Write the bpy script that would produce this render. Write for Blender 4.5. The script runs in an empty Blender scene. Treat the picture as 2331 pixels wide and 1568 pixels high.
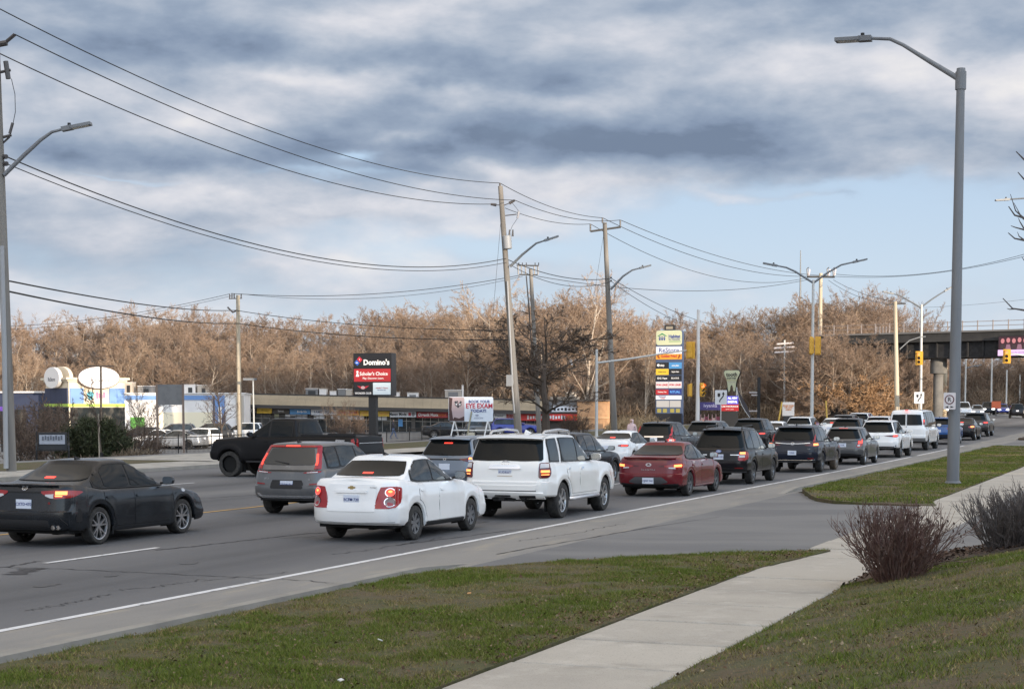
import bpy, bmesh, math, random
import numpy as np
from mathutils import Vector, Matrix, Euler
R_ = math.radians
S = bpy.context.scene
COL = S.collection
PI = math.pi

# ------------------------------------------------------------------ camera
YAW, PITCH, CAMH = R_(21.70), R_(4.5), 2.41
FPX, CX, PPY = 3848.0, 1165.5, 1224.0          # focal length and principal point, in a 2331 px wide picture
cam_d = bpy.data.cameras.new('camera'); cam = bpy.data.objects.new('camera', cam_d); COL.objects.link(cam)
cam.location = (0, 0, CAMH); cam.rotation_euler = (PI/2 - PITCH, 0, YAW)
cam_d.sensor_width = 36; cam_d.lens = 36*FPX/2331; cam_d.shift_y = (PPY-784)/2331
cam_d.clip_start = 0.1; cam_d.clip_end = 6000
S.camera = cam
S.render.resolution_x, S.render.resolution_y = 1024, 688

# ------------------------------------------------------------------ light
SUN_EL = R_(7.0)
SUN_AZ = YAW + R_(35)                            # the light travels this much to the left of +Y
sun_dir = Vector((-math.sin(SUN_AZ)*math.cos(SUN_EL), math.cos(SUN_AZ)*math.cos(SUN_EL), -math.sin(SUN_EL)))
sl = bpy.data.lights.new('sun', 'SUN'); sun = bpy.data.objects.new('sun', sl); COL.objects.link(sun)
sl.energy = 4.4; sl.angle = R_(0.5); sl.color = (1.0, 0.83, 0.64)
sun.rotation_euler = sun_dir.to_track_quat('-Z', 'Y').to_euler()
to_sun = -sun_dir
vs = S.view_settings
S.display_settings.display_device = 'sRGB'
vs.view_transform = 'Standard'; vs.look = 'None'; vs.gamma = 1; vs.use_curve_mapping = False
vs.exposure = 0.72

class NT:
    """small helper to write node trees"""
    def __init__(s, tree): s.t = tree; s.n = tree.nodes; s.l = tree.links
    def node(s, typ, **kw):
        n = s.n.new(typ)
        for k, v in kw.items():
            if k == 'ins':
                for kk, vv in v.items(): s.put(n.inputs[kk], vv)
            else: setattr(n, k, v)
        return n
    def put(s, sock, v):
        if hasattr(v, 'links') and hasattr(v, 'is_output'): s.l.new(v, sock)
        else: sock.default_value = v
    def m(s, op, a, b=None, c=None):
        n = s.n.new('ShaderNodeMath'); n.operation = op
        s.put(n.inputs[0], a)
        if b is not None: s.put(n.inputs[1], b)
        if c is not None: s.put(n.inputs[2], c)
        return n.outputs[0]
    def mix(s, f, a, b, mode='MIX'):
        n = s.n.new('ShaderNodeMix'); n.data_type = 'RGBA'; n.blend_type = mode
        s.put(n.inputs[0], f); s.put(n.inputs[6], a); s.put(n.inputs[7], b)
        return n.outputs[2]
    def ramp(s, f, stops, interp='LINEAR'):
        n = s.n.new('ShaderNodeValToRGB'); n.color_ramp.interpolation = interp
        e = n.color_ramp.elements
        while len(e) > 1: e.remove(e[-1])
        e[0].position = stops[0][0]; e[0].color = c4(stops[0][1])
        for p, c in stops[1:]:
            x = e.new(p); x.color = c4(c)
        s.put(n.inputs[0], f); return n.outputs[0]
    def noise(s, vec, scale, detail=4, rough=0.5, dist=0.0, dim='3D'):
        n = s.n.new('ShaderNodeTexNoise'); n.noise_dimensions = dim
        if vec is not None: s.put(n.inputs['Vector'], vec)
        n.inputs['Scale'].default_value = scale; n.inputs['Detail'].default_value = detail
        n.inputs['Roughness'].default_value = rough; n.inputs['Distortion'].default_value = dist
        return n.outputs[0]
    def mapping(s, vec, loc=(0,0,0), rot=(0,0,0), scale=(1,1,1)):
        n = s.n.new('ShaderNodeMapping'); s.put(n.inputs[0], vec)
        n.inputs[1].default_value = loc; n.inputs[2].default_value = rot; n.inputs[3].default_value = scale
        return n.outputs[0]
def c4(c):
    if isinstance(c, (int, float)): return (c, c, c, 1)
    return tuple(c) if len(c) == 4 else (*c, 1)
def v3(x, y=None, z=None): return np.array((x, y, z), float)

# directions through the picture -> the world
Rv = np.array((math.cos(YAW), math.sin(YAW), 0.0))
Fh = np.array((-math.sin(YAW), math.cos(YAW), 0.0))
Fv = Fh*math.cos(PITCH) + np.array((0, 0, -math.sin(PITCH)))
Uv = Fh*math.sin(PITCH) + np.array((0, 0, math.cos(PITCH)))
def ray(x, y): return Fv + Rv*(x-CX)/FPX + Uv*(PPY-y)/FPX
def at(x, y, z=0.0):
    d = ray(x, y); t = (z-CAMH)/d[2]
    return np.array((0, 0, CAMH)) + d*t
def atd(x, y, dist):
    """point seen at x, y and standing dist metres ahead"""
    d = ray(x, y); t = dist/float(d @ Fh)
    return np.array((0, 0, CAMH)) + d*t
def cw(xc, zc, h=0.0):
    """metres right of / ahead of the viewpoint -> world"""
    p = Rv*xc + Fh*zc; return np.array((p[0], p[1], h))
def pxm(dist): return dist/3860.0                # metres per (2331-wide) pixel at a distance

# ------------------------------------------------------------------ sky
W = bpy.data.worlds.new('World'); S.world = W; W.use_nodes = True
nt = NT(W.node_tree); nt.n.clear()
tc = nt.node('ShaderNodeTexCoord').outputs['Generated']
sky = nt.node('ShaderNodeTexSky', sky_type='NISHITA', sun_disc=False, sun_elevation=SUN_EL,
              sun_rotation=math.atan2(to_sun.x, to_sun.y), altitude=200, air_density=1.0, dust_density=1.2, ozone_density=1.5)
nt.put(sky.inputs[0], tc) if len(sky.inputs) else None
SKYS = 0.10
sx = nt.node('ShaderNodeSeparateXYZ'); nt.put(sx.inputs[0], tc)
X, Y, Z = sx.outputs
el = nt.m('ARCSINE', Z)
az = nt.m('ARCTAN2', nt.m('MULTIPLY', X, -1.0), Y)      # left of +Y
# horizontally drawn out cloud field
st = nt.mapping(tc, loc=(3.1, 1.7, 0.35), scale=(1, 1, 3.1))
st2 = nt.mapping(tc, loc=(3.1, 1.7, 0.35+0.105), scale=(1, 1, 3.1))
n1 = nt.noise(st, 4.1, 9, 0.52, 0.25)
n2 = nt.noise(st2, 4.1, 9, 0.52, 0.25)
nf = nt.noise(nt.mapping(tc, scale=(1, 1, 2.2)), 17.0, 6, 0.55, 0.3)
nm_ = nt.noise(nt.mapping(tc, loc=(1.3, 4.2, 2.2), scale=(1, 1, 2.4)), 8.0, 8, 0.55, 0.1)
nm2 = nt.noise(nt.mapping(tc, loc=(1.3, 4.2, 2.2+.05), scale=(1, 1, 2.4)), 8.0, 8, 0.55, 0.1)
wob = nt.noise(nt.mapping(tc, scale=(1, 1, 2.0)), 9.0, 5, 0.55, 0.0)
wob2 = nt.noise(nt.mapping(tc, loc=(5, 5, 5), scale=(1, 1, 2.0)), 9.0, 5, 0.55, 0.0)
el_w = nt.m('MULTIPLY_ADD', nt.m('SUBTRACT', wob, 0.5), 0.055, el)
az_w = nt.m('MULTIPLY_ADD', nt.m('SUBTRACT', wob2, 0.5), 0.11, az)
def blob(x, y, rx, ry):
    d = ray(x, y); a0 = math.atan2(-d[0], d[1]); e0 = math.asin(d[2]/np.linalg.norm(d))
    a = nt.m('DIVIDE', nt.m('SUBTRACT', az_w, a0), rx/3860); b = nt.m('DIVIDE', nt.m('SUBTRACT', el_w, e0), ry/3860)
    r2 = nt.m('ADD', nt.m('MULTIPLY', a, a), nt.m('MULTIPLY', b, b))
    return nt.m('POWER', 2.718, nt.m('MULTIPLY', r2, -1.0))
def total(bl):
    acc = None
    for x, y, rx, ry, w in bl:
        g = nt.m('MULTIPLY', blob(x, y, rx, ry), w)
        acc = g if acc is None else nt.m('ADD', acc, g)
    return acc
shade_b = total([(60, 130, 330, 90, .42), (480, 90, 260, 45, .30), (1060, 150, 380, 50, .46), (1150, 50, 220, 45, .30), (1500, 325, 420, 45, .60), (1750, 360, 300, 40, .35),
                 (200, 320, 380, 26, .34), (470, 345, 130, 18, .25), (1020, 345, 150, 30, .38), (1000, 390, 130, 14, .28), (2250, 330, 260, 50, .38), (1850, 40, 360, 40, .36),
                 (1380, 415, 300, 18, .22), (2300, 90, 160, 50, .38), (1640, 90, 180, 25, .22), (700, 300, 300, 14, .16), (500, 480, 420, 14, .16), (1870, 458, 40, 7, .3)])
light_b = total([(800, 55, 280, 42, .40), (1010, 30, 120, 25, .25), (640, 190, 170, 30, .42), (900, 215, 420, 34, .50), (1650, 195, 520, 40, .30), (1330, 205, 260, 28, .30), (2080, 130, 110, 70, .40), (2260, 185, 130, 45, .34), (1760, 130, 150, 30, .25),
                 (170, 430, 260, 40, .52), (620, 420, 330, 22, .36), (850, 470, 330, 30, .42), (400, 265, 260, 22, .26), (920, 295, 80, 14, .42), (560, 590, 330, 26, .30), (1180, 520, 260, 22, .24),
                 (1720, 462, 150, 14, .55), (1290, 415, 170, 16, .32), (1180, 375, 130, 16, .34), (160, 530, 300, 26, .30), (760, 640, 500, 30, .18)])
blue_b = total([(1850, 500, 420, 45, .55), (830, 345, 46, 18, .75), (310, 387, 150, 9, .60), (1450, 560, 520, 60, .40), (2150, 540, 300, 80, .45), (1050, 560, 260, 30, .22), (760, 395, 160, 10, .30), (2000, 430, 250, 22, .35)])
# cover: full high up, broken lower, thin near the horizon
cover = nt.m('ADD', nt.m('MULTIPLY', n1, 1.25), nt.m('MULTIPLY', nt.m('SUBTRACT', nt.m('MINIMUM', el, .3), 0.085), 5.0))
cover = nt.m('ADD', cover, nt.m('MULTIPLY', nt.m('SUBTRACT', nf, .5), .4))
cover = nt.m('ADD', cover, nt.m('MULTIPLY', nt.m('SUBTRACT', nm_, .5), .9))
cover = nt.m('ADD', cover, nt.m('MULTIPLY', light_b, .55)); cover = nt.m('SUBTRACT', cover, nt.m('MULTIPLY', blue_b, .85))
cover = nt.m('ADD', cover, nt.m('MULTIPLY', shade_b, .5))
# more broken cloud towards the north than to the right of the view
cover = nt.m('ADD', cover, nt.m('MULTIPLY', nt.m('SUBTRACT', az, YAW), .65))
cov = nt.node('ShaderNodeMapRange', interpolation_type='SMOOTHSTEP', ins={'Value': cover, 'From Min': 0.20, 'From Max': 0.92}).outputs[0]
lit = nt.m('ADD', 0.475, nt.m('MULTIPLY', nt.m('SUBTRACT', n1, n2), 1.5))
lit = nt.m('ADD', lit, nt.m('MULTIPLY', nt.m('SUBTRACT', nf, .5), .6))
lit = nt.m('ADD', lit, nt.m('MULTIPLY', nt.m('SUBTRACT', nm_, .5), 1.1))
lit = nt.m('ADD', lit, nt.m('MULTIPLY', nt.m('SUBTRACT', nm_, nm2), 1.4))
lit = nt.m('SUBTRACT', lit, nt.m('MULTIPLY', nt.m('SUBTRACT', nt.m('MINIMUM', el, .24), .11), 1.0))
lit = nt.m('ADD', lit, nt.node('ShaderNodeMapRange', interpolation_type='SMOOTHSTEP', ins={'Value': el, 'From Min': .24, 'From Max': .8}).outputs[0])
lit = nt.m('ADD', lit, nt.m('SUBTRACT', nt.m('MULTIPLY', light_b, .70), nt.m('MULTIPLY', shade_b, .86)))
cc = nt.ramp(nt.m('MULTIPLY_ADD', lit, .66, .245), [(0.0, (.145, .19, .27)), (.14, (.195, .25, .345)), (.32, (.26, .318, .41)), (.52, (.37, .415, .49)), (.78, (.55, .56, .605)), (1.0, (.68, .665, .665))])
# the open sky between: the Nishita sky, paler towards the horizon
gain = 1.0/SKYS
nis = nt.mix(0.80, sky.outputs[0], nt.ramp(nt.m('MULTIPLY', el, 3.0), [(0.0, (4.4, 5.0, 6.0)), (.22, (3.8, 4.6, 5.8)), (.5, (3.0, 4.0, 5.5)), (1.0, (2.2, 3.4, 5.6))]))
clouds = nt.mix(1.0, cc, (gain*.78, gain*.78, gain*.78, 1), 'MULTIPLY')
skyc = nt.mix(cov, nis, clouds)
# an overcast sky is brighter overhead than near the horizon, and clouds stand brighter and warmer on the side of the low sun
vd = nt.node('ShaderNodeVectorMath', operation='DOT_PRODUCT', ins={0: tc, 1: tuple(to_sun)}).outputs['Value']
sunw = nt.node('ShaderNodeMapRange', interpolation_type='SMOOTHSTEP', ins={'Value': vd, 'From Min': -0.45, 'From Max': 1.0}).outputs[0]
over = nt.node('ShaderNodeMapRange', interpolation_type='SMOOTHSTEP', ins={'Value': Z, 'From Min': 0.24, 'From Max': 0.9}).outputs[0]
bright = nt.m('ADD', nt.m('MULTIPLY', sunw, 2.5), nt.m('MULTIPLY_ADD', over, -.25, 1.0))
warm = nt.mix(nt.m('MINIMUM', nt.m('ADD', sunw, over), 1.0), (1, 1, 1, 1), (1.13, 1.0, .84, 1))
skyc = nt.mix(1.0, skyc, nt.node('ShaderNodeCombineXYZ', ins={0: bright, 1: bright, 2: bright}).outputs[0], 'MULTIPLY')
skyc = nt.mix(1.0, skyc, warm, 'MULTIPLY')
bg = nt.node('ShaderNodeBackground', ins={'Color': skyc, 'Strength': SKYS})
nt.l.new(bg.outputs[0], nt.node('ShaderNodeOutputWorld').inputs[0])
S.cycles.max_bounces = 6; S.cycles.diffuse_bounces = 3; S.cycles.glossy_bounces = 3; S.cycles.transparent_max_bounces = 8
S.cycles.use_denoising = True

# ------------------------------------------------------------------ materials
MATS = {}
def mat(name, col=(.5, .5, .5), rough=.6, metal=0.0, coat=0.0, emit=None, estr=0.0, noise=None, bump=0.0, bscale=30.0, spec=.5, attr=None, space='Object'):
    """noise = (scale, second colour, detail, squeeze(x, y, z)); a list of those is laid one over another"""
    if name in MATS: return MATS[name]
    m = bpy.data.materials.new(name); m.use_nodes = True; t = NT(m.node_tree)
    b = t.n['Principled BSDF']
    b.inputs['Roughness'].default_value = rough; b.inputs['Metallic'].default_value = metal
    b.inputs['Coat Weight'].default_value = coat; b.inputs['Coat Roughness'].default_value = .04
    b.inputs['Specular IOR Level'].default_value = spec
    tcn = t.node('ShaderNodeTexCoord').outputs[space]
    c = c4(col)
    if attr:
        c = t.node('ShaderNodeVertexColor', layer_name=attr).outputs[0]
    if noise:
        for nz in (noise if isinstance(noise, list) else [noise]):
            sc, c2 = nz[0], nz[1]; det = nz[2] if len(nz) > 2 else 4; sq = nz[3] if len(nz) > 3 else (1, 1, 1)
            lo, hi = (nz[4], nz[5]) if len(nz) > 5 else (.42, .62)
            f = t.noise(t.mapping(tcn, scale=sq), sc, det, .6)
            f = t.node('ShaderNodeMapRange', interpolation_type='SMOOTHSTEP', ins={'Value': f, 'From Min': lo, 'From Max': hi}).outputs[0]
            c = t.mix(f, c, c4(c2))
    t.put(b.inputs['Base Color'], c)
    if bump:
        bn = t.node('ShaderNodeBump', ins={'Strength': bump, 'Distance': .02, 'Height': t.noise(tcn, bscale, 5, .6)})
        t.l.new(bn.outputs[0], b.inputs['Normal'])
    if emit is not None:
        b.inputs['Emission Color'].default_value = c4(emit); b.inputs['Emission Strength'].default_value = estr
    MATS[name] = m; return m
def flat(name, col, rough=.55): return mat(name, col, rough)

# ------------------------------------------------------------------ mesh and object helpers
def link(name, data, parent=None, loc=None, rot=None):
    o = bpy.data.objects.new(name, data); COL.objects.link(o)
    if parent is not None: o.parent = parent
    if loc is not None: o.location = loc
    if rot is not None: o.rotation_euler = rot
    return o
def tag(o, label=None, cat=None, group=None, kind=None):
    if label: o['label'] = label
    if cat: o['category'] = cat
    if group: o['group'] = group
    if kind: o['kind'] = kind
    return o
def thing(name, label, cat, loc=(0, 0, 0), rz=0.0, group=None, rot=None):
    o = link(name, None, None, loc, rot or (0, 0, rz)); o.empty_display_size = .3
    return tag(o, label, cat, group)
class MB:
    """collects polygons; build() links them as one mesh object"""
    def __init__(s): s.v = []; s.f = []; s.mi = []; s.k = 0
    def add(s, vs, fs):
        o = len(s.v); s.v += [tuple(map(float, v)) for v in vs]; s.f += [tuple(i+o for i in f) for f in fs]; s.mi += [s.k]*len(fs); return s
    def box(s, x0, x1, y0, y1, z0, z1):
        return s.add([(x0,y0,z0),(x1,y0,z0),(x1,y1,z0),(x0,y1,z0),(x0,y0,z1),(x1,y0,z1),(x1,y1,z1),(x0,y1,z1)],
                     [(0,3,2,1),(4,5,6,7),(0,1,5,4),(1,2,6,5),(2,3,7,6),(3,0,4,7)])
    def obox(s, c, ex, ey, ez):
        """box by centre and three half axes"""
        c, ex, ey, ez = map(np.array, (c, ex, ey, ez))
        vs = [c+a*ex+b*ey+d*ez for d in (-1, 1) for a, b in ((-1,-1),(1,-1),(1,1),(-1,1))]
        return s.add(vs, [(0,3,2,1),(4,5,6,7),(0,1,5,4),(1,2,6,5),(2,3,7,6),(3,0,4,7)])
    def tube(s, pts, radii, n=8, cap=True):
        pts = [np.array(p, float) for p in pts]
        if not hasattr(radii, '__len__'): radii = [radii]*len(pts)
        rings = []; prev = None
        for i, p in enumerate(pts):
            d = pts[min(i+1, len(pts)-1)]-pts[max(i-1, 0)]; L = np.linalg.norm(d); d = d/L if L > 1e-9 else np.array((0, 0, 1.))
            if prev is None:
                a = np.cross(d, (0, 0, 1.) if abs(d[2]) < .9 else (1., 0, 0))
            else: a = prev - d*(prev @ d)
            a /= np.linalg.norm(a)+1e-12; b = np.cross(d, a); prev = a
            rings.append([p+radii[i]*(math.cos(2*PI*k/n)*a+math.sin(2*PI*k/n)*b) for k in range(n)])
        vs = [v for r in rings for v in r]; fs = []
        for i in range(len(pts)-1):
            for k in range(n):
                k2 = (k+1) % n; fs.append((i*n+k, i*n+k2, (i+1)*n+k2, (i+1)*n+k))
        if cap: fs += [tuple(range(n))[::-1], tuple((len(pts)-1)*n+k for k in range(n))]
        return s.add(vs, fs)
    def lathe(s, prof, n=24, axis='z', cen=(0, 0, 0)):
        vs = []; fs = []
        for r, h in prof:
            for k in range(n):
                a = 2*PI*k/n; c, d = r*math.cos(a), r*math.sin(a)
                p = (c, d, h) if axis == 'z' else ((h, c, d) if axis == 'x' else (c, h, d))
                vs.append((p[0]+cen[0], p[1]+cen[1], p[2]+cen[2]))
        for i in range(len(prof)-1):
            for k in range(n):
                k2 = (k+1) % n; fs.append((i*n+k, i*n+k2, (i+1)*n+k2, (i+1)*n+k))
        return s.add(vs, fs)
    def prism(s, poly, y0, y1):
        """polygon in x, z pulled from y0 to y1 (front at y0)"""
        n = len(poly)
        vs = [(x, y0, z) for x, z in poly]+[(x, y1, z) for x, z in poly]
        fs = [tuple(range(n)), tuple(range(2*n-1, n-1, -1))]+[(i, i+n, (i+1) % n+n, (i+1) % n) for i in range(n)]
        return s.add(vs, fs)
    def grid(s, P):
        """P[i][j] of points"""
        a, b = len(P), len(P[0]); vs = [p for r in P for p in r]
        return s.add(vs, [(i*b+j, i*b+j+1, (i+1)*b+j+1, (i+1)*b+j) for i in range(a-1) for j in range(b-1)])
    def build(s, name, m, parent=None, smooth=False, loc=None, rot=None, angle=None, fix=False):
        me = bpy.data.meshes.new(name); me.from_pydata(s.v, [], s.f)
        for x in (m if isinstance(m, (list, tuple)) else [m]): me.materials.append(x)
        if isinstance(m, (list, tuple)): me.polygons.foreach_set('material_index', s.mi)
        if fix:
            bm = bmesh.new(); bm.from_mesh(me); bmesh.ops.remove_doubles(bm, verts=bm.verts, dist=1e-5); bmesh.ops.recalc_face_normals(bm, faces=bm.faces); bm.to_mesh(me); bm.free()
        if smooth:
            me.polygons.foreach_set('use_smooth', [True]*len(me.polygons)); me.set_sharp_from_angle(angle=R_(angle or 40))
        me.update()
        return link(name, me, parent, loc, rot)
def npmesh(name, V, F, m, parent=None, col=None, smooth=False):
    """V (n,3), F (m,3 or 4) arrays"""
    me = bpy.data.meshes.new(name); V = np.asarray(V, np.float32); F = np.asarray(F, np.int32); k = F.shape[1]
    me.vertices.add(len(V)); me.vertices.foreach_set('co', V.ravel())
    me.loops.add(F.size); me.loops.foreach_set('vertex_index', F.ravel())
    me.polygons.add(len(F)); me.polygons.foreach_set('loop_start', np.arange(len(F), dtype=np.int32)*k)
    me.polygons.foreach_set('loop_total', np.full(len(F), k, np.int32))
    if smooth: me.polygons.foreach_set('use_smooth', np.ones(len(F), bool))
    me.update(calc_edges=True); me.materials.append(m)
    if col is not None:
        a = me.color_attributes.new('Col', 'FLOAT_COLOR', 'POINT'); a.data.foreach_set('color', np.asarray(col, np.float32).ravel())
    return link(name, me, parent)
def text(s, size, m, parent, loc, rot=(PI/2, 0, 0), name='lettering', align='CENTER', bold=0.0, ext=.004, sx=1.0):
    cu = bpy.data.curves.new(name, 'FONT'); cu.body = s; cu.size = size; cu.align_x = align; cu.align_y = 'CENTER'
    cu.extrude = ext; cu.offset = bold*size; cu.resolution_u = 2; cu.fill_mode = 'FRONT' if ext == 0 else 'BOTH'
    cu.materials.append(m); o = bpy.data.objects.new(name, cu)
    me = bpy.data.meshes.new_from_object(o); me.name = name; bpy.data.objects.remove(o); bpy.data.curves.remove(cu)
    if not me.materials: me.materials.append(m)
    o = link(name, me, parent, loc, rot); o.scale = (sx, 1, 1); return o
def copy_tree(o, parent=None):
    c = o.copy(); COL.objects.link(c); c.parent = parent
    for ch in KIDS.get(o.name, []): copy_tree(ch, c)
    return c
KIDS = {}
def index_kids():
    KIDS.clear()
    for o in COL.objects:
        if o.parent: KIDS.setdefault(o.parent.name, []).append(o)
def arc(cx, cz, rx, rz, a0, a1, n): return [(cx+rx*math.cos(R_(a0+(a1-a0)*i/n)), cz+rz*math.sin(R_(a0+(a1-a0)*i/n))) for i in range(n+1)]
def rrect(x0, x1, z0, z1, r, n=4):
    return arc(x1-r, z0+r, r, r, -90, 0, n)+arc(x1-r, z1-r, r, r, 0, 90, n)+arc(x0+r, z1-r, r, r, 90, 180, n)+arc(x0+r, z0+r, r, r, 180, 270, n)
def ell(cx, cz, rx, rz, n=24): return [(cx+rx*math.cos(2*PI*i/n), cz+rz*math.sin(2*PI*i/n)) for i in range(n)]
rng = np.random.default_rng(7)
random.seed(5)
# ------------------------------------------------------------------ the lie of the land
def sst(a, b, x):
    t = np.clip((np.asarray(x, float)-a)/(b-a), 0, 1); return t*t*(3-2*t)
def rise(Y): Y = np.asarray(Y, float); return .95*(np.clip(Y-70, 0, 260)/165)**1.35
def bend(Y): Y = np.asarray(Y, float); return -.00095*np.clip(Y-130, 0, 400)**2
def zroad(X, Y): return rise(Y)
def campos(X, Y): return X*Rv[0]+Y*Rv[1], X*Fh[0]+Y*Fh[1]
def hill(X, Y):
    xc, zc = campos(np.asarray(X, float), np.asarray(Y, float))
    start = 176 + 60*sst(36, 60, xc) + 4*np.sin(xc*.11)
    return sst(0, 120, zc-start)*7.5*(1+.12*np.sin(xc*.05+1)) + 6*sst(150, 700, zc-start)
def gz(X, Y):
    X = np.asarray(X, float)-bend(Y); Y = np.asarray(Y, float); z = rise(Y)
    z = z + .11*(X > -10.1)
    bank = np.clip(.19*(X+4.0), 0, .9)*(1-sst(24.5, 27.5, Y)); z = z+bank
    far = (X < -34.8); z = z+.11*far
    low = sst(-43, -58, X)*(1.15+.0*X)*(1-sst(115, 175, Y)*.6); z = z-low
    return z+hill(X+bend(Y), Y)

M_asph = mat('asphalt', (.128, .128, .131), .88, noise=[(.16, (.108, .108, .112), 4, (1, .35, 1), .42, .62), (.35, (.148, .146, .142), 4, (1, .3, 1), .5, .75), (60, (.07, .07, .075), 3, (1, 1, 1), .54, .74), (95, (.21, .21, .205), 2, (1, 1, 1), .60, .78)], bump=.35, bscale=70)
def lane_wear():
    """oil and tyre polish darken the middle of each lane"""
    t = NT(M_asph.node_tree); b = t.n['Principled BSDF']; src = b.inputs['Base Color'].links[0].from_socket
    co = t.node('ShaderNodeTexCoord').outputs['Object']; sp = t.node('ShaderNodeSeparateXYZ'); t.put(sp.inputs[0], co)
    w = t.m('MULTIPLY_ADD', t.m('COSINE', t.m('MULTIPLY', t.m('ADD', sp.outputs[0], 11.7), 2*PI/4.35)), -.5, .5)
    n = t.noise(t.mapping(co, scale=(1.2, .05, 1)), 1.0, 5, .6); n2 = t.noise(t.mapping(co, scale=(.8, .5, 1)), .5, 4, .6)
    f = t.m('MULTIPLY', w, t.m('MULTIPLY_ADD', n, 1.5, t.m('MULTIPLY_ADD', n2, .6, -.35)))
    f = t.node('ShaderNodeClamp', ins={'Value': f}).outputs[0]
    t.put(b.inputs['Base Color'], t.mix(f, src, t.mix(1.0, src, (.50, .505, .52, 1), 'MULTIPLY')))
lane_wear()
M_shld = mat('shoulder_asphalt', (.225, .215, .198), .9, noise=[(.7, (.18, .174, .164), 5, (1, .25, 1), .4, .65), (2.2, (.28, .255, .21), 4, (1, .2, 1), .52, .72), (70, (.09, .09, .09), 2, (1, 1, 1), .58, .8)], bump=.3, bscale=60)
M_apron = mat('apron_asphalt', (.165, .163, .16), .9, noise=[(.5, (.125, .125, .127), 5, (.3, 1, 1), .4, .65), (65, (.09, .09, .09), 2, (1, 1, 1), .58, .8)], bump=.3, bscale=60)
M_conc = mat('concrete', (.42, .39, .34), .88, noise=[(.55, (.29, .27, .235), 6, (1, 1, 1), .4, .7), (3.0, (.41, .385, .34), 5, (1, 1, 1), .5, .75), (90, (.22, .20, .175), 2, (1, 1, 1), .6, .8)], bump=.25, bscale=80)
M_concd = mat('old_concrete', (.37, .35, .31), .9, noise=[(1.2, (.21, .20, .18), 5, (1, 1, 1), .4, .7)], bump=.25, bscale=60)
M_paint = mat('road_paint', (.62, .62, .62), .8, noise=[(3.0, (.40, .40, .40), 5, (1, .4, 1), .5, .75), (40, (.3, .3, .3), 3, (1, 1, 1), .6, .8), (7, (.2, .2, .2), 6, (1, .5, 1), .56, .68)])
M_ypaint = mat('yellow_road_paint', (.55, .33, .09), .8, noise=(4.0, (.33, .22, .10), 5, (1, .4, 1), .45, .7))
M_soil = mat('soil', (.085, .060, .042), .95, noise=[(2.0, (.045, .032, .024), 6, (1, 1, 1), .4, .65), (25, (.13, .095, .065), 4, (1, 1, 1), .55, .75)], bump=.9, bscale=40)
M_lawn = mat('lawn_soil', (.068, .068, .022), .95, noise=[(.9, (.090, .066, .034), 6, (1, 1, 1), .42, .62), (9, (.035, .04, .012), 5, (1, 1, 1), .5, .7), (40, (.13, .11, .05), 3, (1, 1, 1), .58, .75)], bump=.8, bscale=45)
M_earth = mat('woodland_floor', (.15, .105, .065), .95, noise=[(.15, (.10, .072, .045), 6, (1, 1, 1), .4, .65), (1.4, (.20, .145, .095), 5, (1, 1, 1), .5, .72)], bump=.6, bscale=4)
M_tar = mat('crack_sealant', (.030, .030, .033), .7)
M_oil = mat('oil_stain', (.062, .062, .064), .6)
M_kerb = mat('kerb_concrete', (.27, .255, .225), .9, noise=[(1.2, (.2, .19, .17), 5, (1, 1, 1), .4, .7)], bump=.25, bscale=60)
M_lot = mat('parking_lot_asphalt', (.16, .158, .155), .9, noise=(.2, (.12, .12, .12), 5))

def sheet(name, xs, ys, zf, m, kind='structure', parent=None, dz=0.0, bent=True):
    xs = np.asarray(xs, float); ys = np.asarray(ys, float)
    Yg, Xg = np.meshgrid(ys, xs, indexing='ij')
    Zg = zf(Xg, Yg)+dz
    Xw = Xg+bend(Yg) if bent else Xg
    V = np.stack([Xw, Yg, Zg], -1).reshape(-1, 3); nx = len(xs); ny = len(ys)
    i = np.arange(ny-1)[:, None]*nx+np.arange(nx-1)[None, :]
    F = np.stack([i, i+1, i+nx+1, i+nx], -1).reshape(-1, 4)
    o = npmesh(name, V, F, m, parent, smooth=True)
    if kind: o['kind'] = kind
    return o
YS = np.r_[np.arange(-60, 0, 10), np.arange(0, 60, 2.), np.arange(60, 130, 5.), np.arange(130, 480, 10)]
# terrain out to the horizon, everything else lies a little above it
tx = np.r_[-3000, -1500, -800, -500, np.arange(-380, -60, 8.), np.arange(-60, -34, 2.), -34.8, -30, -22, -14, -10, -6, -4.2, 0, 4, 10, 20, np.arange(30, 200, 10.), 300, 600, 1500, 3000]
ty = np.r_[-1500, -600, -200, -60, -20, np.arange(0, 60, 3.), np.arange(60, 420, 6.), 460, 520, 620, 800, 1200, 2000, 3000]
tx = np.unique(tx); ty = np.unique(ty)
def gterr(X, Y):
    Xr = X-bend(Y)*0
    xr = X-bend(Y)
    inroad = (xr > -35.5) & (xr < -3.5)
    return np.where(inroad, rise(Y)-.12+0*X, gz(X, Y)-.09*(xr > -60)-.04)+np.where(inroad, hill(X, Y)*sst(255, 330, Y), 0)
sheet('terrain', tx, ty, gterr, M_earth, bent=False)
road = sheet('road', np.linspace(-34.8, -11.7, 12), YS, zroad, M_asph)
shoulder = sheet('road_shoulder', np.linspace(-11.74, -9.9, 4), YS, zroad, M_shld, dz=.004)
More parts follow.
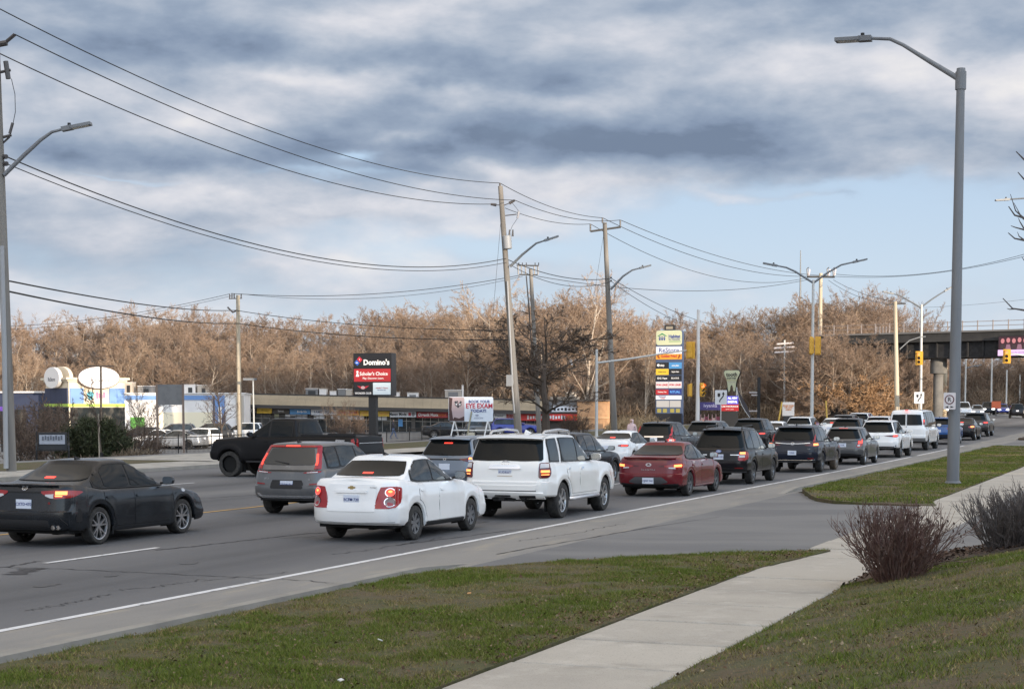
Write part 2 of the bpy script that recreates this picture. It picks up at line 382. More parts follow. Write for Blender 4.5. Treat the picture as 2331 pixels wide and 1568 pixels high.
# edge of the far side: kerb, sidewalk, verge
def kerb(name, x0, x1, runs, h=.11):
    first = True
    root = None
    for a, b in runs:
        ys = np.unique(np.r_[a, a+1.2, a+2.4, YS[(YS > a+2.4) & (YS < b-2.4)], b-2.4, b-1.2, b]); mb = MB(); e = lambda y: min(1, (y-a)/2.4, (b-y)/2.4)
        P = [[(x+bend(y), y, rise(y)+z) for x, z in ((x0, -.05), (x0, -.03+(h+.03)*e(y)), (x1, -.03+(h+.03)*e(y)), (x1, -.05))] for y in ys]
        mb.grid(P); o = mb.build(name, M_kerb, smooth=False); o['kind'] = 'structure'
kerb('kerb', -10.25, -10.08, [(-60, 24.2), (44.6, 96), (112, 400)], .10)
kerb('kerb', -34.98, -34.8, [(-60, 60), (76, 400)], .12)
def flatz(h): return lambda X, Y: rise(Y)+h+0*X
fs = sheet('sidewalk', [-38.2, -34.98], YS, flatz(.11), M_concd)
sheet('verge', np.linspace(-43, -38.2, 4), YS, lambda X, Y: gz(X, Y)+.01, M_lawn)
sheet('parking_lot', np.r_[np.linspace(-175, -47, 27), -45, -43.5, -42], np.arange(-10, 172, 7.), lambda X, Y: gz(X+bend(Y), Y)-hill(X, Y)+.03-.06*(X > -44)-3*sst(170, 190, campos(X, Y)[1]), M_lot, bent=False)
sheet('driveway', [-47, -45, -43, -38.2, -37, -35.8, -34.7], np.arange(59.5, 77.5, 3.), lambda X, Y: rise(Y)+.008+.125*sst(-34.9, -36.8, X)-.2*sst(-43, -47, X), M_concd, bent=False)

# markings, lying on the asphalt
def stripe(name, x, w, runs, m, h=.008, parent=None, jit=0.0):
    for a, b in runs:
        ys = np.r_[a, YS[(YS > a) & (YS < b)], b]
        P = [[(xx+bend(y), y, rise(y)+h) for xx in (x-w/2, x+w/2)] for y in ys]
        MB().grid(P).build(name, m, parent or road)
stripe('edge_line', -11.70, .13, [(-40, 12.8), (12.8, 20.0), (20.05, 33), (33, 60), (60.2, 79), (81, 99)], M_paint, .009)
stripe('lane_dash', -16.1, .12, [(21.2+9*k, 24.25+9*k) for k in range(-4, 10)], M_paint)
stripe('centre_line', -20.4, .11, [(-40, 70)], M_ypaint)
stripe('lane_dash', -28.5, .12, [(6+9*k, 9+9*k) for k in range(0, 14)], M_paint)
def crack(pts, w, jag=.05, m=None, n=26, dz=.0065, parent=None):
    pts = [np.array(p, float) for p in pts]; L = []
    for a, b in zip(pts[:-1], pts[1:]):
        for i in range(n): L.append(a+(b-a)*i/n)
    L.append(pts[-1]); L = np.array(L); k = rng.normal(0, jag, len(L)); k = np.convolve(k, [.25, .5, .25], 'same')
    d = np.gradient(L, axis=0); nn = np.stack([-d[:, 1], d[:, 0]], -1); nn /= np.linalg.norm(nn, axis=1)[:, None]
    L = L[:, :2]+nn*k[:, None]; ww = w*(.5+rng.random(len(L)))[:, None]/2
    A = L-nn*ww; B = L+nn*ww
    P = [[(a[0], a[1], float(rise(a[1]))+dz), (b[0], b[1], float(rise(b[1]))+dz)] for a, b in zip(A, B)]
    return MB().grid(P).build('road_crack', m or M_tar, parent or road)
G2 = lambda x, y: at(x, y)[:2]
crack([G2(-60, 1300), G2(40, 1285), G2(90, 1277)], .05); crack([G2(355, 1252), G2(470, 1240), G2(600, 1225), G2(690, 1215), G2(850, 1206)], .05)
crack([G2(640, 1225), G2(720, 1221)], .03); crack([G2(-30, 1290), G2(130, 1294), G2(420, 1308), G2(640, 1317)], .03, .04)
crack([G2(900, 1241), G2(1150, 1208), G2(1290, 1196)], .035); crack([G2(380, 1140), G2(600, 1125), G2(700, 1117)], .05)
crack([G2(455, 1322), G2(660, 1302)], .02); crack([G2(30, 1308), G2(55, 1300), G2(80, 1293)], .28, .06)
crack([G2(640, 1318), G2(820, 1334)], .025, dz=.011); crack([G2(895, 1309), G2(1180, 1284)], .02, dz=.011)
crack([G2(1130, 1262), G2(1450, 1205), G2(1740, 1162), G2(1860, 1140)], .03, .03, dz=.012)
crack([G2(1655, 1257), G2(1700, 1255)], .12, .02, dz=.012)
for x0_, y0_, x1_, y1_ in ((760, 1262, 1010, 1222), (180, 1225, 430, 1206), (250, 1345, 470, 1318), (1180, 1232, 1420, 1192), (520, 1150, 640, 1138), (60, 1390, 250, 1352)): crack([G2(x0_, y0_), G2((x0_+x1_)/2, (y0_+y1_)/2+3), G2(x1_, y1_)], .022, .07)
for i in range(26):
    lx = (-13.9, -18.2)[i % 2]+rng.normal(0, .22); ly = rng.uniform(14, 60); L_ = rng.uniform(.15, .7); crack([(lx, ly), (lx+rng.normal(0, .03), ly+L_)], rng.uniform(.06, .2), .03, M_oil, 5, .0055)
# ------------------------------------------------------------------ near side: verge, walk, apron, bank
Zn = .11
J0 = float(at(1164, 1503.6, Zn)[1])
walk = thing('sidewalk', None, None); walk['kind'] = 'structure'
def slab_mesh(x0, x1, y0, y1, tilt):
    mb = MB(); g = .021; b = .012
    z = Zn+tilt; lo = z-.12
    g = random.choice((.022, .030, .048)); y0 += g; y1 -= g
    vs = [(x0, y0, lo), (x1, y0, lo), (x1, y1, lo), (x0, y1, lo), (x0, y0, z-b), (x1, y0, z-b), (x1, y1, z-b), (x0, y1, z-b),
          (x0+b, y0+b, z), (x1-b, y0+b, z), (x1-b, y1-b, z), (x0+b, y1-b, z)]
    mb.add(vs, [(0,1,5,4),(1,2,6,5),(2,3,7,6),(3,0,4,7),(4,5,9,8),(5,6,10,9),(6,7,11,10),(7,4,8,11),(8,9,10,11)])
    return mb
M_slabs = []
for i in range(3):
    k = (.93, 1.0, 1.07)[i]
    M_slabs.append(mat('slab_concrete_%s' % 'abc'[i], (.385*k, .355*k, .305*k), .88, noise=[(.55, (.315*k, .29*k, .25*k), 6, (1, 1, 1), .4, .7), (3.0, (.43*k, .40*k, .35*k), 5, (1, 1, 1), .5, .75), (1.1, (.26*k, .24*k, .205*k), 6, (1, 1, 1), .56, .8), (70, (.2, .185, .16), 3, (1, 1, 1), .54, .74), (110, (.52, .49, .44), 2, (1, 1, 1), .6, .8)], bump=.25, bscale=80))
SX0, SX1, SL = -5.58, -4.0, 1.62
for k in range(-6, 46):
    y0 = J0+SL*k
    o = slab_mesh(SX0, SX1, y0, y0+SL, random.uniform(-.006, .006)).build('paving_slab', M_slabs[random.choice((0, 1, 1, 2))], walk)
    o['kind'] = 'structure'
sheet('driveway', np.r_[np.linspace(-9.9, -5.56, 6)], np.r_[np.arange(22.0, 46.5, 1.0)], lambda X, Y: rise(Y)+.006+.085*sst(-9.8, -5.8, X), M_apron)
sheet('driveway', np.r_[np.linspace(-4.0, 14, 8)], np.r_[np.arange(26.0, 96, 2.0)], lambda X, Y: rise(Y)+.10+0*X, M_apron, dz=.0)
sheet('driveway', np.r_[np.linspace(-9.9, -5.56, 6)], np.r_[np.arange(94.0, 114, 2.0)], lambda X, Y: rise(Y)+.006+.085*sst(-9.8, -5.8, X), M_apron)
# lawn outlines in world metres, drawn round the driveway mouths
tipA = at(1888, 1254, Zn)[:2]
edgeA = [at(x, y, Zn)[:2] for x, y in ((1070, 1293), (1300, 1277), (1500, 1266), (1750, 1256))]
lawnA = [(-9.70, -8), (-5.60, -8), (-5.60, 20), (-5.52, tipA[1]-3), (tipA[0], tipA[1])]+[tuple(p) for p in edgeA[::-1]]+[(-9.70, edgeA[0][1]-1.2)]
tipB = at(1852, 1132, Zn)[:2]
edgeB = [at(x, y, Zn)[:2] for x, y in ((1900, 1141), (2000, 1147), (2130, 1152))]
lawnB = [(-9.70, tipB[1]+4), tuple(tipB)]+[tuple(p) for p in edgeB]+[(-5.60, edgeB[-1][1]+2.0), (-5.60, 90), (-8, 94), (-9.70, 95)]
lawnC = [(-3.98, -6), (12, -6), (12, 24.3), (-1.9, 23.6), (-3.5, 22.5), (-3.95, 21.4)]
bed = [(-3.95, 21.2), (-3.4, 22.4), (-1.9, 23.4), (6, 24.1), (6, 25.6), (-1.0, 26.0), (-3.0, 25.6), (-3.9, 23.6)]
def fill(name, poly, m, zf, step=.5, dz=0.0, edge=.03):
    """lawn or bed: a gridded sheet inside an outline with a small turned down edge"""
    bm = bmesh.new(); P = []
    n = len(poly)
    for i in range(n):
        a, b = np.array(poly[i]), np.array(poly[(i+1) % n]); k = max(1, int(np.linalg.norm(b-a)/.35))
        for j in range(k):
            q = a+(b-a)*j/k; q = q+rng.normal(0, .018, 2); P.append(q)
    vs = [bm.verts.new((p[0], p[1], 0)) for p in P]; bm.faces.new(vs)
    bmesh.ops.triangulate(bm, faces=bm.faces)
    xs = [p[0] for p in P]; ys = [p[1] for p in P]
    for ax, lo, hi in ((0, min(xs), max(xs)), (1, min(ys), max(ys))):
        c = math.ceil(lo/step)*step
        while c < hi:
            co = [0, 0, 0]; no = [0, 0, 0]; co[ax] = c; no[ax] = 1
            bmesh.ops.bisect_plane(bm, geom=bm.verts[:]+bm.edges[:]+bm.faces[:], plane_co=co, plane_no=no); c += step
    for v in bm.verts: v.co.z = float(zf(v.co.x, v.co.y))+dz+(.012*math.sin(v.co.x*5.1)*math.cos(v.co.y*3.7))
    be = [e for e in bm.edges if e.is_boundary]
    r = bmesh.ops.extrude_edge_only(bm, edges=be)
    for v in r['geom']:
        if isinstance(v, bmesh.types.BMVert): v.co.z -= .13
    bmesh.ops.recalc_face_normals(bm, faces=bm.faces)
    me = bpy.data.meshes.new(name); bm.to_mesh(me); bm.free(); me.materials.append(m)
    me.polygons.foreach_set('use_smooth', [True]*len(me.polygons)); me.set_sharp_from_angle(angle=R_(60))
    o = link(name, me); o['kind'] = 'structure'; return o
lz = lambda X, Y: float(rise(Y))+.125
bz_ = lambda X, Y: float(rise(Y))+.115+float(np.clip(.19*(X+4.0), 0, .9)*(1-sst(24.5, 28.5, Y)))
fill('lawn', lawnA, M_lawn, lz); fill('lawn', lawnB, M_lawn, lz, 2.0); fill('lawn', lawnC, M_lawn, bz_); fill('planting_bed', bed, M_soil, bz_, dz=.02)
fill('dirt_island', [(-10.0, 113), (-6.1, 112), (-6.1, 150), (-10.0, 150)], M_soil, lz, 4)

def inside(P, poly):
    x, y = P[:, 0], P[:, 1]; c = np.zeros(len(P), bool); n = len(poly); j = n-1
    for i in range(n):
        xi, yi = poly[i]; xj, yj = poly[j]
        t = ((yi > y) != (yj > y)) & (x < (xj-xi)*(y-yi)/(yj-yi+1e-12)+xi); c ^= t; j = i
    return c
def vnoise(P, s, seed):
    r = np.random.default_rng(seed); T = r.random((64, 64)); q = P*s; i = np.floor(q).astype(int); f = q-i; f = f*f*(3-2*f)
    g = lambda a, b: T[(i[:, 0]+a) % 64, (i[:, 1]+b) % 64]
    return (g(0, 0)*(1-f[:, 0])+g(1, 0)*f[:, 0])*(1-f[:, 1])+(g(0, 1)*(1-f[:, 0])+g(1, 1)*f[:, 0])*f[:, 1]
M_blade = mat('grass_blade', rough=.8, attr='Col', spec=.2)
M_litter = mat('dead_leaf', rough=.8, attr='Col', spec=.2)
def blades(name, poly, n, zf, hgt, wid, ylim=None, seed=1):
    r = np.random.default_rng(seed); xs = [p[0] for p in poly]; ys = [p[1] for p in poly]
    y0, y1 = (max(min(ys), ylim[0]), min(max(ys), ylim[1])) if ylim else (min(ys), max(ys))
    P = np.stack([r.uniform(min(xs), max(xs), n), r.uniform(y0, y1, n)], -1); P = P[inside(P, poly)]
    pat = .6*vnoise(P, .9, seed+3)+.4*vnoise(P, 3.1, seed+4)          # bare and dry patches
    green = np.clip((pat-.34)*3.4+r.normal(0, .25, len(P)), 0, 1)
    keep = r.random(len(P)) < .35+.65*np.clip(green*1.6, 0, 1); P = P[keep]; green = green[keep]
    edge_dry = r.random(len(P))
    N = len(P); h = hgt*r.uniform(.4, 1.25, N)*(.6+.5*green)*(.55+1.1*vnoise(P, 5.5, seed+6)**1.5); a = r.uniform(0, 2*PI, N); w = wid*r.uniform(.6, 1.3, N)
    lean = r.uniform(.2, 1.3, N)*h; la = r.uniform(0, 2*PI, N)
    z = np.array([zf(x, y) for x, y in P]) if N < 1 else np.vectorize(zf)(P[:, 0], P[:, 1])
    b = np.stack([P[:, 0], P[:, 1], z-.005], -1); d = np.stack([np.cos(a)*w, np.sin(a)*w, 0*w], -1)
    t = b+np.stack([np.cos(la)*lean, np.sin(la)*lean, h], -1)
    V = np.stack([b-d, b+d, t], 1).reshape(-1, 3); F = np.arange(3*N).reshape(-1, 3)
    gcol = np.array((.070, .112, .014)); gcol2 = np.array((.150, .172, .028)); dry = np.array((.29, .235, .095)); brn = np.array((.13, .093, .040))
    u = r.random((N, 1)); c = gcol*(1-u)+gcol2*u; u2 = r.random((N, 1)); dd = dry*(u2)+brn*(1-u2)
    c = np.where((r.random(N) < green*.95)[:, None], c, dd)*r.uniform(.75, 1.25, (N, 1))
    c = np.repeat(np.c_[c, np.ones(N)], 3, 0)
    o = npmesh(name, V, F, M_blade, col=c); return tag(o, None, 'grass', kind='stuff')
def litter(name, poly, n, zf, size, seed, cols, label, keep=None):
    r = np.random.default_rng(seed); xs = [p[0] for p in poly]; ys = [p[1] for p in poly]
    P = np.stack([r.uniform(min(xs), max(xs), n), r.uniform(min(ys), max(ys), n)], -1); P = P[inside(P, poly)]
    if keep is not None: P = P[keep(P, r)]
    N = len(P); z = np.vectorize(zf)(P[:, 0], P[:, 1])+.02; c = np.stack([P[:, 0], P[:, 1], z], -1)
    a = r.uniform(0, 2*PI, N); s = size*r.uniform(.5, 1.4, N); tl = r.normal(0, .45, (N, 2))
    e1 = np.stack([np.cos(a)*s, np.sin(a)*s, tl[:, 0]*s], -1); e2 = np.stack([-np.sin(a)*s*.6, np.cos(a)*s*.6, tl[:, 1]*s*.6], -1)
    up = np.array((0, 0, 1.))*s[:, None]*.25
    V = np.stack([c-e1, c-e2+up, c+e1, c+e2+up], 1).reshape(-1, 3); F = np.arange(4*N).reshape(-1, 4)
    cc = np.array(cols)[r.integers(0, len(cols), N)]*r.uniform(.7, 1.3, (N, 1)); cc = np.repeat(np.c_[cc, np.ones(N)], 4, 0)
    return tag(npmesh(name, V, F, M_litter, col=cc), label, 'leaves', kind='stuff')
g1 = blades('grass', lawnA, 430000, lz, .040, .0036, (8, 30), 11); g1['label'] = 'patchy winter grass of the near verge beside the road'
g2 = blades('grass', lawnC, 520000, bz_, .046, .0037, (9, 24.4), 12); g2['label'] = 'patchy grass on the sloping bank right of the sidewalk'
g3 = blades('grass', lawnB, 150000, lz, .05, .011, (40, 95), 13); g3['label'] = 'short green grass of the island round the tall lamp post'
br = [(.11, .066, .038), (.15, .095, .055), (.08, .05, .032), (.19, .14, .09)]
def clip_to(poly, x0): return lambda P: inside(P, poly)
litter('fallen_leaves', lawnA, 60000, lz, .017, 31, br, 'brown leaf litter thickening towards the left edge of the sidewalk', lambda P, r: r.random(len(P)) < np.exp(-np.abs(P[:, 0]+5.6)/.36)*np.clip(vnoise(P, 1.3, 9)*1.9-.25, 0, 1))
litter('fallen_leaves', lawnA, 9000, lz, .017, 32, br, 'dead leaves scattered over the near verge', lambda P, r: r.random(len(P)) < np.clip(vnoise(P, .9, 14)*2-.6, 0.08, 1))
litter('fallen_leaves', lawnC, 22000, bz_, .016, 33, br+[(.25, .2, .13)], 'dead leaves and clippings scattered over the grass bank', lambda P, r: (P[:, 0] < 3) & (r.random(len(P)) < np.clip(vnoise(P, .8, 19)*2-.5, 0.1, 1)))
litter('fallen_leaves', bed, 9000, lambda X, Y: bz_(X, Y)+.02, .03, 34, [(.075, .05, .037), (.11, .072, .052), (.05, .036, .03)], 'brown wood chip and leaf mulch under the bushes')
for k, (x, y) in enumerate(((1068, 1353), (775, 1552), (865, 1460))):
    p = at(x, y, Zn+.02); o = MB().obox((0, 0, .02), (.022, .006, .004), (-.005, .016, .004), (0, -.002, .004)).build('litter_scrap', mat('scrap_orange', (.45, .25, .10), .7) if k == 0 else mat('scrap_white', (.6, .6, .58), .6), loc=tuple(p))
    o.rotation_euler = (.1, .1, k*1.1); tag(o, ('small orange scrap lying in the middle of the verge grass', 'white paper scrap in the grass near the bottom edge', 'small white scrap on the verge, between the orange scrap and the bottom')[k], 'litter')

# ------------------------------------------------------------------ what shades the foreground: unseen blocks added behind the viewpoint
M_back = mat('shade_block_wall', (.34, .32, .30), .85, noise=(.3, (.28, .27, .25), 4)); M_backw = mat('dim_glass', (.03, .035, .04), .1)
Ld = np.array((sun_dir.x, sun_dir.y, 0)); Ld /= np.linalg.norm(Ld); Wd = np.array((Ld[1], -Ld[0], 0))
def shade_block(w0, w1, u1, h, depth, label):
    t = thing('added_shade_block', label, 'building', tuple(Ld*u1+Wd*(w0+w1)/2), 0)
    t.rotation_euler = (0, 0, math.atan2(Wd[1], Wd[0])); hw = (w1-w0)/2
    MB().box(-hw, hw, -depth, 0, -2, h).build('wall', M_back, t)
    MB().box(-hw-.3, hw+.3, -depth-.3, .3, h+.002, h+.5).build('roof', M_concd, t)
TE = math.tan(SUN_EL)
SB = -110.0
shade_block(-60, 46, SB, (61-SB)*TE+17.5, 18, 'added tall plain shade block behind the viewpoint whose shadow covers the road')
shade_block(46.5, 62, SB, (104-SB)*TE, 18, 'added lower plain shade block behind the viewpoint, left of the taller middle one')
shade_block(62.5, 101, SB, (142-SB)*TE+7.2, 18, 'added plain shade block behind the viewpoint that shades the plaza')
shade_block(101.5, 172, SB, (104-SB)*TE, 18, 'added low plain shade block behind the viewpoint, on the right')
shade_block(173, 330, SB, (262-SB)*TE, 18, 'added tall plain shade slab far right behind the viewpoint, shading the hill under the bridge')
# ------------------------------------------------------------------ vehicles
M_glass = mat('car_glass', (.007, .009, .010), .04, spec=.18)
M_glass_l = mat('car_glass_mottled', (.030, .036, .038), .04, spec=.4, noise=(1.6, (.008, .009, .010), 3, (1, 1, 1), .40, .60))  # pale blotches stand in for sky light seen through the opaque side panes
M_trim = mat('black_trim', (.012, .012, .013), .45, spec=.3)
M_plast = mat('black_plastic', (.020, .020, .021), .6, spec=.3)
M_tyre = mat('tyre_rubber', (.022, .021, .020), .85, noise=(14, (.045, .042, .038), 4))
M_well = mat('wheel_well', (.006, .006, .006), .95)
M_alloy = mat('alloy', (.55, .55, .56), .28, .9)
M_alloyd = mat('dark_alloy', (.20, .20, .205), .35, .8)
M_steel = mat('wheel_cover', (.16, .16, .165), .45, .5)
M_chrome = mat('chrome', (.75, .75, .76), .12, 1.0)
M_red = mat('red_lens', (.30, .012, .014), .12, spec=.6)
M_reddk = mat('dark_red_lens', (.10, .010, .012), .12, spec=.6)
M_clear = mat('clear_lens', (.55, .53, .53), .12)
M_lit = mat('brake_lamp_lit', (.5, .03, .02), .3, emit=(1.0, .05, .03), estr=1.5)
M_hot = mat('brake_lamp_hot', (.8, .2, .08), .3, emit=(1.0, .24, .06), estr=2.0)
M_head = mat('headlamp_lit', (.8, .8, .8), .2, emit=(1, .97, .92), estr=4.0)
M_plate = mat('plate_white', (.62, .66, .74), .5)
M_pltxt = mat('plate_blue', (.03, .05, .20), .5)
M_silver = mat('badge_silver', (.62, .62, .63), .25, .8)
def paint(name, col, rough=.22, coat=.6, metal=0.0, dirt=None, spec=.5):
    return mat('paint_'+name, col, rough, metal, coat, noise=dirt, spec=spec)
P_white = paint('white', (.80, .80, .79), .2, .8, dirt=(1.5, (.74, .735, .72), 5, (1, 1, .4), .5, .8)); P_pearl = paint('pearl', (.81, .80, .77), .2, .8, dirt=(1.5, (.74, .73, .70), 5, (1, 1, .4), .5, .8)); P_black = paint('black', (.007, .007, .009), .25, .12, spec=.3); P_matte = paint('satin_black', (.006, .006, .007), .38, .03, spec=.18)
P_corolla = paint('dusty_black', (.008, .010, .013), .25, .22, spec=.32, dirt=[(2.2, (.020, .024, .028), 5, (1, 1, .35), .45, .78), (26, (.021, .024, .028), 3, (1, 1, .08), .55, .8)])
P_grey = paint('grey', (.085, .088, .092), .3, .5, .35); P_soul = paint('soul_grey', (.105, .108, .112), .34, .4, .3, dirt=(3, (.14, .14, .14), 4, (1, 1, .5), .45, .75))
P_blueg = paint('blue_grey', (.135, .165, .205), .3, .5, .3); P_red = paint('dark_red', (.135, .008, .014), .25, .4, .1, spec=.4)
P_navy = paint('navy', (.010, .013, .024), .25, .2, .0, spec=.3); P_blue = paint('blue', (.02, .085, .26), .25, .6, .25); P_dblue = paint('deep_blue', (.018, .03, .22), .25, .6, .25)
P_silver = paint('silver', (.33, .34, .35), .3, .5, .5); P_brown = paint('brown_grey', (.035, .034, .034), .3, .25, .1, spec=.35)

def si(ctrl, y, r=.10):
    xs = [c[0] for c in ctrl]; zs = [c[1] for c in ctrl]; y = np.asarray(y, float)
    return sum(np.interp(y+d, xs, zs) for d in np.linspace(-r, r, 7))/7
class Shell:
    """right half of a skin: rows (bottom to top) of points running rear centre -> rear corner -> side -> front corner -> front centre"""
    def __init__(s, rows, nper): s.V = np.array(rows); s.n = nper
    def at(s, mode, a, z):
        V = s.V[:s.n]; sg = 1.0
        if mode in 'xsf' and a < 0: a = -a; sg = -1.0
        J = V.shape[1]; Q = []
        for r in V:
            if mode == 'y':
                j0, j1 = s.j1, s.j3
                x = np.interp(a, r[j0:j1, 1], r[j0:j1, 0]); zz = np.interp(a, r[j0:j1, 1], r[j0:j1, 2]); Q.append((x, a, zz))
            elif mode == 'x':
                Q.append((a, np.interp(a, r[:s.j2, 0], r[:s.j2, 1]), np.interp(a, r[:s.j2, 0], r[:s.j2, 2])))
            elif mode == 'f':
                q = r[::-1][:J-s.j4]; Q.append((a, np.interp(a, q[:, 0], q[:, 1]), np.interp(a, q[:, 0], q[:, 2])))
            else:
                d = np.r_[0, np.cumsum(np.linalg.norm(np.diff(r[:, :2], axis=0), axis=1))]
                Q.append((np.interp(a, d, r[:, 0]), np.interp(a, d, r[:, 1]), np.interp(a, d, r[:, 2])))
        Q = np.array(Q); zs = np.maximum.accumulate(Q[:, 2]+np.arange(len(Q))*1e-6)
        zc = np.clip(z, zs[0], zs[-1]); ez = z-zc
        return np.array((sg*np.interp(zc, zs, Q[:, 0]), np.interp(zc, zs, Q[:, 1]), z if mode != 'n' else zc))
    def norm(s, mode, a, z, e=.02):
        da = s.at(mode, a+e, z)-s.at(mode, a-e, z); dz = s.at(mode, a, z+e)-s.at(mode, a, z-e)
        n = np.cross(da, dz); n /= np.linalg.norm(n)+1e-12
        p = s.at(mode, a, z)
        out = {'y': np.array((1, 0, 0)), 'x': np.array((0, -1, 0)), 'f': np.array((0, 1, 0)), 's': np.array((p[0]*.6, -1.0 if abs(a) < .9 else -.2, .0))}[mode]
        return n if n @ out > 0 else -n
    def patch(s, mb, mode, cols, off=.004, nz=4, side=1, sub=.08, skirt=.012):
        """cols = [(a, zlo, zhi)...]; a raised panel that follows the skin"""
        A = []
        for (a0, l0, h0), (a1, l1, h1) in zip(cols[:-1], cols[1:]):
            k = max(1, int(abs(a1-a0)/sub))
            for i in range(k): t = i/k; A.append((a0+(a1-a0)*t, l0+(l1-l0)*t, h0+(h1-h0)*t))
        A.append(cols[-1])
        Q = np.array([[s.at(mode, a, l+(h-l)*i/nz) for i in range(nz+1)] for a, l, h in A])
        N = np.cross(np.gradient(Q, axis=0), np.gradient(Q, axis=1)); N /= np.linalg.norm(N, axis=2)[..., None]+1e-12
        out = {'y': (1, 0, 0), 'x': (0, -1, 0), 'f': (0, 1, 0)}.get(mode)
        for i in range(len(A)):
            o_ = np.array(out) if out else np.array((Q[i, 0, 0]*.6, -1.0 if abs(A[i][0]) < .9 else -.2, 0))
            for j in range(nz+1):
                if N[i, j] @ o_ < 0: N[i, j] *= -1
        P = [[(Q[i, j], N[i, j]) for j in range(nz+1)] for i in range(len(A))]
        G = [[p+n*off for p, n in r] for r in P]
        flip = np.array((side, 1, 1))
        mb.grid([[q*flip for q in r] for r in G])
        ring = [P[i][0] for i in range(len(P))]+[P[-1][j] for j in range(1, nz+1)]+[P[i][nz] for i in range(len(P)-2, -1, -1)]+[P[0][j] for j in range(nz-1, 0, -1)]
        R = [[(p+n*off)*flip for p, n in ring+ring[:1]], [(p-n*skirt)*flip for p, n in ring+ring[:1]]]
        mb.grid(R); return mb
    def disc(s, mb, mode, a, z, ra, rz, off=.006, side=1, n=18, ri=0.0):
        flip = np.array((side, 1, 1)); vs = []
        nn = s.norm(mode, a, z)
        for k in range(n):
            t = 2*PI*k/n; vs.append((s.at(mode, a+ra*math.cos(t), z+rz*math.sin(t))+nn*off)*flip)
        if ri:
            for k in range(n):
                t = 2*PI*k/n; vs.append((s.at(mode, a+ra*ri*math.cos(t), z+rz*ri*math.sin(t))+nn*off)*flip)
            return mb.add(vs, [(k, (k+1) % n, n+(k+1) % n, n+k) for k in range(n)])
        return mb.add(vs, [tuple(range(n))])
    def mesh(s, mb, cap=None):
        V = s.V; K, J, _ = V.shape
        for sg in (1, -1):
            W_ = V*np.array((sg, 1, 1)); mb.grid([[tuple(p) for p in r] for r in W_])
        return mb

def outline(w, yr, yf, rxr, ryr, rxf, ryf, bow, ysides, fix):
    """one row; ysides are the side positions, kept where they are between fix[0] and fix[1]"""
    P = []
    for i in range(7): P.append(((w-rxr)*i/7, yr))
    for i in range(9):
        t = PI/2*i/8; P.append((w-rxr+rxr*math.sin(t), yr+ryr*(1-math.cos(t))))
    a, b = yr+ryr, yf-ryf; f0, f1 = fix; y0, y1 = ysides[0], ysides[-1]
    for y in ysides[1:-1]:
        if y < f0: yy = a+(y-y0)/(f0-y0)*(f0-a) if a < f0 else y
        elif y > f1: yy = f1+(y-f1)/(y1-f1)*(b-f1) if b > f1 else y
        else: yy = y
        P.append((w, yy))
    for i in range(9):
        t = PI/2*(1-i/8); P.append((w-rxf+rxf*math.sin(t), yf-ryf*(1-math.cos(t))))
    for i in range(6, -1, -1): P.append(((w-rxf)*i/7, yf))
    P = np.array(P); P[:, 1] += np.where(P[:, 1] < (yr+yf)/2, 1, -1)*bow*(P[:, 0]/w)**2*np.clip(np.where(P[:, 1] < (yr+yf)/2, 1-(P[:, 1]-yr)/(ryr+.3), 1-(yf-P[:, 1])/(ryf+.3)), 0, 1)
    return P
WHEELS = {}
def wheel_meshes(r, w, style):
    key = (round(r, 3), round(w, 3), style)
    if key in WHEELS: return WHEELS[key]
    n = 36; k, rim_m, rr = {'sport': (5, M_alloy, .74), 'multi': (6, M_alloy, .66), 'cover': (7, M_steel, .62), 'dark': (6, M_alloyd, .66), 'plain': (5, M_alloy, .64), 'grey': (5, M_steel, .66)}[style]
    R = r*rr
    mb = MB(); h = w/2
    mb.lathe([(R, -h*.8), (R*1.04, -h), (r*.93, -h), (r*.985, -h*.85), (r, -h*.6), (r, h*.6), (r*.985, h*.85), (r*.93, h), (R*1.04, h), (R, h*.8)], n, 'x')
    mb.k = 1; mb.lathe([(0.001, h*.25), (R*.985, h*.25)], n, 'x'); mb.lathe([(0.001, -h*.25), (R*.985, -h*.25)], n, 'x')
    t = mb.build('wheel', [M_tyre, M_well], None, True); tm = t.data; bpy.data.objects.remove(t)
    mb = MB(); mb.lathe([(R*.90, h*.55), (R*.93, h*.82), (R*1.0, h*.86), (R*1.0, h*.2)], n, 'x'); mb.lathe([(.001, h*.72), (R*.2, h*.70), (R*.23, h*.4)], 14, 'x')
    def spoke(a0, a1, w0, w1):
        c0 = np.array((0, math.cos(a0), math.sin(a0))); c1 = np.array((0, math.cos(a1), math.sin(a1)))
        p0, p1 = c0*R*.16, c1*R*.93; d = p1-p0; d /= np.linalg.norm(d); s_ = np.cross((1, 0, 0), d)
        vs = [(h*.70, *(p0+s_*w0)[1:]), (h*.70, *(p0-s_*w0)[1:]), (h*.80, *(p1-s_*w1)[1:]), (h*.80, *(p1+s_*w1)[1:])]
        vs += [(x-.035, y, z) for x, y, z in vs]
        mb.add(vs, [(0,1,2,3),(0,4,5,1),(1,5,6,2),(2,6,7,3),(3,7,4,0)])
    for i in range(k):
        a = 2*PI*i/k+.3
        if style == 'sport': spoke(a-.03, a-.24, R*.075, R*.045); spoke(a+.03, a+.24, R*.075, R*.045)
        elif style == 'multi': spoke(a-.10, a-.13, R*.06, R*.07); spoke(a+.10, a+.13, R*.06, R*.07)
        elif style == 'cover': spoke(a, a, R*.15, R*.17)
        else: spoke(a-.05, a-.14, R*.07, R*.06); spoke(a+.05, a+.14, R*.07, R*.06)
    t = mb.build('rim', rim_m, None, False); rm = t.data; bpy.data.objects.remove(t)
    WHEELS[key] = (tm, rm); return tm, rm

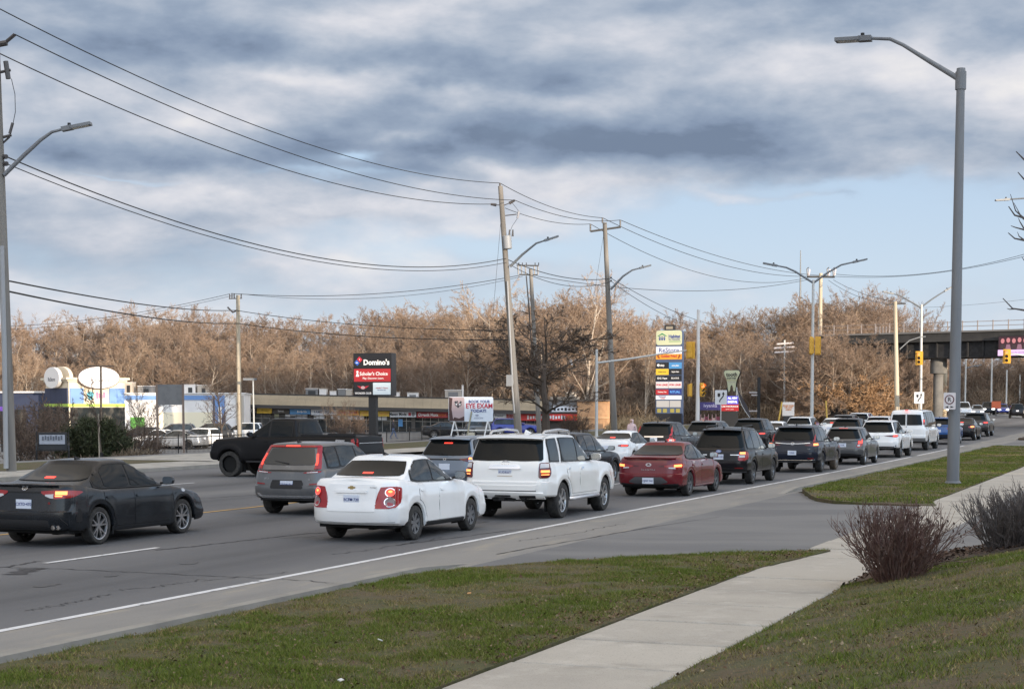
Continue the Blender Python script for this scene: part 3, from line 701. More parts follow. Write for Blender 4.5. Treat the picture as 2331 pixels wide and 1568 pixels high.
BASE = {
 'sedan': dict(W=1.78, H=1.44, wb=2.70, ro=1.0, fo=.92, wr=.325, deck=1.03, gr0=-.50, gr1=.50, gf1=1.55, gf0=2.45, bw=.78, rw=.565, belt=.93, hood=.90, rb=.30),
 'hatch': dict(W=1.72, H=1.54, wb=2.60, ro=.72, fo=.86, wr=.315, deck=1.03, gr0=-.66, gr1=-.36, gf1=1.40, gf0=2.40, bw=.78, rw=.58, belt=.98, hood=.96, rb=.34),
 'suv': dict(W=1.86, H=1.68, wb=2.70, ro=.95, fo=.93, wr=.355, deck=1.10, gr0=-.86, gr1=-.52, gf1=1.35, gf0=2.45, bw=.83, rw=.62, belt=1.06, hood=1.06, rb=.42),
 'van': dict(W=2.0, H=2.12, wb=3.44, ro=1.20, fo=.85, wr=.365, deck=1.22, gr0=-1.16, gr1=-1.04, gf1=2.85, gf0=3.65, bw=.93, rw=.78, belt=1.20, hood=1.12, rb=.48),
}
def solve(kind, **kw):
    d = dict(BASE[kind], kind=kind, corner=.34, cornery=.20, flare=.012, bump=.03, tuck=.06, glassr=.0)
    d.update(kw); return d
def lower_shell(d):
    W2, wb, ro, fo, wr = d['W']/2, d['wb'], d['ro'], d['fo'], d['wr']; ar = wr*1.14
    y0, y1 = -ro, wb+fo
    belt = d.get('beltc') or ([(y0, d['deck']-.04), (y0+.16, d['deck']), (d['gr0'], d['deck']+.015), (d['gr0']+.75, d['belt']+.015), (1.0, d['belt']), (d['gf0']-.5, d['belt']-.01), (d['gf0'], d['hood']+.01), (wb+.25, d['hood']-.09), (y1-.15, d['hood']-.19), (y1, d['hood']-.27)] if d['kind'] == 'sedan' else
            [(y0, d['deck']), (0, d['deck']-.01), (.9, d['belt']), (d['gf0']-.5, d['belt']-.02), (d['gf0'], d['hood']), (wb+.3, d['hood']-.06), (y1-.12, d['hood']-.14), (y1, d['hood']-.24)])
    zlow = [(y0, d['rb']), (-ar, d['rb']-.02), (ar, d['rb']-.08 if d['kind'] != 'pickup' else d['rb']), (wb-ar, d['rb']-.09), (wb+ar, d['rb']-.06), (y1, d['rb']-.05)]
    ys = set(np.linspace(-ar*1.25, wb+ar*1.25, 30))
    for c in (0, wb):
        for i in range(19): ys.add(c+ar*math.cos(PI*i/18))
        ys.add(c-ar*1.001); ys.add(c+ar*1.001)
    ys = np.array(sorted(ys)); ys = ys[np.r_[True, np.diff(ys) > 5e-4]]
    ysides = np.r_[y0+d['cornery'], ys, y1-.24]
    b = d['bump']
    #       phi  inset  rear        front  crease
    rows = [(0.0, .055, .10, .10), (.05, .02, .035, .05), (.16, .004, .005, .01), (.34, 0, 0, 0), (.43, 0, .005, .01), (.455, .003, b, .03), (.62, .006, b+d['tuck']*.25, .06), (.80, .016, b+d['tuck']*.5, .10), (.93, .038, b+d['tuck']*.7, .16), (1.0, .075, b+d['tuck']+.02, .25)]
    R = []
    for phi, ins, dr, df in rows:
        P = outline(W2-ins, y0+dr, y1-df, d['corner'], d['cornery'], .45, .22, .035, ysides, (-ar*1.1, wb+ar*1.1))
        t = np.abs((P[:, 1]-(y0+y1)/2)/((y1-y0)/2)); P[:, 0] *= 1-.035*t**3
        for c in (0, wb): P[:, 0] += d['flare']*np.exp(-(np.abs(P[:, 1]-c)/(ar*1.22))**6)*np.clip(1-phi/.6, 0, 1)*(P[:, 0] > W2*.8)
        if phi <= .62: P[:, 0] -= (P[:, 0] > W2*.9)*.012*np.exp(-((P[:, 1]-wb/2)/(wb*.22))**2)*math.exp(-((phi-.4)/.15)**2)
        zl = si(zlow, P[:, 1], .06)
        for c in (0, wb):
            dd = P[:, 1]-c; m = (np.abs(dd) <= ar*1.0005) & (P[:, 0] > W2*.75)
            zl = np.where(m, np.maximum(zl, wr+np.sqrt(np.maximum(ar**2-dd**2, 0))), zl)
        zb = si(belt, P[:, 1])
        R.append(np.c_[P, zl+(zb-zl)*phi])
    top = R[-1]
    for k, up in ((.93, .012), (.6, .030), (.3, .040), (0, .044)):
        q = top.copy(); q[:, 0] *= k; q[:, 2] += up; R.append(q)
    s = Shell(R, len(rows)); n = len(ysides)-2
    s.j1 = 10; s.j2 = 16; s.j3 = 16+n+6; s.j4 = 16+n; s.belt = belt; s.arch = ar; s.zlow = zlow
    return s
def upper_shell(d, lo):
    H = d['H']; crown = d.get('crown', .055)
    rz = d.get('roofc') or [(d['gr0'], H-crown-.10), (d['gr1'], H-crown-.025), ((d['gr1']+d['gf1'])*.5, H-crown), (d['gf1'], H-crown-.03), (d['gf0'], H-crown-.22)]
    ysides = np.linspace(d['gr0']+.1, d['gf0']-.15, 34)
    R = []; bul = d.get('gbul', .03)
    for q in (0, .12, .35, .6, .82, 1.0):
        e = 4*q*(1-q); w = d['bw']+(d['rw']-d['bw'])*q+.022*e
        yr = d['gr0']+(d['gr1']-d['gr0'])*q-bul*e; yf = d['gf0']+(d['gf1']-d['gf0'])*q+.05*e
        P = outline(w, yr, yf, .16+.06*q, .09, .30, .16, .05, ysides, (1e9, 1e9) if False else (yr+.35, yf-.45))
        t = (P[:, 1]-(yr+yf)/2)/((yf-yr)/2); P[:, 0] *= 1-.05*np.abs(t)**3*(1 if d['kind'] != 'van' else .3)
        zb = si(lo.belt, P[:, 1])-.025; zt = si(rz, P[:, 1], .15)
        R.append(np.c_[P, zb+(zt-zb)*q])
    top = R[-1]
    ym = (d['gr1']+d['gf1'])/2
    for k, up in ((.955, .022), (.86, .038), (.6, .05), (.3, .054), (0, .055)):
        q = top.copy(); q[:, 0] *= k; q[:, 1] = ym+(q[:, 1]-ym)*(.965 if k < .955 else .985); q[:, 2] += up*crown/.055; R.append(q)
    s = Shell(R, 6); s.j1 = 10; s.j2 = 16; s.j3 = 16+32+6; s.j4 = 16+32; s.rz = rz
    return s
class Car: pass
def car(name, label, cat, d, pm, loc, rz=0.0, group=None, detail=2, roof_m=None, glass=None):
    c = Car(); c.d = d; root = thing(name, label, cat, loc, rz, group); c.root = root
    lo = lower_shell(d); up = upper_shell(d, lo); c.lo, c.up = lo, up
    W2, wb, ro, fo, wr = d['W']/2, d['wb'], d['ro'], d['fo'], d['wr']; ar = lo.arch; H = d['H']
    lo.mesh(MB()).build('body', pm, root, True, angle=32, fix=True)
    up.mesh(MB()).build('roof', roof_m or pm, root, True, angle=50, fix=True)
    c.pm = pm; c.glass = glass or M_glass
    # dark inside of the arches and below
    mb = MB()
    bot = lo.V[0]
    for sg in (1, -1):
        for c0 in (0, wb):
            sel = [p for p in bot if abs(p[1]-c0) < ar*1.0004 and p[0] > W2*.75]
            mb.grid([[(sg*p[0], p[1], p[2]) for p in sel], [(sg*(W2-.32), p[1], p[2]) for p in sel]])
            mb.add([(sg*(W2-.30), c0-ar, .15), (sg*(W2-.30), c0+ar, .15), (sg*(W2-.30), c0+ar, d['belt']-.15), (sg*(W2-.30), c0-ar, d['belt']-.15)], [(0, 1, 2, 3)])
    mb.box(-W2+.14, W2-.14, -ro+.22, -ar-.02, d['rb']-.06, d['rb']+.25); mb.box(-W2+.30, W2-.30, -ar-.02, wb+fo-.3, d['rb']-.10, d['rb']+.30); mb.box(-W2+.16, W2-.16, ar+.02, wb-ar-.02, d['rb']-.08, d['rb']+.2)
    mb.box(-.06, .06, -.1, wb, d['rb']-.14, d['rb']-.08)
    mb.build('underbody', M_well, root)
    tw = d.get('tw', .215); tm, rm = wheel_meshes(wr, tw, d.get('rim', 'plain'))
    st = d.get('steer', 0.0)
    for sg in (1, -1):
        for y in (0, wb):
            w = link('wheel', tm, root, (sg*(W2-.03-tw/2), y, wr), (random.random()*6 if False else 0, 0, (0 if sg > 0 else PI)+(st if y else 0)))
            w.rotation_euler.x = random.random()*6.28; w.rotation_euler.order = 'XYZ'
            r = link('rim', rm, w)
    # glass
    gr0, gr1, gf0, gf1 = d['gr0'], d['gr1'], d['gf0'], d['gf1']
    zr0 = float(si(lo.belt, gr0))+.0; zr1 = float(si(up.rz, gr1))
    rw_ = d.get('rearwin') or (d['bw']-.10, d['rw']-.055, zr0+.045, zr1-.035)
    def rear_cols(xb, xt, z0, z1, n=6, rc=.05):
        # a trapezoid with rounded corners, as columns
        L = []
        for i in range(-n, n+1):
            x = xb*i/n; ax = abs(x); top = z1; bot_ = z0
            if ax > xt: top = z0+(z1-z0)*max(.12, (xb-ax)/(xb-xt+1e-6))
            L.append((x, bot_+(.02 if i in (-n, n) else 0), top))
        return L
    xb, xt, z0, z1 = rw_
    c.rw = rw_
    mb = MB()
    L = []
    for x in list(np.linspace(-xb, -xt, 4))+list(np.linspace(-xt, xt, 9))[1:-1]+list(np.linspace(xt, xb, 4)):
        ax = abs(x); f = 1 if ax <= xt else (xb-ax)/(xb-xt+1e-6)
        L.append((x, z0+(.03 if ax > xb-.01 else .0)+.012*(ax/xb)**2, z0+.05+(z1-z0-.05)*f-.012*(ax/xt)**2*(ax <= xt)))
    up.patch(mb, 'x', L, d.get('rwoff', .013), 6, sub=.3, skirt=.02); mb.build('rear_window', c.glass, root, True, angle=40, fix=True)
    c.rl = L
    # side glass: list of (y, low, high) columns per pane
    def sidez(y): return float(si(lo.belt, y))+.035
    def topz(y):
        # underside of the roof rail at y, following the slopes of the front and rear
        z = float(si(up.rz, y, .15))-.05
        zb = float(si(lo.belt, y))
        if y < gr1+.12: z = min(z, zb+(z-zb)*max(0, (y-(gr0+.12))/(gr1-gr0+1e-6)))
        if y > gf1-.06: z = min(z, zb+(z-zb)*max(0, (gf0-.16-y)/(gf0-gf1+1e-6)))
        return z
    c.sidez, c.topz = sidez, topz
    panes = d.get('panes')
    if panes is None:
        if d['kind'] == 'sedan': panes = [(gr0+.46, gr0+.70), (gr0+.73, 1.02), (1.09, gf0-.30)]
        elif d['kind'] == 'hatch': panes = [(gr0+.40, .20), (.26, 1.0), (1.07, gf0-.28)]
        elif d['kind'] == 'van': panes = [(-1.0, -.35), (-.27, .40), (.48, 1.1), (1.18, 1.75), (1.9, gf0-.35)]
        else: panes = [(gr0+.34, .12), (.19, 1.0), (1.07, gf0-.28)]
    mbp = []
    for pi, (a, b) in enumerate(panes):
        k = max(4, int((b-a)/.09)); cols = []
        for i in range(k+1):
            y = a+(b-a)*i/k; l = sidez(y); h = topz(y)
            if i in (0, k): l += .015; h -= .012
            if h-l > .03: cols.append((y, l, h))
        if len(cols) > 1: mbp.append(cols)
    for sg in (1, -1):
        # black surround, then the panes a little proud of it
        for gi in d.get('groups', [list(range(len(panes)))]):
            ya, yb = panes[gi[0]][0]-.035, panes[gi[-1]][1]+(.06 if gi[-1] == len(panes)-1 else .035)
            cols = [(y, sidez(y)-.022, max(topz(y)+.018, sidez(y)+.01)) for y in np.linspace(ya, yb, 26)]
            mb = MB(); up.patch(mb, 'y', cols, .012, 4, sg, 1.0, .03); mb.build('window_surround', M_trim, root, True, angle=40, fix=True)
        for cols in mbp:
            mb = MB(); up.patch(mb, 'y', cols, .018, 4, sg, 1.0, .004); mb.build('side_window', d.get('sglass') or M_glass_l, root, True, angle=40, fix=True)
    # windshield
    mb = MB(); zf0 = float(si(lo.belt, gf0))+.03; zf1 = float(si(up.rz, gf1))-.03; L = []
    for x in np.linspace(-d['bw']+.12, d['bw']-.12, 11):
        f = 1 if abs(x) <= d['rw']-.07 else max(.1, (d['bw']-.12-abs(x))/(d['bw']-d['rw']-.05)); L.append((x, zf0+.03, zf0+.06+(zf1-zf0-.06)*f))
    up.patch(mb, 'f', L, .005, 5); mb.build('windshield', M_glass, root, True, angle=40, fix=True)
    # mirrors
    zm = sidez(gf0-.42)+.03
    for sg in (1, -1):
        mb = MB(); x0 = W2-.06; mb.tube([(sg*(x0-.04), gf0-.40, zm-.01), (sg*(x0+.06), gf0-.42, zm+.0)], .025, 6)
        mb.build('mirror_arm', M_plast, root)
        mb = MB(); cxm = sg*(x0+.14); n = 8
        rings = []
        for yy, k in ((-.045, .92), (-.03, 1.0), (.03, .95), (.075, .65), (.095, .25)):
            rings.append([(cxm+.115*k*math.copysign(abs(math.cos(t))**.6, math.cos(t)), gf0-.42+yy, zm+.045+.075*k*math.copysign(abs(math.sin(t))**.6, math.sin(t))) for t in [2*PI*i/14 for i in range(15)]])
        mb.grid(rings); mb.k = 1; mb.add(rings[0][:14], [tuple(range(14))])
        mb.build('side_mirror', [d.get('mirror_m') or pm, M_chrome], root, True, angle=35)
    # lamps at the front
    for sg in (1, -1):
        mb = MB(); zc = float(si(lo.belt, wb+fo-.2))-.13
        lo.patch(mb, 'f', [(.40*W2, zc-.05, zc+.045), (.62*W2, zc-.06, zc+.07), (.84*W2, zc-.05, zc+.085)], .008, 3, sg); mb.build('headlight', M_clear if not d.get('lights_on') else M_head, root, True, fix=True)
    c.side = lambda nm, cols, m, off=.006, nz=3, mode='y', sh=None, par=None, sides=(1, -1), sub=.08: [(lambda mb: ((sh or lo).patch(mb, mode, cols, off, nz, sg, sub), mb.build(nm, m, par or root, True, angle=40, fix=True))[1])(MB()) for sg in sides]
    c.one = lambda nm, mode, cols, m, off=.006, nz=3, sh=None, par=None, sub=.08: c.side(nm, cols, m, off, nz, mode, sh, par, (1,), sub)[0]
    # doors with their handles
    if detail >= 1 and d.get('doors', True):
        yA = max(ar+.06, .0); yM = d.get('door_mid', 1.05); yB = min(wb-ar-.04, gf0-.12)
        for (a, b, hy, rear) in ((d.get('door_rear', .12), yM-.012, d.get('door_rear', .12)+.13, True), (yM+.012, yB, yM+.15, False)):
            cols = []
            for i in range(13):
                y = a+(b-a)*i/12; l = float(si(lo.zlow, y))+.09; dd = abs(y)
                if dd < ar+.07: l = max(l, wr+math.sqrt(max((ar+.06)**2-dd**2, 0))+.02)
                if abs(y-wb) < ar+.06: l = max(l, wr+math.sqrt(max((ar+.05)**2-(y-wb)**2, 0))+.02)
                cols.append((y, l, float(si(lo.belt, y))-.035))
            for sg in (1, -1):
                mb = MB(); lo.patch(mb, 'y', [(y, l-.008, h) for y, l, h in [(cols[0][0]-.009, *cols[0][1:])]+cols[1:-1]+[(cols[-1][0]+.009, *cols[-1][1:])]], .0015, 3, sg, 1.0); mb.build('door_seam', M_well, root, True, fix=True)
                mb = MB(); lo.patch(mb, 'y', cols, .006, 7, sg, 1.0); dr = mb.build('door', pm, root, True, angle=40, fix=True)
                hz = float(si(lo.belt, hy))-.13; mb = MB(); lo.patch(mb, 'y', [(hy-.09, hz-.012, hz+.012), (hy-.06, hz-.022, hz+.020), (hy+.06, hz-.022, hz+.022), (hy+.09, hz-.014, hz+.016)], .024, 2, sg); mb.build('handle', d.get('handle_m') or pm, dr, True, fix=True)
    if d.get('sill'): c.side('sill_trim', [(ar+.05, float(si(lo.zlow, ar))-.0, float(si(lo.zlow, ar))+.075), (wb-ar-.05, float(si(lo.zlow, wb-ar)), float(si(lo.zlow, wb-ar))+.075)], M_plast, .008)
    if d.get('cladding'):
        for c0 in (0, wb):
            for sg in (1, -1):
                mb = MB(); A = []
                for i in range(17):
                    t = PI*i/16; A.append((ar*1.0, ar+.075, t))
                P = [[lo.at('y', c0-r_*math.cos(t), wr+r_*math.sin(t))*np.array((sg, 1, 1))+np.array((sg*.012, 0, 0)) for r_ in (a, b)] for a, b, t in A]
                mb.grid(P); mb.build('arch_trim', M_plast, root, True)
    # the plate
    px, pz = d.get('plate', (0, .80))
    mb = MB(); p0 = lo.at('x', abs(px)+.01, pz); y = float(p0[1])-.012
    pt = MB().box(px-.152, px+.152, y-.004, y+.03, pz-.078, pz+.078).build('license_plate', M_plate, root)
    if d.get('plate_text') and detail >= 2: text(d['plate_text'], .074, M_pltxt, pt, (px, y-.0075, pz-.004), bold=.015, ext=.0008, sx=.95)
    c.py = y
    # brake lamp in or above the glass
    if d.get('chmsl', True):
        zt = d.get('chmsl_z')
        if zt is None:
            if d['kind'] == 'sedan': c.one('brake_light', 'x', [(-.10, z0+.035, z0+.058), (.10, z0+.035, z0+.058)], M_lit, .017, 2, up)
            else: c.one('brake_light', 'x', [(-.17, zr1+.0, zr1+.024), (.17, zr1+.0, zr1+.024)], M_lit, .016 if not d.get('spoiler') else .1, 2, up)
    if d.get('spoiler'):
        L_ = d['spoiler']; mb = MB(); P = []
        for x in np.linspace(-d['rw']+.02, d['rw']-.02, 13):
            p = up.at('x', abs(x), zr1-.01); yy = p[1]; zz = float(si(up.rz, gr1+.1))+.03-.02*(x/d['rw'])**2
            P.append([(x, yy+.25, zz+.014), (x, yy-.0, zz+.004), (x, yy-L_, zz-.022), (x, yy-L_-.008, zz-.040), (x, yy-L_+.02, zz-.052), (x, yy+.03, zz-.075)])
        mb.grid(P); mb.add([q for q in P[0]], [tuple(range(6))]); mb.add([q for q in P[-1]], [tuple(range(6))]); mb.build('spoiler', roof_m or pm, root, True, angle=40, fix=True)
    if d.get('wiper', d['kind'] != 'sedan'):
        a = up.at('x', .02, z0+.03); b = up.at('x', .34, z0+.085)
        MB().tube([a+np.array((0, -.03, 0)), b*np.array((-1, 1, 1))*1.0+np.array((0, -.022, 0))], [.012, .006], 5).build('wiper', M_plast, root)
    if d.get('fin', True):
        yq = gr1+.25; zq = float(si(up.rz, yq))+d.get('crown', .055)-.006
        MB().prism([(0, 0), (0, 0)], 0, 0) if False else MB().add([(-.03, yq+.10, zq), (.03, yq+.10, zq), (.022, yq-.07, zq), (-.022, yq-.07, zq), (0, yq-.085, zq+.065)], [(0, 1, 4), (1, 2, 4), (2, 3, 4), (3, 0, 4)]).build('antenna', M_plast if d.get('findark', True) else pm, root)
    return c
def tails(c, cols, m=None, lit=None, lm=None, clear=None, sh=None, off=.010, cm=None, sub=.06):
    sh = sh or c.lo
    for sg in (1, -1):
        mb = MB(); sh.patch(mb, 's', cols, off, 3, sg, sub); t = mb.build('tail_light', m or M_red, c.root, True, angle=40, fix=True)
        for L, mm in ((lit, lm or M_lit), (clear, cm or M_clear)):
            for q in ([] if L is None else (L if isinstance(L[0], list) else [L])):
                mb = MB(); sh.patch(mb, 's', q, off+.005, 2, sg, sub); mb.build('lamp' if mm is not (cm or M_clear) else 'reversing_lamp', mm, t, True, fix=True)
def strip(c, nm, pts, w, m, off=.008, mode='x', sh=None, par=None, n=4):
    """a thin raised line across the tail: pts = (a, z)"""
    cols = []
    for (a0, z0), (a1, z1) in zip(pts[:-1], pts[1:]):
        for i in range(n): cols.append((a0+(a1-a0)*i/n, z0+(z1-z0)*i/n-w/2, z0+(z1-z0)*i/n+w/2))
    cols.append((pts[-1][0], pts[-1][1]-w/2, pts[-1][1]+w/2))
    return c.one(nm, mode, cols, m, off, 2, sh, par)
def badge_oval(c, z, rx, rz, m=None, kind='rings', x=0.0, sh=None):
    sh = sh or c.lo; mb = MB(); sh.disc(mb, 'x', x, z, rx, rz, .012, 1, 24, .78)
    if kind == 'rings': sh.disc(mb, 'x', x, z+rz*.12, rx*.42, rz*.78, .012, 1, 18, .72); sh.disc(mb, 'x', x, z+rz*.45, rx*.78, rz*.42, .012, 1, 18, .75)
    if kind == 'slant':
        y = float(sh.at('x', .05, z)[1])-.014
        for dx in (-.35, .35): mb.add([(x+rx*(dx-.12-.1), y, z-rz*.7), (x+rx*(dx+.05-.1), y, z-rz*.7), (x+rx*(dx+.20), y, z+rz*.7), (x+rx*(dx+.03), y, z+rz*.7)], [(0, 1, 2, 3)])
        mb.add([(x-rx*.4, y, z-rz*.18), (x+rx*.4, y, z-.0), (x+rx*.4, y, z+rz*.2), (x-rx*.4, y, z+.0)], [(0, 1, 2, 3)])
    return mb.build('emblem', m or M_silver, c.root)
def rear_text(c, s, x, z, size, m=None, sh=None, sx=1.0, bold=.01):
    y = float((sh or c.lo).at('x', abs(x)+.01, z)[1])-.012
    return text(s, size, m or M_silver, c.root, (x, y, z), bold=bold, ext=.002, sx=sx)
def pos(X, Y): return (X+float(bend(Y)), Y, float(rise(Y)))
QUEUE = 'cars queued in the traffic lanes'
M_lpred = mat('reflector_red', (.22, .01, .01), .25)

# --- dusty black saloon at the left edge
d = solve('sedan', W=1.79, H=1.465, ro=1.0, fo=.93, wr=.325, deck=1.045, rim='sport', plate=(0, .735), plate_text='CXTD\u00b7470', tw=.22, rb=.29, corner=.42, cornery=.24,
          panes=[(-.02, .24), (.28, 1.02), (1.09, 2.16)], gr0=-.62, gr1=.35, gf1=1.40, gf0=2.45, sglass=M_glass)
c = car('parked_car' if False else 'car', 'dusty black sedan at the left edge of the photo', 'car', d, P_corolla, pos(-18.3, 24.5), .02, QUEUE)
c.root['label'] = 'dusty black sedan with split-spoke alloys at the left edge of the photo'
tails(c, [(.34, .925, .955), (.46, .855, .965), (.60, .825, .975), (.86, .845, .968), (1.04, .895, .955), (1.14, .925, .94)], M_red,
      [[(.60, .895, .955), (.80, .895, .955)], [(.60, .865, .885), (.72, .865, .885)]], M_hot, [(.42, .872, .90), (.52, .838, .905), (.57, .835, .91)])
c.one('spoiler', 'x', [(-.62, 1.03, 1.06), (-.5, 1.02, 1.062), (.5, 1.02, 1.062), (.62, 1.03, 1.06)], P_corolla, .05, 3)
strip(c, 'trim_strip', [(-.36, .935), (.36, .935)], .022, M_trim, .006)
badge_oval(c, 1.0, .058, .040)
rear_text(c, 'SE', .50, .755, .05, mat('badge_red', (.3, .02, .02), .3))
strip(c, 'bumper_trim', [(-.80, .40), (-.66, .55), (-.5, .575), (.5, .575), (.66, .55), (.80, .40)], .022, M_plast, .012)
c.one('diffuser', 'x', [(-.62, .30, .32), (-.48, .30, .47), (.48, .30, .47), (.62, .30, .32)], M_plast, .010)
for x in (.585, .665, -.585, -.665):
    p = c.lo.at('x', abs(x), .345); MB().lathe([(.028, 0), (.036, 0), (.036, .12), (.026, .12), (.026, .01), (.001, .01)], 14, 'y', (x, p[1]-.03, .345)).build('exhaust_tip', M_chrome, c.root, True)
c.side('visor', [(y, c.topz(y)+.004, c.topz(y)+.030) for y in np.linspace(.1, 1.95, 16)], M_trim, .022, 2, sh=c.up)
c.side('marker_badge', [(2.62, .80, .84), (2.68, .79, .85), (2.74, .80, .84)], M_chrome, .008)
c.side('bumper_vent', [(-.72, .44, .50), (-.62, .42, .66), (-.55, .44, .60)], M_trim, .006)
c.side('mud_flap', [(.385, .16, .34), (.41, .16, .34)], M_plast, .012)

# --- white small saloon
d = solve('sedan', W=1.735, H=1.515, wb=2.525, ro=.92, fo=.93, wr=.31, deck=1.085, gr0=-.50, gr1=.26, gf1=1.20, gf0=2.20, bw=.76, rw=.60, belt=1.0, hood=.98, rim='cover', plate=(0, .755), plate_text='BCFM\u00b7739',
          rb=.31, corner=.40, cornery=.24, sill=True, panes=[(.02, .84), (.90, 1.94)], handle_m=P_white, mirror_m=M_trim, door_mid=.98, tw=.185, chmsl_z=None)
c = car('car', 'white compact sedan with round-lensed red tail lights and grey wheel covers, in the curb lane', 'car', d, P_white, pos(-13.58, 27.38), .0, QUEUE)
tails(c, [(.46, .605, .64), (.50, .60, .86), (.55, .60, .975), (.70, .60, .985), (.84, .62, .985), (.93, .70, .97), (.97, .80, .95)], M_red)
for sg in (1, -1):
    mb = MB(); c.lo.disc(mb, 's', .72, .715, .105, .085, .018, sg, 22, .86); c.lo.disc(mb, 's', .72, .885, .095, .078, .018, sg, 22, .84); mb.build('lamp_ring', M_chrome, c.root)
    mb = MB(); c.lo.disc(mb, 's', .72, .715, .09, .073, .017, sg, 22); mb.build('reversing_lamp', mat('grey_lens', (.28, .22, .22), .15), c.root)
    mb = MB(); c.lo.disc(mb, 's', .72, .885, .08, .065, .017, sg, 22); mb.build('brake_light', M_lit, c.root)
    mb = MB(); c.lo.disc(mb, 's', .72, .90, .04, .022, .020, sg, 12); mb.build('brake_light', M_hot, c.root)
c.one('trunk_lid', 'x', [(-.47, .56, .98), (-.44, .545, 1.02), (.44, .545, 1.02), (.47, .56, .98)], P_white, .010, 6)
c.one('plate_recess', 'x', [(-.30, .64, .87), (.30, .64, .87)], P_white, .004)
strip(c, 'garnish', [(-.30, .895), (.30, .895)], .050, P_white, .034)
mb = MB(); y = float(c.lo.at('x', .02, .965)[1])-.018
mb.add([(x, y, z) for x, z in ((-.075, .95), (-.068, .978), (-.035, .978), (-.03, .995), (.03, .995), (.035, .978), (.075, .978), (.068, .95), (.035, .95), (.03, .933), (-.03, .933), (-.035, .95))], [tuple(range(12))]); mb.build('emblem', mat('badge_gold', (.45, .33, .14), .3, .8), c.root)
rear_text(c, 'SONIC', .42, .965, .045)
strip(c, 'bumper_crease', [(-.78, .37), (0, .35), (.78, .37)], .016, mat('crease_grey', (.45, .45, .45), .4), .010)
MB().tube([(0, .42, 1.50), (-.03, .30, 1.62)], [.010, .006], 6).build('antenna', M_plast, c.root)
# --- white four wheel drive
d = solve('suv', W=1.925, H=1.80, wb=2.79, ro=1.10, fo=.93, wr=.385, deck=1.20, gr0=-.97, gr1=-.72, gf1=1.30, gf0=2.28, bw=.88, rw=.76, belt=1.17, hood=1.16, rb=.50, rim='multi', plate=(0, 1.0), plate_text='KUDRAT',
          corner=.24, cornery=.16, flare=.035, bump=.09, tuck=.03, tw=.25, spoiler=.16, wiper=False, groups=[[0], [1, 2]], panes=[(-.62, -.14), (.06, .98), (1.05, 2.02)], rearwin=(.80, .725, 1.23, 1.675), door_rear=.20, door_mid=1.03, handle_m=M_chrome, crown=.05, gbul=.01, fin=False)
c = car('car', 'large white four-wheel-drive with roof rails and tinted rear window, behind a red sedan', 'car', d, P_pearl, pos(-13.25, 33.9), .0, QUEUE, glass=M_glass)
tails(c, [(.745, .905, 1.185), (.77, .88, 1.20), (.95, .89, 1.20), (1.02, .93, 1.18), (1.06, .98, 1.12)], M_reddk,
      [[(.79, 1.0, 1.05), (.98, 1.0, 1.05)], [(.80, .945, .965), (.97, .95, .97)]], M_hot, [(.77, 1.09, 1.18), (.97, 1.10, 1.175)], off=.020)
c.one('tailgate', 'x', [(-.735, .66, 1.17), (-.70, .63, 1.20), (.70, .63, 1.20), (.735, .66, 1.17)], P_pearl, .016, 6)
strip(c, 'tailgate_gap', [(-.72, .622), (.72, .622)], .018, M_well, .006)
c.one('garnish', 'x', [(-.36, 1.075, 1.095), (-.31, 1.07, 1.155), (.31, 1.07, 1.155), (.36, 1.075, 1.095)], M_chrome, .045, 3)
badge_oval(c, 1.185, .088, .060)
c.one('bumper', 'x', [(-.86, .46, .60), (-.25, .47, .61), (.25, .47, .61), (.86, .46, .60)], P_pearl, .07, 4, sub=.1)
for sg in (1, -1): strip(c, 'bumper_slot', [(sg*.36, .535), (sg*.72, .54)], .028, M_well, .078)
c.one('tow_recess', 'x', [(-.23, .40, .46), (-.17, .40, .575), (.17, .40, .575), (.23, .40, .46)], M_well, .080)
MB().box(-.06, .06, -1.20, -1.0, .42, .49).build('tow_hitch', M_trim, c.root)
MB().lathe([(.02, -.0), (.045, 0), (.045, .25), (.03, .25)], 12, 'y', (.46, -1.14, .44)).build('exhaust_tip', M_trim, c.root)
MB().lathe([(.001, 0), (.37, 0), (.385, .04), (.385, .22), (.3, .25)], 26, 'z', (.18, -.62, .40)).build('spare_tyre', M_tyre, c.root, True)
for sg in (1, -1):
    z = 1.80
    MB().tube([(sg*.60, -.35, z-.015), (sg*.60, -.25, z+.045), (sg*.60, .6, z+.075), (sg*.60, 1.2, z+.04), (sg*.60, 1.30, z-.03)], .026, 8).build('roof_rail', M_silver, c.root, True)
    MB().tube([(sg*.90, .45, .40), (sg*.97, .55, .40), (sg*.97, 2.2, .40), (sg*.90, 2.3, .40)], .045, 8).build('side_step', M_silver, c.root, True)
c.one('number_bracket', 'x', [(-.17, .915, .93), (.17, .915, .93)], mat('beige_plate', (.5, .40, .30), .5), .022)
MB().add([(-.05, .45, 1.80), (.05, .45, 1.80), (.035, .2, 1.80), (-.035, .2, 1.80), (0, .2, 1.88)], [(0, 1, 4), (1, 2, 4), (2, 3, 4), (3, 0, 4)]).build('antenna', P_pearl, c.root)
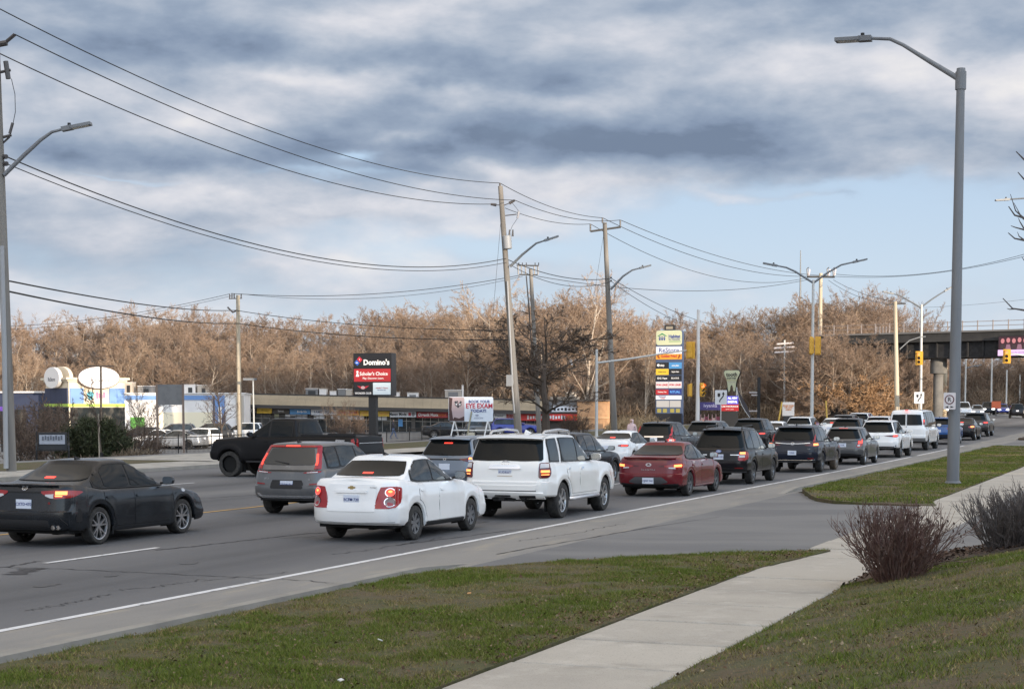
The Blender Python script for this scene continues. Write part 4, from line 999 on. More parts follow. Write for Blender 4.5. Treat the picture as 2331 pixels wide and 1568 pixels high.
# --- red saloon
d = solve('sedan', W=1.80, H=1.435, ro=.99, fo=.88, wr=.32, deck=1.02, gr0=-.62, gr1=.42, gf1=1.35, gf0=2.42, belt=.94, rim='grey', plate=(0, .43), plate_text='CJNY\u00b7941', rb=.30, corner=.44, cornery=.26, panes=[(.02, 1.02), (1.09, 2.12)], chmsl=False, tw=.205)
c = car('car', 'dark red sedan stopped behind a black wagon in the curb lane', 'car', d, P_red, pos(-13.05, 43.4), 0, QUEUE)
tails(c, [(.42, .80, .825), (.55, .76, .845), (.70, .735, .875), (.86, .75, .885), (1.0, .80, .88), (1.08, .84, .87)], M_red, [(.68, .79, .85), (.90, .80, .86)], M_hot, [(.54, .752, .785), (.72, .742, .78)])
for sg in (1, -1): c.one('dark_wedge', 'x', [(sg*.26, .80, .81), (sg*.36, .795, .83), (sg*.50, .78, .845)], mat('wedge_red', (.07, .008, .012), .3), .004)
c.one('spoiler', 'x', [(-.70, .99, 1.02), (-.6, .99, 1.03), (.6, .99, 1.03), (.70, .99, 1.02)], P_red, .05, 3)
strip(c, 'spoiler_shadow_gap', [(-.62, .965), (.62, .965)], .012, M_trim, .004)
badge_oval(c, .845, .075, .042, kind='slant'); rear_text(c, 'E L A N T R A', 0, .715, .050, sx=1.25)
c.one('plate_panel', 'x', [(-.52, .385, .42), (-.36, .35, .53), (.36, .35, .53), (.52, .385, .42)], mat('panel_grey', (.055, .055, .06), .5), .005)
c.one('diffuser', 'x', [(-.78, .30, .36), (-.4, .29, .345), (.4, .29, .345), (.78, .30, .36)], M_plast, .008)
c.lo and None
# --- black wagon in front of the red car
d = solve('suv', W=1.795, H=1.735, wb=2.64, ro=1.0, fo=.94, wr=.345, deck=1.07, gr0=-.88, gr1=-.50, gf1=1.35, gf0=2.35, belt=1.03, hood=1.06, rb=.44, rim='dark', plate=(0, .845), plate_text='CPNN\u00b7351', spoiler=.20, tw=.225, bump=.07)
c = car('car', 'black wagon with white-and-red tail lights, between the red sedan and a navy crossover', 'car', d, P_black, pos(-13.1, 50.7), 0, QUEUE)
tails(c, [(.60, .76, .90), (.64, .73, 1.0), (.80, .735, 1.01), (.92, .78, .99), (.97, .86, .95)], M_red, [(.65, .93, .99), (.82, .93, .99)], M_hot, [(.63, .83, .90), (.80, .83, .90)])
c.lo and badge_oval(c, 1.01, .085, .042, mat('badge_blue', (.10, .16, .40), .3), kind='none')
mb = MB(); c.lo.disc(mb, 'x', 0, 1.01, .066, .032, .011); mb.build('emblem_field', mat('badge_field', (.25, .3, .42), .3), c.root)
strip(c, 'garnish', [(.36, .905), (.62, .905)], .022, M_chrome, .012); strip(c, 'garnish', [(-.36, .905), (-.62, .905)], .022, M_chrome, .012)
c.one('plate_recess', 'x', [(-.34, .74, .96), (.34, .74, .96)], M_plast, .003)
c.one('reflector', 'x', [(.52, .50, .525), (.76, .50, .525)], M_lpred, .01); c.one('bumper_trim', 'x', [(-.82, .37, .50), (.82, .37, .50)], M_plast, .012)
for sg in (1, -1): MB().tube([(sg*.56, -.3, 1.70), (sg*.56, -.2, 1.76), (sg*.56, 1.0, 1.775), (sg*.56, 1.1, 1.72)], .02, 6).build('roof_rail', M_trim, c.root, True)
# --- navy crossover
d = solve('suv', W=1.86, H=1.69, wb=2.66, ro=1.0, fo=.93, wr=.36, deck=1.10, rb=.44, rim='dark', plate=(0, .71), plate_text='CZKB', spoiler=.18, tw=.235, bump=.05, gr1=-.48)
c = car('car', 'navy crossover with tall red tail lights and a chrome bumper line, behind a grey hatchback', 'car', d, P_navy, pos(-13.0, 60.6), 0, QUEUE)
tails(c, [(.44, .965, .985), (.62, .945, 1.04), (.80, .94, 1.06), (.95, .96, 1.05), (1.0, 1.0, 1.04)], M_reddk, [(.74, .965, 1.04), (.93, .975, 1.04)], M_hot)
for sg in (1, -1):
    mb = MB(); c.up.patch(mb, 'x', [(.69, 1.12, 1.40), (.76, 1.08, 1.40)] if False else [(.70, 1.09, 1.15), (.735, 1.09, 1.38), (.765, 1.09, 1.25)], .012, 4, sg); mb.build('tail_light', M_red, c.root, fix=True)
strip(c, 'garnish', [(-.62, 1.055), (-.2, 1.03), (.2, 1.03), (.62, 1.055)], .022, M_silver, .014); badge_oval(c, 1.03, .06, .045, kind='slant')
strip(c, 'bumper_trim', [(-.80, .47), (-.62, .445), (.62, .445), (.80, .47)], .030, M_chrome, .016)
c.one('bumper_lower', 'x', [(-.80, .36, .425), (.80, .36, .425)], M_plast, .010)
c.one('reflector', 'x', [(.55, .50, .525), (.76, .50, .53)], M_lpred, .01); rear_text(c, 'CR-V', -.62, .85, .05); rear_text(c, 'AWD', .6, .85, .045)
# --- grey hatchback
d = solve('hatch', W=1.695, H=1.535, rim='plain', plate=(0, .80), plate_text='CLFR', rb=.36, spoiler=.10, tw=.19, deck=1.0)
c = car('car', 'grey hatchback with boomerang-shaped tail lights, between a navy crossover and a white crossover', 'car', d, P_grey, pos(-12.8, 68.7), 0, QUEUE)
tails(c, [(.56, .72, .76), (.62, .70, .96), (.70, .72, 1.06), (.80, .80, 1.08), (.88, .92, 1.06)], M_red, [(.63, .86, 1.0), (.80, .88, 1.03)], M_lit, [(.60, .74, .82), (.70, .76, .83)])
strip(c, 'garnish', [(-.36, .905), (.36, .905)], .022, M_trim, .02); badge_oval(c, .98, .045, .04, kind='none')
c.one('bumper_trim', 'x', [(-.74, .37, .43), (-.3, .36, .47), (.3, .36, .47), (.74, .37, .43)], M_plast, .010)
# --- white crossover
d = solve('suv', W=1.96, H=1.71, wb=2.82, ro=1.12, fo=.95, wr=.375, deck=1.10, gr0=-1.02, gr1=-.62, rb=.46, rim='dark', plate=(0, .90), plate_text='CVTH', spoiler=.16, tw=.24)
c = car('car', 'white crossover with thin swept tail lights, just behind a white passenger van', 'car', d, P_white, pos(-13.0, 78.3), 0, QUEUE)
tails(c, [(.36, .985, 1.0), (.60, .955, 1.02), (.85, .93, 1.04), (1.0, .96, 1.04), (1.08, 1.0, 1.03)], M_reddk, [(.74, .955, 1.01), (.95, .965, 1.02)], M_lit)
strip(c, 'garnish', [(-.36, 1.005), (.36, 1.005)], .02, M_silver, .012)
c.one('bumper_lower', 'x', [(-.88, .44, .60), (-.74, .42, .52), (.74, .42, .52), (.88, .44, .60)], M_plast, .012); strip(c, 'bumper_trim', [(-.8, .50), (-.5, .455), (.5, .455), (.8, .50)], .03, M_chrome, .02)
# --- white van
d = solve('van', rim='grey', plate=(-.45, .92), plate_text='BL 31', spoiler=None, tw=.24, corner=.12, cornery=.10, bump=.02, tuck=.01, mirror_m=M_plast, doors=False, chmsl=False, wiper=False, gbul=.0, crown=.09, rearwin=(.80, .70, 1.30, 1.86), fin=False, wb=3.43)
c = car('van', 'white passenger van with two tinted rear doors, tallest vehicle in the curb lane', 'van', d, P_white, pos(-13.4, 89.8), 0, QUEUE)
MB().box(-.028, .028, -1.26, -1.10, 1.24, 1.92).build('door_post', P_white, c.root)
c.one('door_seam', 'x', [(-.010, .56, 1.24), (.010, .56, 1.24)], M_well, .005)
for sg in (1, -1):
    mb = MB(); c.up.patch(mb, 's', [(.84, 1.34, 1.62), (.90, 1.32, 1.64), (.955, 1.34, 1.62)], .012, 3, sg); t = mb.build('tail_light', M_red, c.root, fix=True)
    mb = MB(); c.up.patch(mb, 's', [(.86, 1.48, 1.58), (.94, 1.48, 1.58)], .018, 2, sg); mb.build('lamp', M_lit, t, fix=True)
c.one('bumper', 'x', [(-.95, .50, .66), (.95, .50, .66)], mat('van_bumper', (.22, .22, .22), .4, .6), .07, 3)
MB().box(-.08, .08, -1.15, -1.08, 2.05, 2.09).build('brake_light', M_lit, c.root)
MB().box(.46-.9, .46-.46, -1.225, -1.2, .84, 1.0).build('plate_recess', M_trim, c.root)
# --- blue crossover, black saloon, dark crossover further along
d = solve('suv', H=1.60, W=1.82, ro=.88, plate=(0, .80), spoiler=.15); c = car('car', 'bright blue crossover half hidden by the tall grey lamp post', 'car', d, P_blue, pos(-13.4, 101.6), 0, QUEUE, 1)
tails(c, [(.5, .90, .96), (.75, .87, 1.0), (.95, .90, .99)], M_red, [(.6, .91, .96), (.85, .91, .97)], M_lit); c.one('bumper_lower', 'x', [(-.8, .36, .58), (.8, .36, .58)], M_plast, .012)
d = solve('sedan', H=1.44, rim='plain', plate=(0, .72)); c = car('car', 'black sedan right of the lamp post, behind the last crossover of the curb lane', 'car', d, P_black, pos(-13.35, 111.6), 0, QUEUE, 1)
tails(c, [(.5, .82, .90), (.7, .78, .95), (.95, .82, .94)], M_red, [(.64, .83, .92), (.86, .84, .92)], M_hot)
d = solve('suv', H=1.68, rim='plain', plate=(0, .80), spoiler=.16); c = car('car', 'charcoal crossover at the head of the curb lane, right of the lamp post', 'car', d, P_brown, pos(-13.7, 122.5), 0, QUEUE, 1)
tails(c, [(.5, .97, 1.0), (.7, .90, 1.04), (.95, .92, 1.02)], M_red, [(.62, .93, 1.01), (.88, .95, 1.0)], M_lit)

# --- second lane
d = solve('hatch', W=1.80, H=1.60, wb=2.60, ro=.80, fo=.80, wr=.33, deck=1.02, gr0=-.74, gr1=-.42, gf1=1.45, gf0=2.30, bw=.82, rw=.635, belt=1.06, hood=1.06, rb=.37, plate=(0, .68), plate_text='CSHW\u00b7811', rim='dark', tw=.225, spoiler=None, gbul=.02, chmsl=False, corner=.30, cornery=.18,
          rearwin=(.63, .52, 1.10, 1.46), panes=[(-.34, .14), (.21, 1.0), (1.07, 1.98)], bump=.03)
c = car('car', 'grey boxy hatchback with a red light frame round its rear window', 'car', d, P_soul, pos(-18.2, 33.2), 0, QUEUE, glass=mat('soul_glass', (.030, .034, .036), .10))
# the red frame: up both sides of the glass and over it
for sg in (1, -1):
    mb = MB(); P = []
    for i in range(13):
        z = 1.02+(1.515-1.02)*i/12; xo = .775-.135*(i/12)**1.2; xi = xo-(.085 if i > 4 else .085+.05*(1-i/4))
        a = c.up.at('x', xi, z); b = c.up.at('x', (xi+xo)/2, z); e = c.up.at('x', min(xo, .82), z)
        P.append([a*np.array((sg, 1, 1))+np.array((0, -.012, 0)), b*np.array((sg, 1, 1))+np.array((0, -.022, 0)), e*np.array((sg, 1, 1))+np.array((sg*.01, -.008, 0))])
    mb.grid(P); t = mb.build('tail_light', M_red, c.root, True)
    mb = MB(); mb.grid([[p+np.array((0, -.008, 0)) for p in r[:2]] for r in P[2:9]]); mb.build('lamp', M_lit, t)
    mb = MB(); c.lo.patch(mb, 'x', [(.40, .925, .94), (.56, .925, .965), (.70, .93, 1.0), (.78, .95, 1.01)], .012, 2, sg); t = mb.build('tail_light', M_red, c.root, fix=True)
    mb = MB(); c.lo.patch(mb, 'x', [(.48, .93, .945), (.72, .94, .968)], .018, 2, sg); mb.build('reversing_lamp', M_clear, t, fix=True)
c.one('red_frame', 'x', [(-.62, 1.475, 1.515), (.62, 1.475, 1.515)], M_red, .022, 2, c.up); c.one('brake_light', 'x', [(-.17, 1.487, 1.51), (.17, 1.487, 1.51)], M_lit, .030, 2, c.up)
c.one('tailgate_panel', 'x', [(-.56, .965, 1.0), (-.45, .955, 1.06), (.45, .955, 1.06), (.56, .965, 1.0)], mat('gloss_dark', (.03, .032, .034), .2), .006, 3)
badge_oval(c, 1.04, .075, .036, kind='none', sh=c.lo); rear_text(c, 'KIA', 0, 1.04, .05, sx=1.2); rear_text(c, 'SOUL', -.5, .80, .05); rear_text(c, 'EX', .55, .79, .045)
c.one('plate_recess', 'x', [(-.40, .60, .70), (-.36, .585, .775), (.36, .585, .775), (.40, .60, .70)], M_plast, .004)
for sg in (1, -1): c.one('reflector', 'x', [(sg*.55, .675, .70), (sg*.76, .68, .72)], M_lpred, .012)
strip(c, 'bumper_trim', [(-.72, .47), (-.62, .41), (.62, .41), (.72, .47)], .045, M_silver, .016); c.one('bumper_lower', 'x', [(-.72, .33, .385), (.72, .33, .385)], M_plast, .010)
d = solve('suv', W=1.76, H=1.60, wb=2.62, ro=.80, fo=.86, wr=.335, deck=1.04, gr0=-.70, gr1=-.38, belt=1.02, hood=1.0, gf0=2.35, bw=.79, rw=.60, rb=.42, plate=(0, .80), spoiler=.14, chmsl_z=0)
c = car('car', 'blue-grey crossover between the boxy hatchback and the large white four-wheel-drive', 'car', d, P_blueg, pos(-18.0, 41.2), 0, QUEUE, 1)
c.one('brake_light', 'x', [(-.12, 1.39, 1.412), (.12, 1.39, 1.412)], M_lit, .02, 2, c.up)
tails(c, [(.42, .985, 1.0), (.60, .935, 1.02), (.80, .89, 1.06), (.95, .93, 1.06), (1.02, .98, 1.04)], M_reddk, [(.66, .99, 1.03), (.92, 1.0, 1.035)], M_hot, [(.66, .93, .975), (.86, .93, .975)])
strip(c, 'garnish', [(-.7, 1.01), (-.4, .985), (.4, .985), (.7, 1.01)], .035, M_trim, .008); badge_oval(c, .985, .04, .03, kind='none')
d = solve('hatch', W=1.78, H=1.58, wb=2.65, plate=(0, .8)); c = car('car', 'black car whose roof and mirror show behind the large white four-wheel-drive', 'car', d, P_black, pos(-17.6, 48.2), 0, QUEUE, 1)
tails(c, [(.55, .85, 1.0), (.85, .88, 1.0)], M_red, [(.6, .9, .97), (.8, .9, .97)])
def simple(kind, label, pm, X, Y, lightm=M_lit, H=None, rz=0.0, cat='car', group=QUEUE, lz=(.88, .98), detail=1, **kw):
    if H: kw['H'] = H
    if kind == 'suv': kw.setdefault('spoiler', .15)
    d = solve(kind, **kw); c = car('car', label, cat, d, pm, pos(X, Y), rz, group, detail)
    s0 = .52 if kind != 'hatch' else .5
    tails(c, [(s0, lz[0]+.02, lz[1]-.02), (s0+.12, lz[0], lz[1]), (.84, lz[0], lz[1]), (.98, lz[0]+.03, lz[1]-.01)], M_red, [(s0+.12, lz[0]+.02, lz[1]-.02), (.88, lz[0]+.03, lz[1]-.02)], lightm)
    return c
# --- left queue
c = simple('sedan', 'white sedan with swept red tail lights, between the white four-wheel-drive and a black crossover', P_white, -20.3, 61.4, deck=1.06, lz=(.84, .93), rim='plain', panes=[(.0, 1.02), (1.09, 2.12)])
c = simple('suv', 'black crossover with tall red-and-white tail lights, seen above the red sedan', P_black, -20.9, 69.6, H=1.70, chmsl=True, lz=(.86, .98), plate=(0, .95))
strip(c, 'garnish', [(-.42, 1.06), (.42, 1.06)], .05, M_chrome, .02)
for sg in (1, -1):
    mb = MB(); c.up.patch(mb, 'x', [(.70, 1.1, 1.46), (.74, 1.06, 1.46)] if False else [(.66, 1.10, 1.2), (.70, 1.10, 1.52), (.76, 1.10, 1.34)], .014, 4, sg); mb.build('tail_light', M_red, c.root, fix=True)
    mb = MB(); c.lo.patch(mb, 'x', [(.66, .78, 1.06), (.80, .80, 1.06)], .014, 3, sg); t = mb.build('tail_light', M_red, c.root, fix=True)
    mb = MB(); c.lo.patch(mb, 'x', [(.67, .83, .96), (.78, .84, .96)], .02, 2, sg); mb.build('reversing_lamp', M_clear, t, fix=True)
simple('suv', 'dark grey crossover right behind the tall plaza sign, third from the white sedan', P_grey, -21.2, 78.3, H=1.66)
simple('suv', 'black crossover with a long red brake strip, just above the black wagon', P_black, -20.6, 84.8, H=1.70, W=1.92, bw=.86)
simple('sedan', 'white coupe-roofed sedan right of the black crossover, before the orange roadside board', P_white, -21.5, 93.0)
simple('suv', 'white crossover right of the white coupe-roofed sedan, under the orange roadside board', P_white, -21.5, 101.0, H=1.62)
simple('sedan', 'pale sedan with a high tail beside the twin-armed lamp post', P_pearl, -21.0, 108.0, H=1.46)
simple('suv', 'small dark grey crossover just right of the twin-armed lamp post', P_grey, -21.5, 115.0, H=1.6)
simple('suv', 'far white crossover near the front of the left queue', P_white, -21.8, 122.5, H=1.66)
simple('suv', 'dark crossover with bright brake lights above the grey hatchback', P_black, -17.1, 92.5, H=1.64, lightm=M_hot)
simple('suv', 'white-roofed crossover hidden behind the white passenger van', P_white, -16.6, 101.5, H=1.66, roof_m=None) if False else simple('suv', 'white-roofed crossover half hidden behind the white passenger van', P_white, -16.9, 101.5, H=1.66)
# --- oncoming and far traffic
ONC = 'oncoming cars beyond the queue'
def onc(kind, label, pm, X, Y, H=None, lights=False, group=ONC, **kw):
    if H: kw['H'] = H
    d = solve(kind, lights_on=lights, chmsl=False, **kw); x, y, z = pos(X, Y); return car('car', label, 'car', d, pm, (x, y, z), PI+math.atan(2*.00095*max(0, Y-130))*1, group, 1)
onc('suv', 'dark oncoming crossover left of the far white utility pole, furthest left of three', P_brown, -27.8, 149, 1.74)
onc('suv', 'black oncoming pickup-like vehicle behind the far white crossover', P_black, -28.0, 160, 1.92)
onc('suv', 'light grey oncoming crossover at the foot of the far pale pole', P_silver, -28.0, 176, 1.80)
def oncp(kind, label, pm, x, dist, H=None, lights=False, away=False, **kw):
    p = atd(x, 920, dist); kw.update({'H': H} if H else {}); d = solve(kind, lights_on=lights, chmsl=False, **kw)
    return car('car', label, 'car', d, pm, (p[0], p[1], float(rise(p[1]))), (.12 if away else PI+.16), ONC, 1)
oncp('suv', 'dark off-road vehicle with headlights on, seen over the blue crossover', P_brown, 2145, 226, 1.9, True)
oncp('suv', 'white oncoming four-wheel-drive right of the lamp post', P_white, 2194, 226, 1.9)
oncp('sedan', 'silver oncoming sedan with lit headlights, right of the white four-wheel-drive', P_silver, 2223, 226, 1.5, True)
oncp('suv', 'dark far crossover beside the orange roadworks board', P_black, 2248, 236, 1.8, True)
oncp('sedan', 'deep blue oncoming sedan with bright headlights', P_dblue, 2281, 246, 1.48, True)
oncp('suv', 'black four-wheel-drive driving away at the right edge of the far road', P_black, 2316, 205, 1.78, False, True, plate=(0, .9))
# --- parked in the plaza
PARK = 'cars parked in the plaza lot'
def park(kind, label, pm, x, y, dist, ang, base_y=None, **kw):
    p = atd(x, y, dist); z = float(gz(p[0], p[1]))+.04
    d = solve(kind, chmsl=False, doors=False, **kw); return car('car', label, 'car', d, pm, (p[0], p[1], z), ang, PARK, 0)
A = YAW
park('sedan', 'white parked sedan behind the iron fence, left of the pickup, front row', P_white, 395, 1010, 128, A+1.2)
park('sedan', 'silver parked sedan behind the iron fence, in front of the cream wall', P_silver, 440, 1010, 126, A+1.3)
park('hatch', 'other white parked hatchback close to the front of the black pickup', P_white, 480, 1010, 128, A+1.1)
park('suv', 'grey parked crossover in the back row by the cream wall', P_grey, 425, 985, 140, A+1.6)
park('suv', 'dark parked crossover in the back row near the blue wall panel', P_brown, 505, 985, 140, A+1.5)
park('suv', 'white parked crossover beside the vape shop, seen over the pickup hood', P_white, 580, 985, 142, A+1.5, H=1.7)
park('hatch', 'dark parked hatchback left of the fence gap, in front of the pale wall', P_navy, 350, 1000, 132, A+1.4)
park('suv', 'deep blue crossover parked side-on in front of the plaza, behind the wooden pole', P_dblue, 1140, 984, 152, A-PI/2-.06, H=1.64, rim='plain')
park('sedan', 'dark parked sedan in front of the long plaza, left of the eye clinic board', P_black, 985, 985, 150, A-PI/2+.2)
park('hatch', 'dark grey parked hatchback behind the eye clinic board', P_grey, 1075, 984, 152, A-PI/2+.1)
# --- the black pickup crossing the far lanes
d = dict(kind='pickup', W=2.03, H=1.98, wb=3.70, ro=1.22, fo=.95, wr=.43, deck=1.36, gr0=1.02, gr1=1.16, gf1=2.35, gf0=3.22, bw=.90, rw=.72, belt=1.32, hood=1.34, rb=.62, corner=.16, cornery=.08, flare=.05, bump=.03, tuck=.01, glassr=0,
         rim='dark', tw=.29, panes=[(1.32, 2.12), (2.2, 2.98)], plate=(0, .80), chmsl=False, wiper=False, fin=False, gbul=.0, crown=.06, sglass=M_glass, door_rear=1.24, door_mid=2.16, mirror_m=P_matte, rearwin=(.78, .62, 1.46, 1.84), steer=.16,
         beltc=[(-1.22, 1.36), (1.0, 1.36), (2.0, 1.32), (3.2, 1.33), (3.6, 1.30), (4.5, 1.22), (4.65, 1.12)])
fr = at(527, 1085)[:2]
prz = PI/2-.05; hd = np.array((-math.sin(prz), math.cos(prz)))
ra = fr-hd*3.70+np.array((0, .93))
c = car('pickup_truck', 'black pickup truck turning left across the far lanes, broadside to the view', 'truck', d, P_matte, (ra[0], ra[1], 0), prz)
MB().box(-.80, .80, -1.08, .92, 1.388, 1.398).build('bed_cover', M_plast, c.root)
for sg in (1, -1):
    MB().box(sg*.86-.04, sg*.86+.04, -1.10, .95, 1.37, 1.44).build('bed_rail', M_trim, c.root)
    mb = MB(); c.lo.patch(mb, 's', [(.80, 1.0, 1.30), (.84, .98, 1.32), (.98, .99, 1.31), (1.08, 1.06, 1.28)], .012, 3, sg); t = mb.build('tail_light', M_red, c.root, fix=True)
    MB().box(sg*1.0-.03, sg*1.0+.03, .95, 3.0, .50, .56).build('side_step', M_plast, c.root)
    c.side('fender_badge', [(-.75, 1.22, 1.27), (-.42, 1.22, 1.28)], M_silver, .006, 2)
    MB().tube([(sg*.66, 1.3, 2.0), (sg*.66, 2.3, 2.02)], .02, 6).build('roof_rail', M_trim, c.root)
c.one('tailgate', 'x', [(-.80, .80, 1.33), (.80, .80, 1.33)], P_matte, .02, 4); strip(c, 'tailgate_trim', [(-.78, 1.17), (.78, 1.17)], .02, M_silver, .026); badge_oval(c, 1.08, .05, .06, kind='none')
MB().box(-.92, .92, -1.34, -1.16, .62, .78).build('bumper', M_plast, c.root)
c.one('grille', 'f', [(-.62, .78, 1.14), (.62, .78, 1.14)], M_plast, .03, 4)
# ------------------------------------------------------------------ poles, lamps, wires
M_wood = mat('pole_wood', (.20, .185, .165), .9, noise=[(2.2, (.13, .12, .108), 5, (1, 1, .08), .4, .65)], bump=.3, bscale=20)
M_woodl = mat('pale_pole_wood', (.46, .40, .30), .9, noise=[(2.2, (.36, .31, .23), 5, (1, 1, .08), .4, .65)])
M_galv = mat('galvanised_steel', (.185, .192, .20), .6, .1, noise=(1.5, (.15, .156, .165), 4, (1, 1, .15)), spec=.35)
M_galvl = mat('sunlit_pale_steel', (.50, .50, .48), .6, .2)  # pale tone puts sunlight into the colour of far posts that stand shaded
M_lamp = mat('lamp_housing', (.16, .17, .18), .5, .5)
M_wire = mat('wire_black', (.012, .012, .013), .7)
M_insul = mat('insulator', (.05, .045, .045), .4)
M_sigy = mat('signal_yellow', (.62, .34, .035), .5)
M_sigb = mat('signal_black', (.02, .02, .02), .5)
M_sigr = mat('signal_red_lit', (.6, .06, .02), .3, emit=(1.0, .16, .05), estr=2.2)
def lamp_head(root, p, d, L=1.05, w=.36, m=None, part='lamp_head'):
    """flat LED head reaching from p along d"""
    p, d = np.array(p), np.array(d, float); d /= np.linalg.norm(d); s_ = np.cross(d, (0, 0, 1.)); s_ /= np.linalg.norm(s_); u = np.cross(s_, d)
    mb = MB(); mb.obox(p+d*L*.18, d*L*.18, s_*w*.38, u*.075); mb.obox(p+d*L*.66, d*L*.34, s_*w*.5, u*.05)
    h = mb.build(part, m or M_lamp, root)
    MB().obox(p+d*L*.64-u*.055, d*L*.28, s_*w*.4, u*.008).build('lens', mat('lamp_lens', (.45, .45, .42), .3), h)
    MB().lathe([(.001, .17), (.055, .17), (.06, .06), (.06, .05)], 10, 'z', tuple(p+d*L*.25)).build('photocell', M_trim, h)
def post(name, label, cat, base, top, r0, r1, m, group=None, part='pole', n=12):
    """thing at the foot of a pole; children are placed in the thing's own frame"""
    base, top = np.array(base, float), np.array(top, float)
    t = thing(name, label, cat, tuple(base), 0, group); h = top-base
    MB().tube([(0, 0, 0), h*.5, h], [r0, (r0+r1)/2, r1], n).build(part, m, t, True)
    t['_b'] = tuple(base); return t
def rel(t, p): return np.array(p)-np.array(t['_b'])
LAMPS = 'street lamps along the road'
# tall grey lamp post on the island
b = at(2169, 1102, .12); D0 = float(b @ Fh)
t = post('street_lamp', 'tall tapered grey lamp post standing on the grass island', 'street lamp', b, atd(2187.5, 160, D0+.3), .18, .115, M_galv, LAMPS)
top = rel(t, atd(2187.5, 160, D0+.3)); 
MB().tube([(0, 0, .04), (0, 0, .10)], [.24, .20], 12).build('base_flange', M_galv, t, True)
MB().tube([top-np.array((0, 0, .05)), top+np.array((0, 0, .05))], [.13, .12], 12).build('cap', M_galv, t, True)
A_ = [rel(t, atd(x, y, D0+dz)) for x, y, dz in ((2184, 181, .3), (2116, 140, .72), (2056, 103, 1.1), (2026, 89.5, 1.3), (1984, 88, 1.5))]
MB().tube(A_, [.085, .07, .055, .05, .045], 10).build('arm', M_galv, t, True); MB().tube([top-np.array((0, 0, .55)), top-np.array((0, 0, .05))], [.155, .155], 12).build('arm_collar', M_galv, t, True)
lamp_head(t, A_[-1], A_[-1]-A_[-2]+np.array((0, 0, -.05)), 1.05, .40, M_galv)
sg_ = rel(t, atd(2162, 912, D0-.25)); sr = thing('no_parking_sign', 'white no-parking sign with a letter in a ring, fixed to the tall grey lamp post', 'sign', tuple(atd(2161.5, 911, D0-.25)), YAW*.0)
MB().prism(rrect(-.17, .17, -.26, .22, .03), -.01, .01).build('panel', mat('sign_white', (.66, .62, .62), .5), sr)
MB().prism(ell(0, .02, .135, .135), -.018, -.011).build('ring', mat('sign_darkred', (.10, .02, .03), .5), sr); MB().prism(ell(0, .02, .105, .105), -.022, -.019).build('ring_field', MATS['sign_white'], sr)
text('R', .17, M_sigb, sr, (0, -.024, .02), bold=.02, ext=.001)
MB().prism([(-.03, -.16), (-.13, -.19), (-.03, -.22)], -.015, -.011).build('arrow', M_sigb, sr); MB().prism([(.03, -.16), (.03, -.22), (.13, -.19)], -.015, -.011).build('arrow', M_sigb, sr)
# wooden poles on the far side
POLES = 'wooden utility poles on the far side'
b1 = at(26, 1072, .11); d1 = float(b1 @ Fh)
t1 = post('utility_pole', 'weathered wooden pole at the left edge of the photo with a lamp arm', 'utility pole', b1, atd(-16, -40, d1), .18, .14, M_wood, POLES)
MB().tube([rel(t1, atd(14, 1066, d1-.2)), rel(t1, atd(10, 800, d1-.2)), rel(t1, atd(4, 560, d1-.2))], [.09, .09, .085], 10).build('conduit', mat('conduit_pale', (.30, .305, .31), .6), t1, True)
A1 = [rel(t1, atd(x, y, d1-.1)) for x, y in ((9, 399), (56, 352.5), (93, 318.7), (118, 301), (141, 295))]
MB().tube(A1, [.075, .07, .06, .05, .045], 10).build('arm', M_galv, t1, True); lamp_head(t1, A1[-1], A1[-1]-A1[-2]+np.array((0, 0, -.02)), 1.02, .36, M_galv)
for x, y in ((12, 357), (13, 373)): MB().tube([rel(t1, atd(x-6, y, d1)), rel(t1, atd(x+3, y, d1-.1))], .08, 8).build('bracket', M_insul, t1)
MB().tube([rel(t1, atd(-10, 103, d1)), rel(t1, atd(16, 98, d1))], .10, 8).build('insulator', M_insul, t1); MB().tube([rel(t1, atd(14, 96, d1)), rel(t1, atd(34, 79, d1))], .06, 6).build('insulator', M_insul, t1)
MB().tube([rel(t1, atd(13, 140, d1)), rel(t1, atd(19, 180, d1))], .085, 8).build('cutout', M_insul, t1); MB().tube([rel(t1, atd(-4, 166, d1)), rel(t1, atd(24, 160, d1))], .05, 6).build('cutout_arm', M_insul, t1)
MB().tube([rel(t1, atd(x, y, d1)) for x, y in ((26, 180), (34, 215), (35, 255), (28, 290), (22, 308))], .012, 5).build('jumper_wire', M_wire, t1)
MB().tube([rel(t1, atd(29, 280, d1)), rel(t1, atd(22, 305, d1))], .05, 6).build('arrester', M_insul, t1); MB().tube([rel(t1, atd(2, 314, d1)), rel(t1, atd(26, 308, d1))], .05, 6).build('arrester_arm', M_insul, t1); MB().tube([rel(t1, atd(22, 312, d1)), rel(t1, atd(0, 332, d1))], .035, 6).build('arrester_lead', M_insul, t1)
D2, D3, D4, D5 = 109.0, 127.0, 199.0, 251.0
b2 = at(1181, 1003, .11); D2 = float(b2 @ Fh)
t2 = post('utility_pole', 'leaning wooden pole with a transformer can and lamp arm, left of the two middle poles', 'utility pole', b2, atd(1139, 424, D2), .25, .15, M_wood, POLES)
MB().tube([rel(t2, atd(1139, 430, D2)), rel(t2, atd(1138, 417, D2))], .06, 6).build('insulator', M_insul, t2)
for x, y, x2, y2 in ((1143, 467, 1117, 465), (1146, 468, 1172, 456)):
    MB().tube([rel(t2, atd(x, y, D2)), rel(t2, atd((x+x2)/2, (y+y2)/2+1, D2))], .03, 6).build('bracket', M_insul, t2); MB().tube([rel(t2, atd((x+x2)/2, (y+y2)/2+1, D2)), rel(t2, atd(x2, y2, D2))], [.10, .07], 8).build('insulator', M_insul, t2)
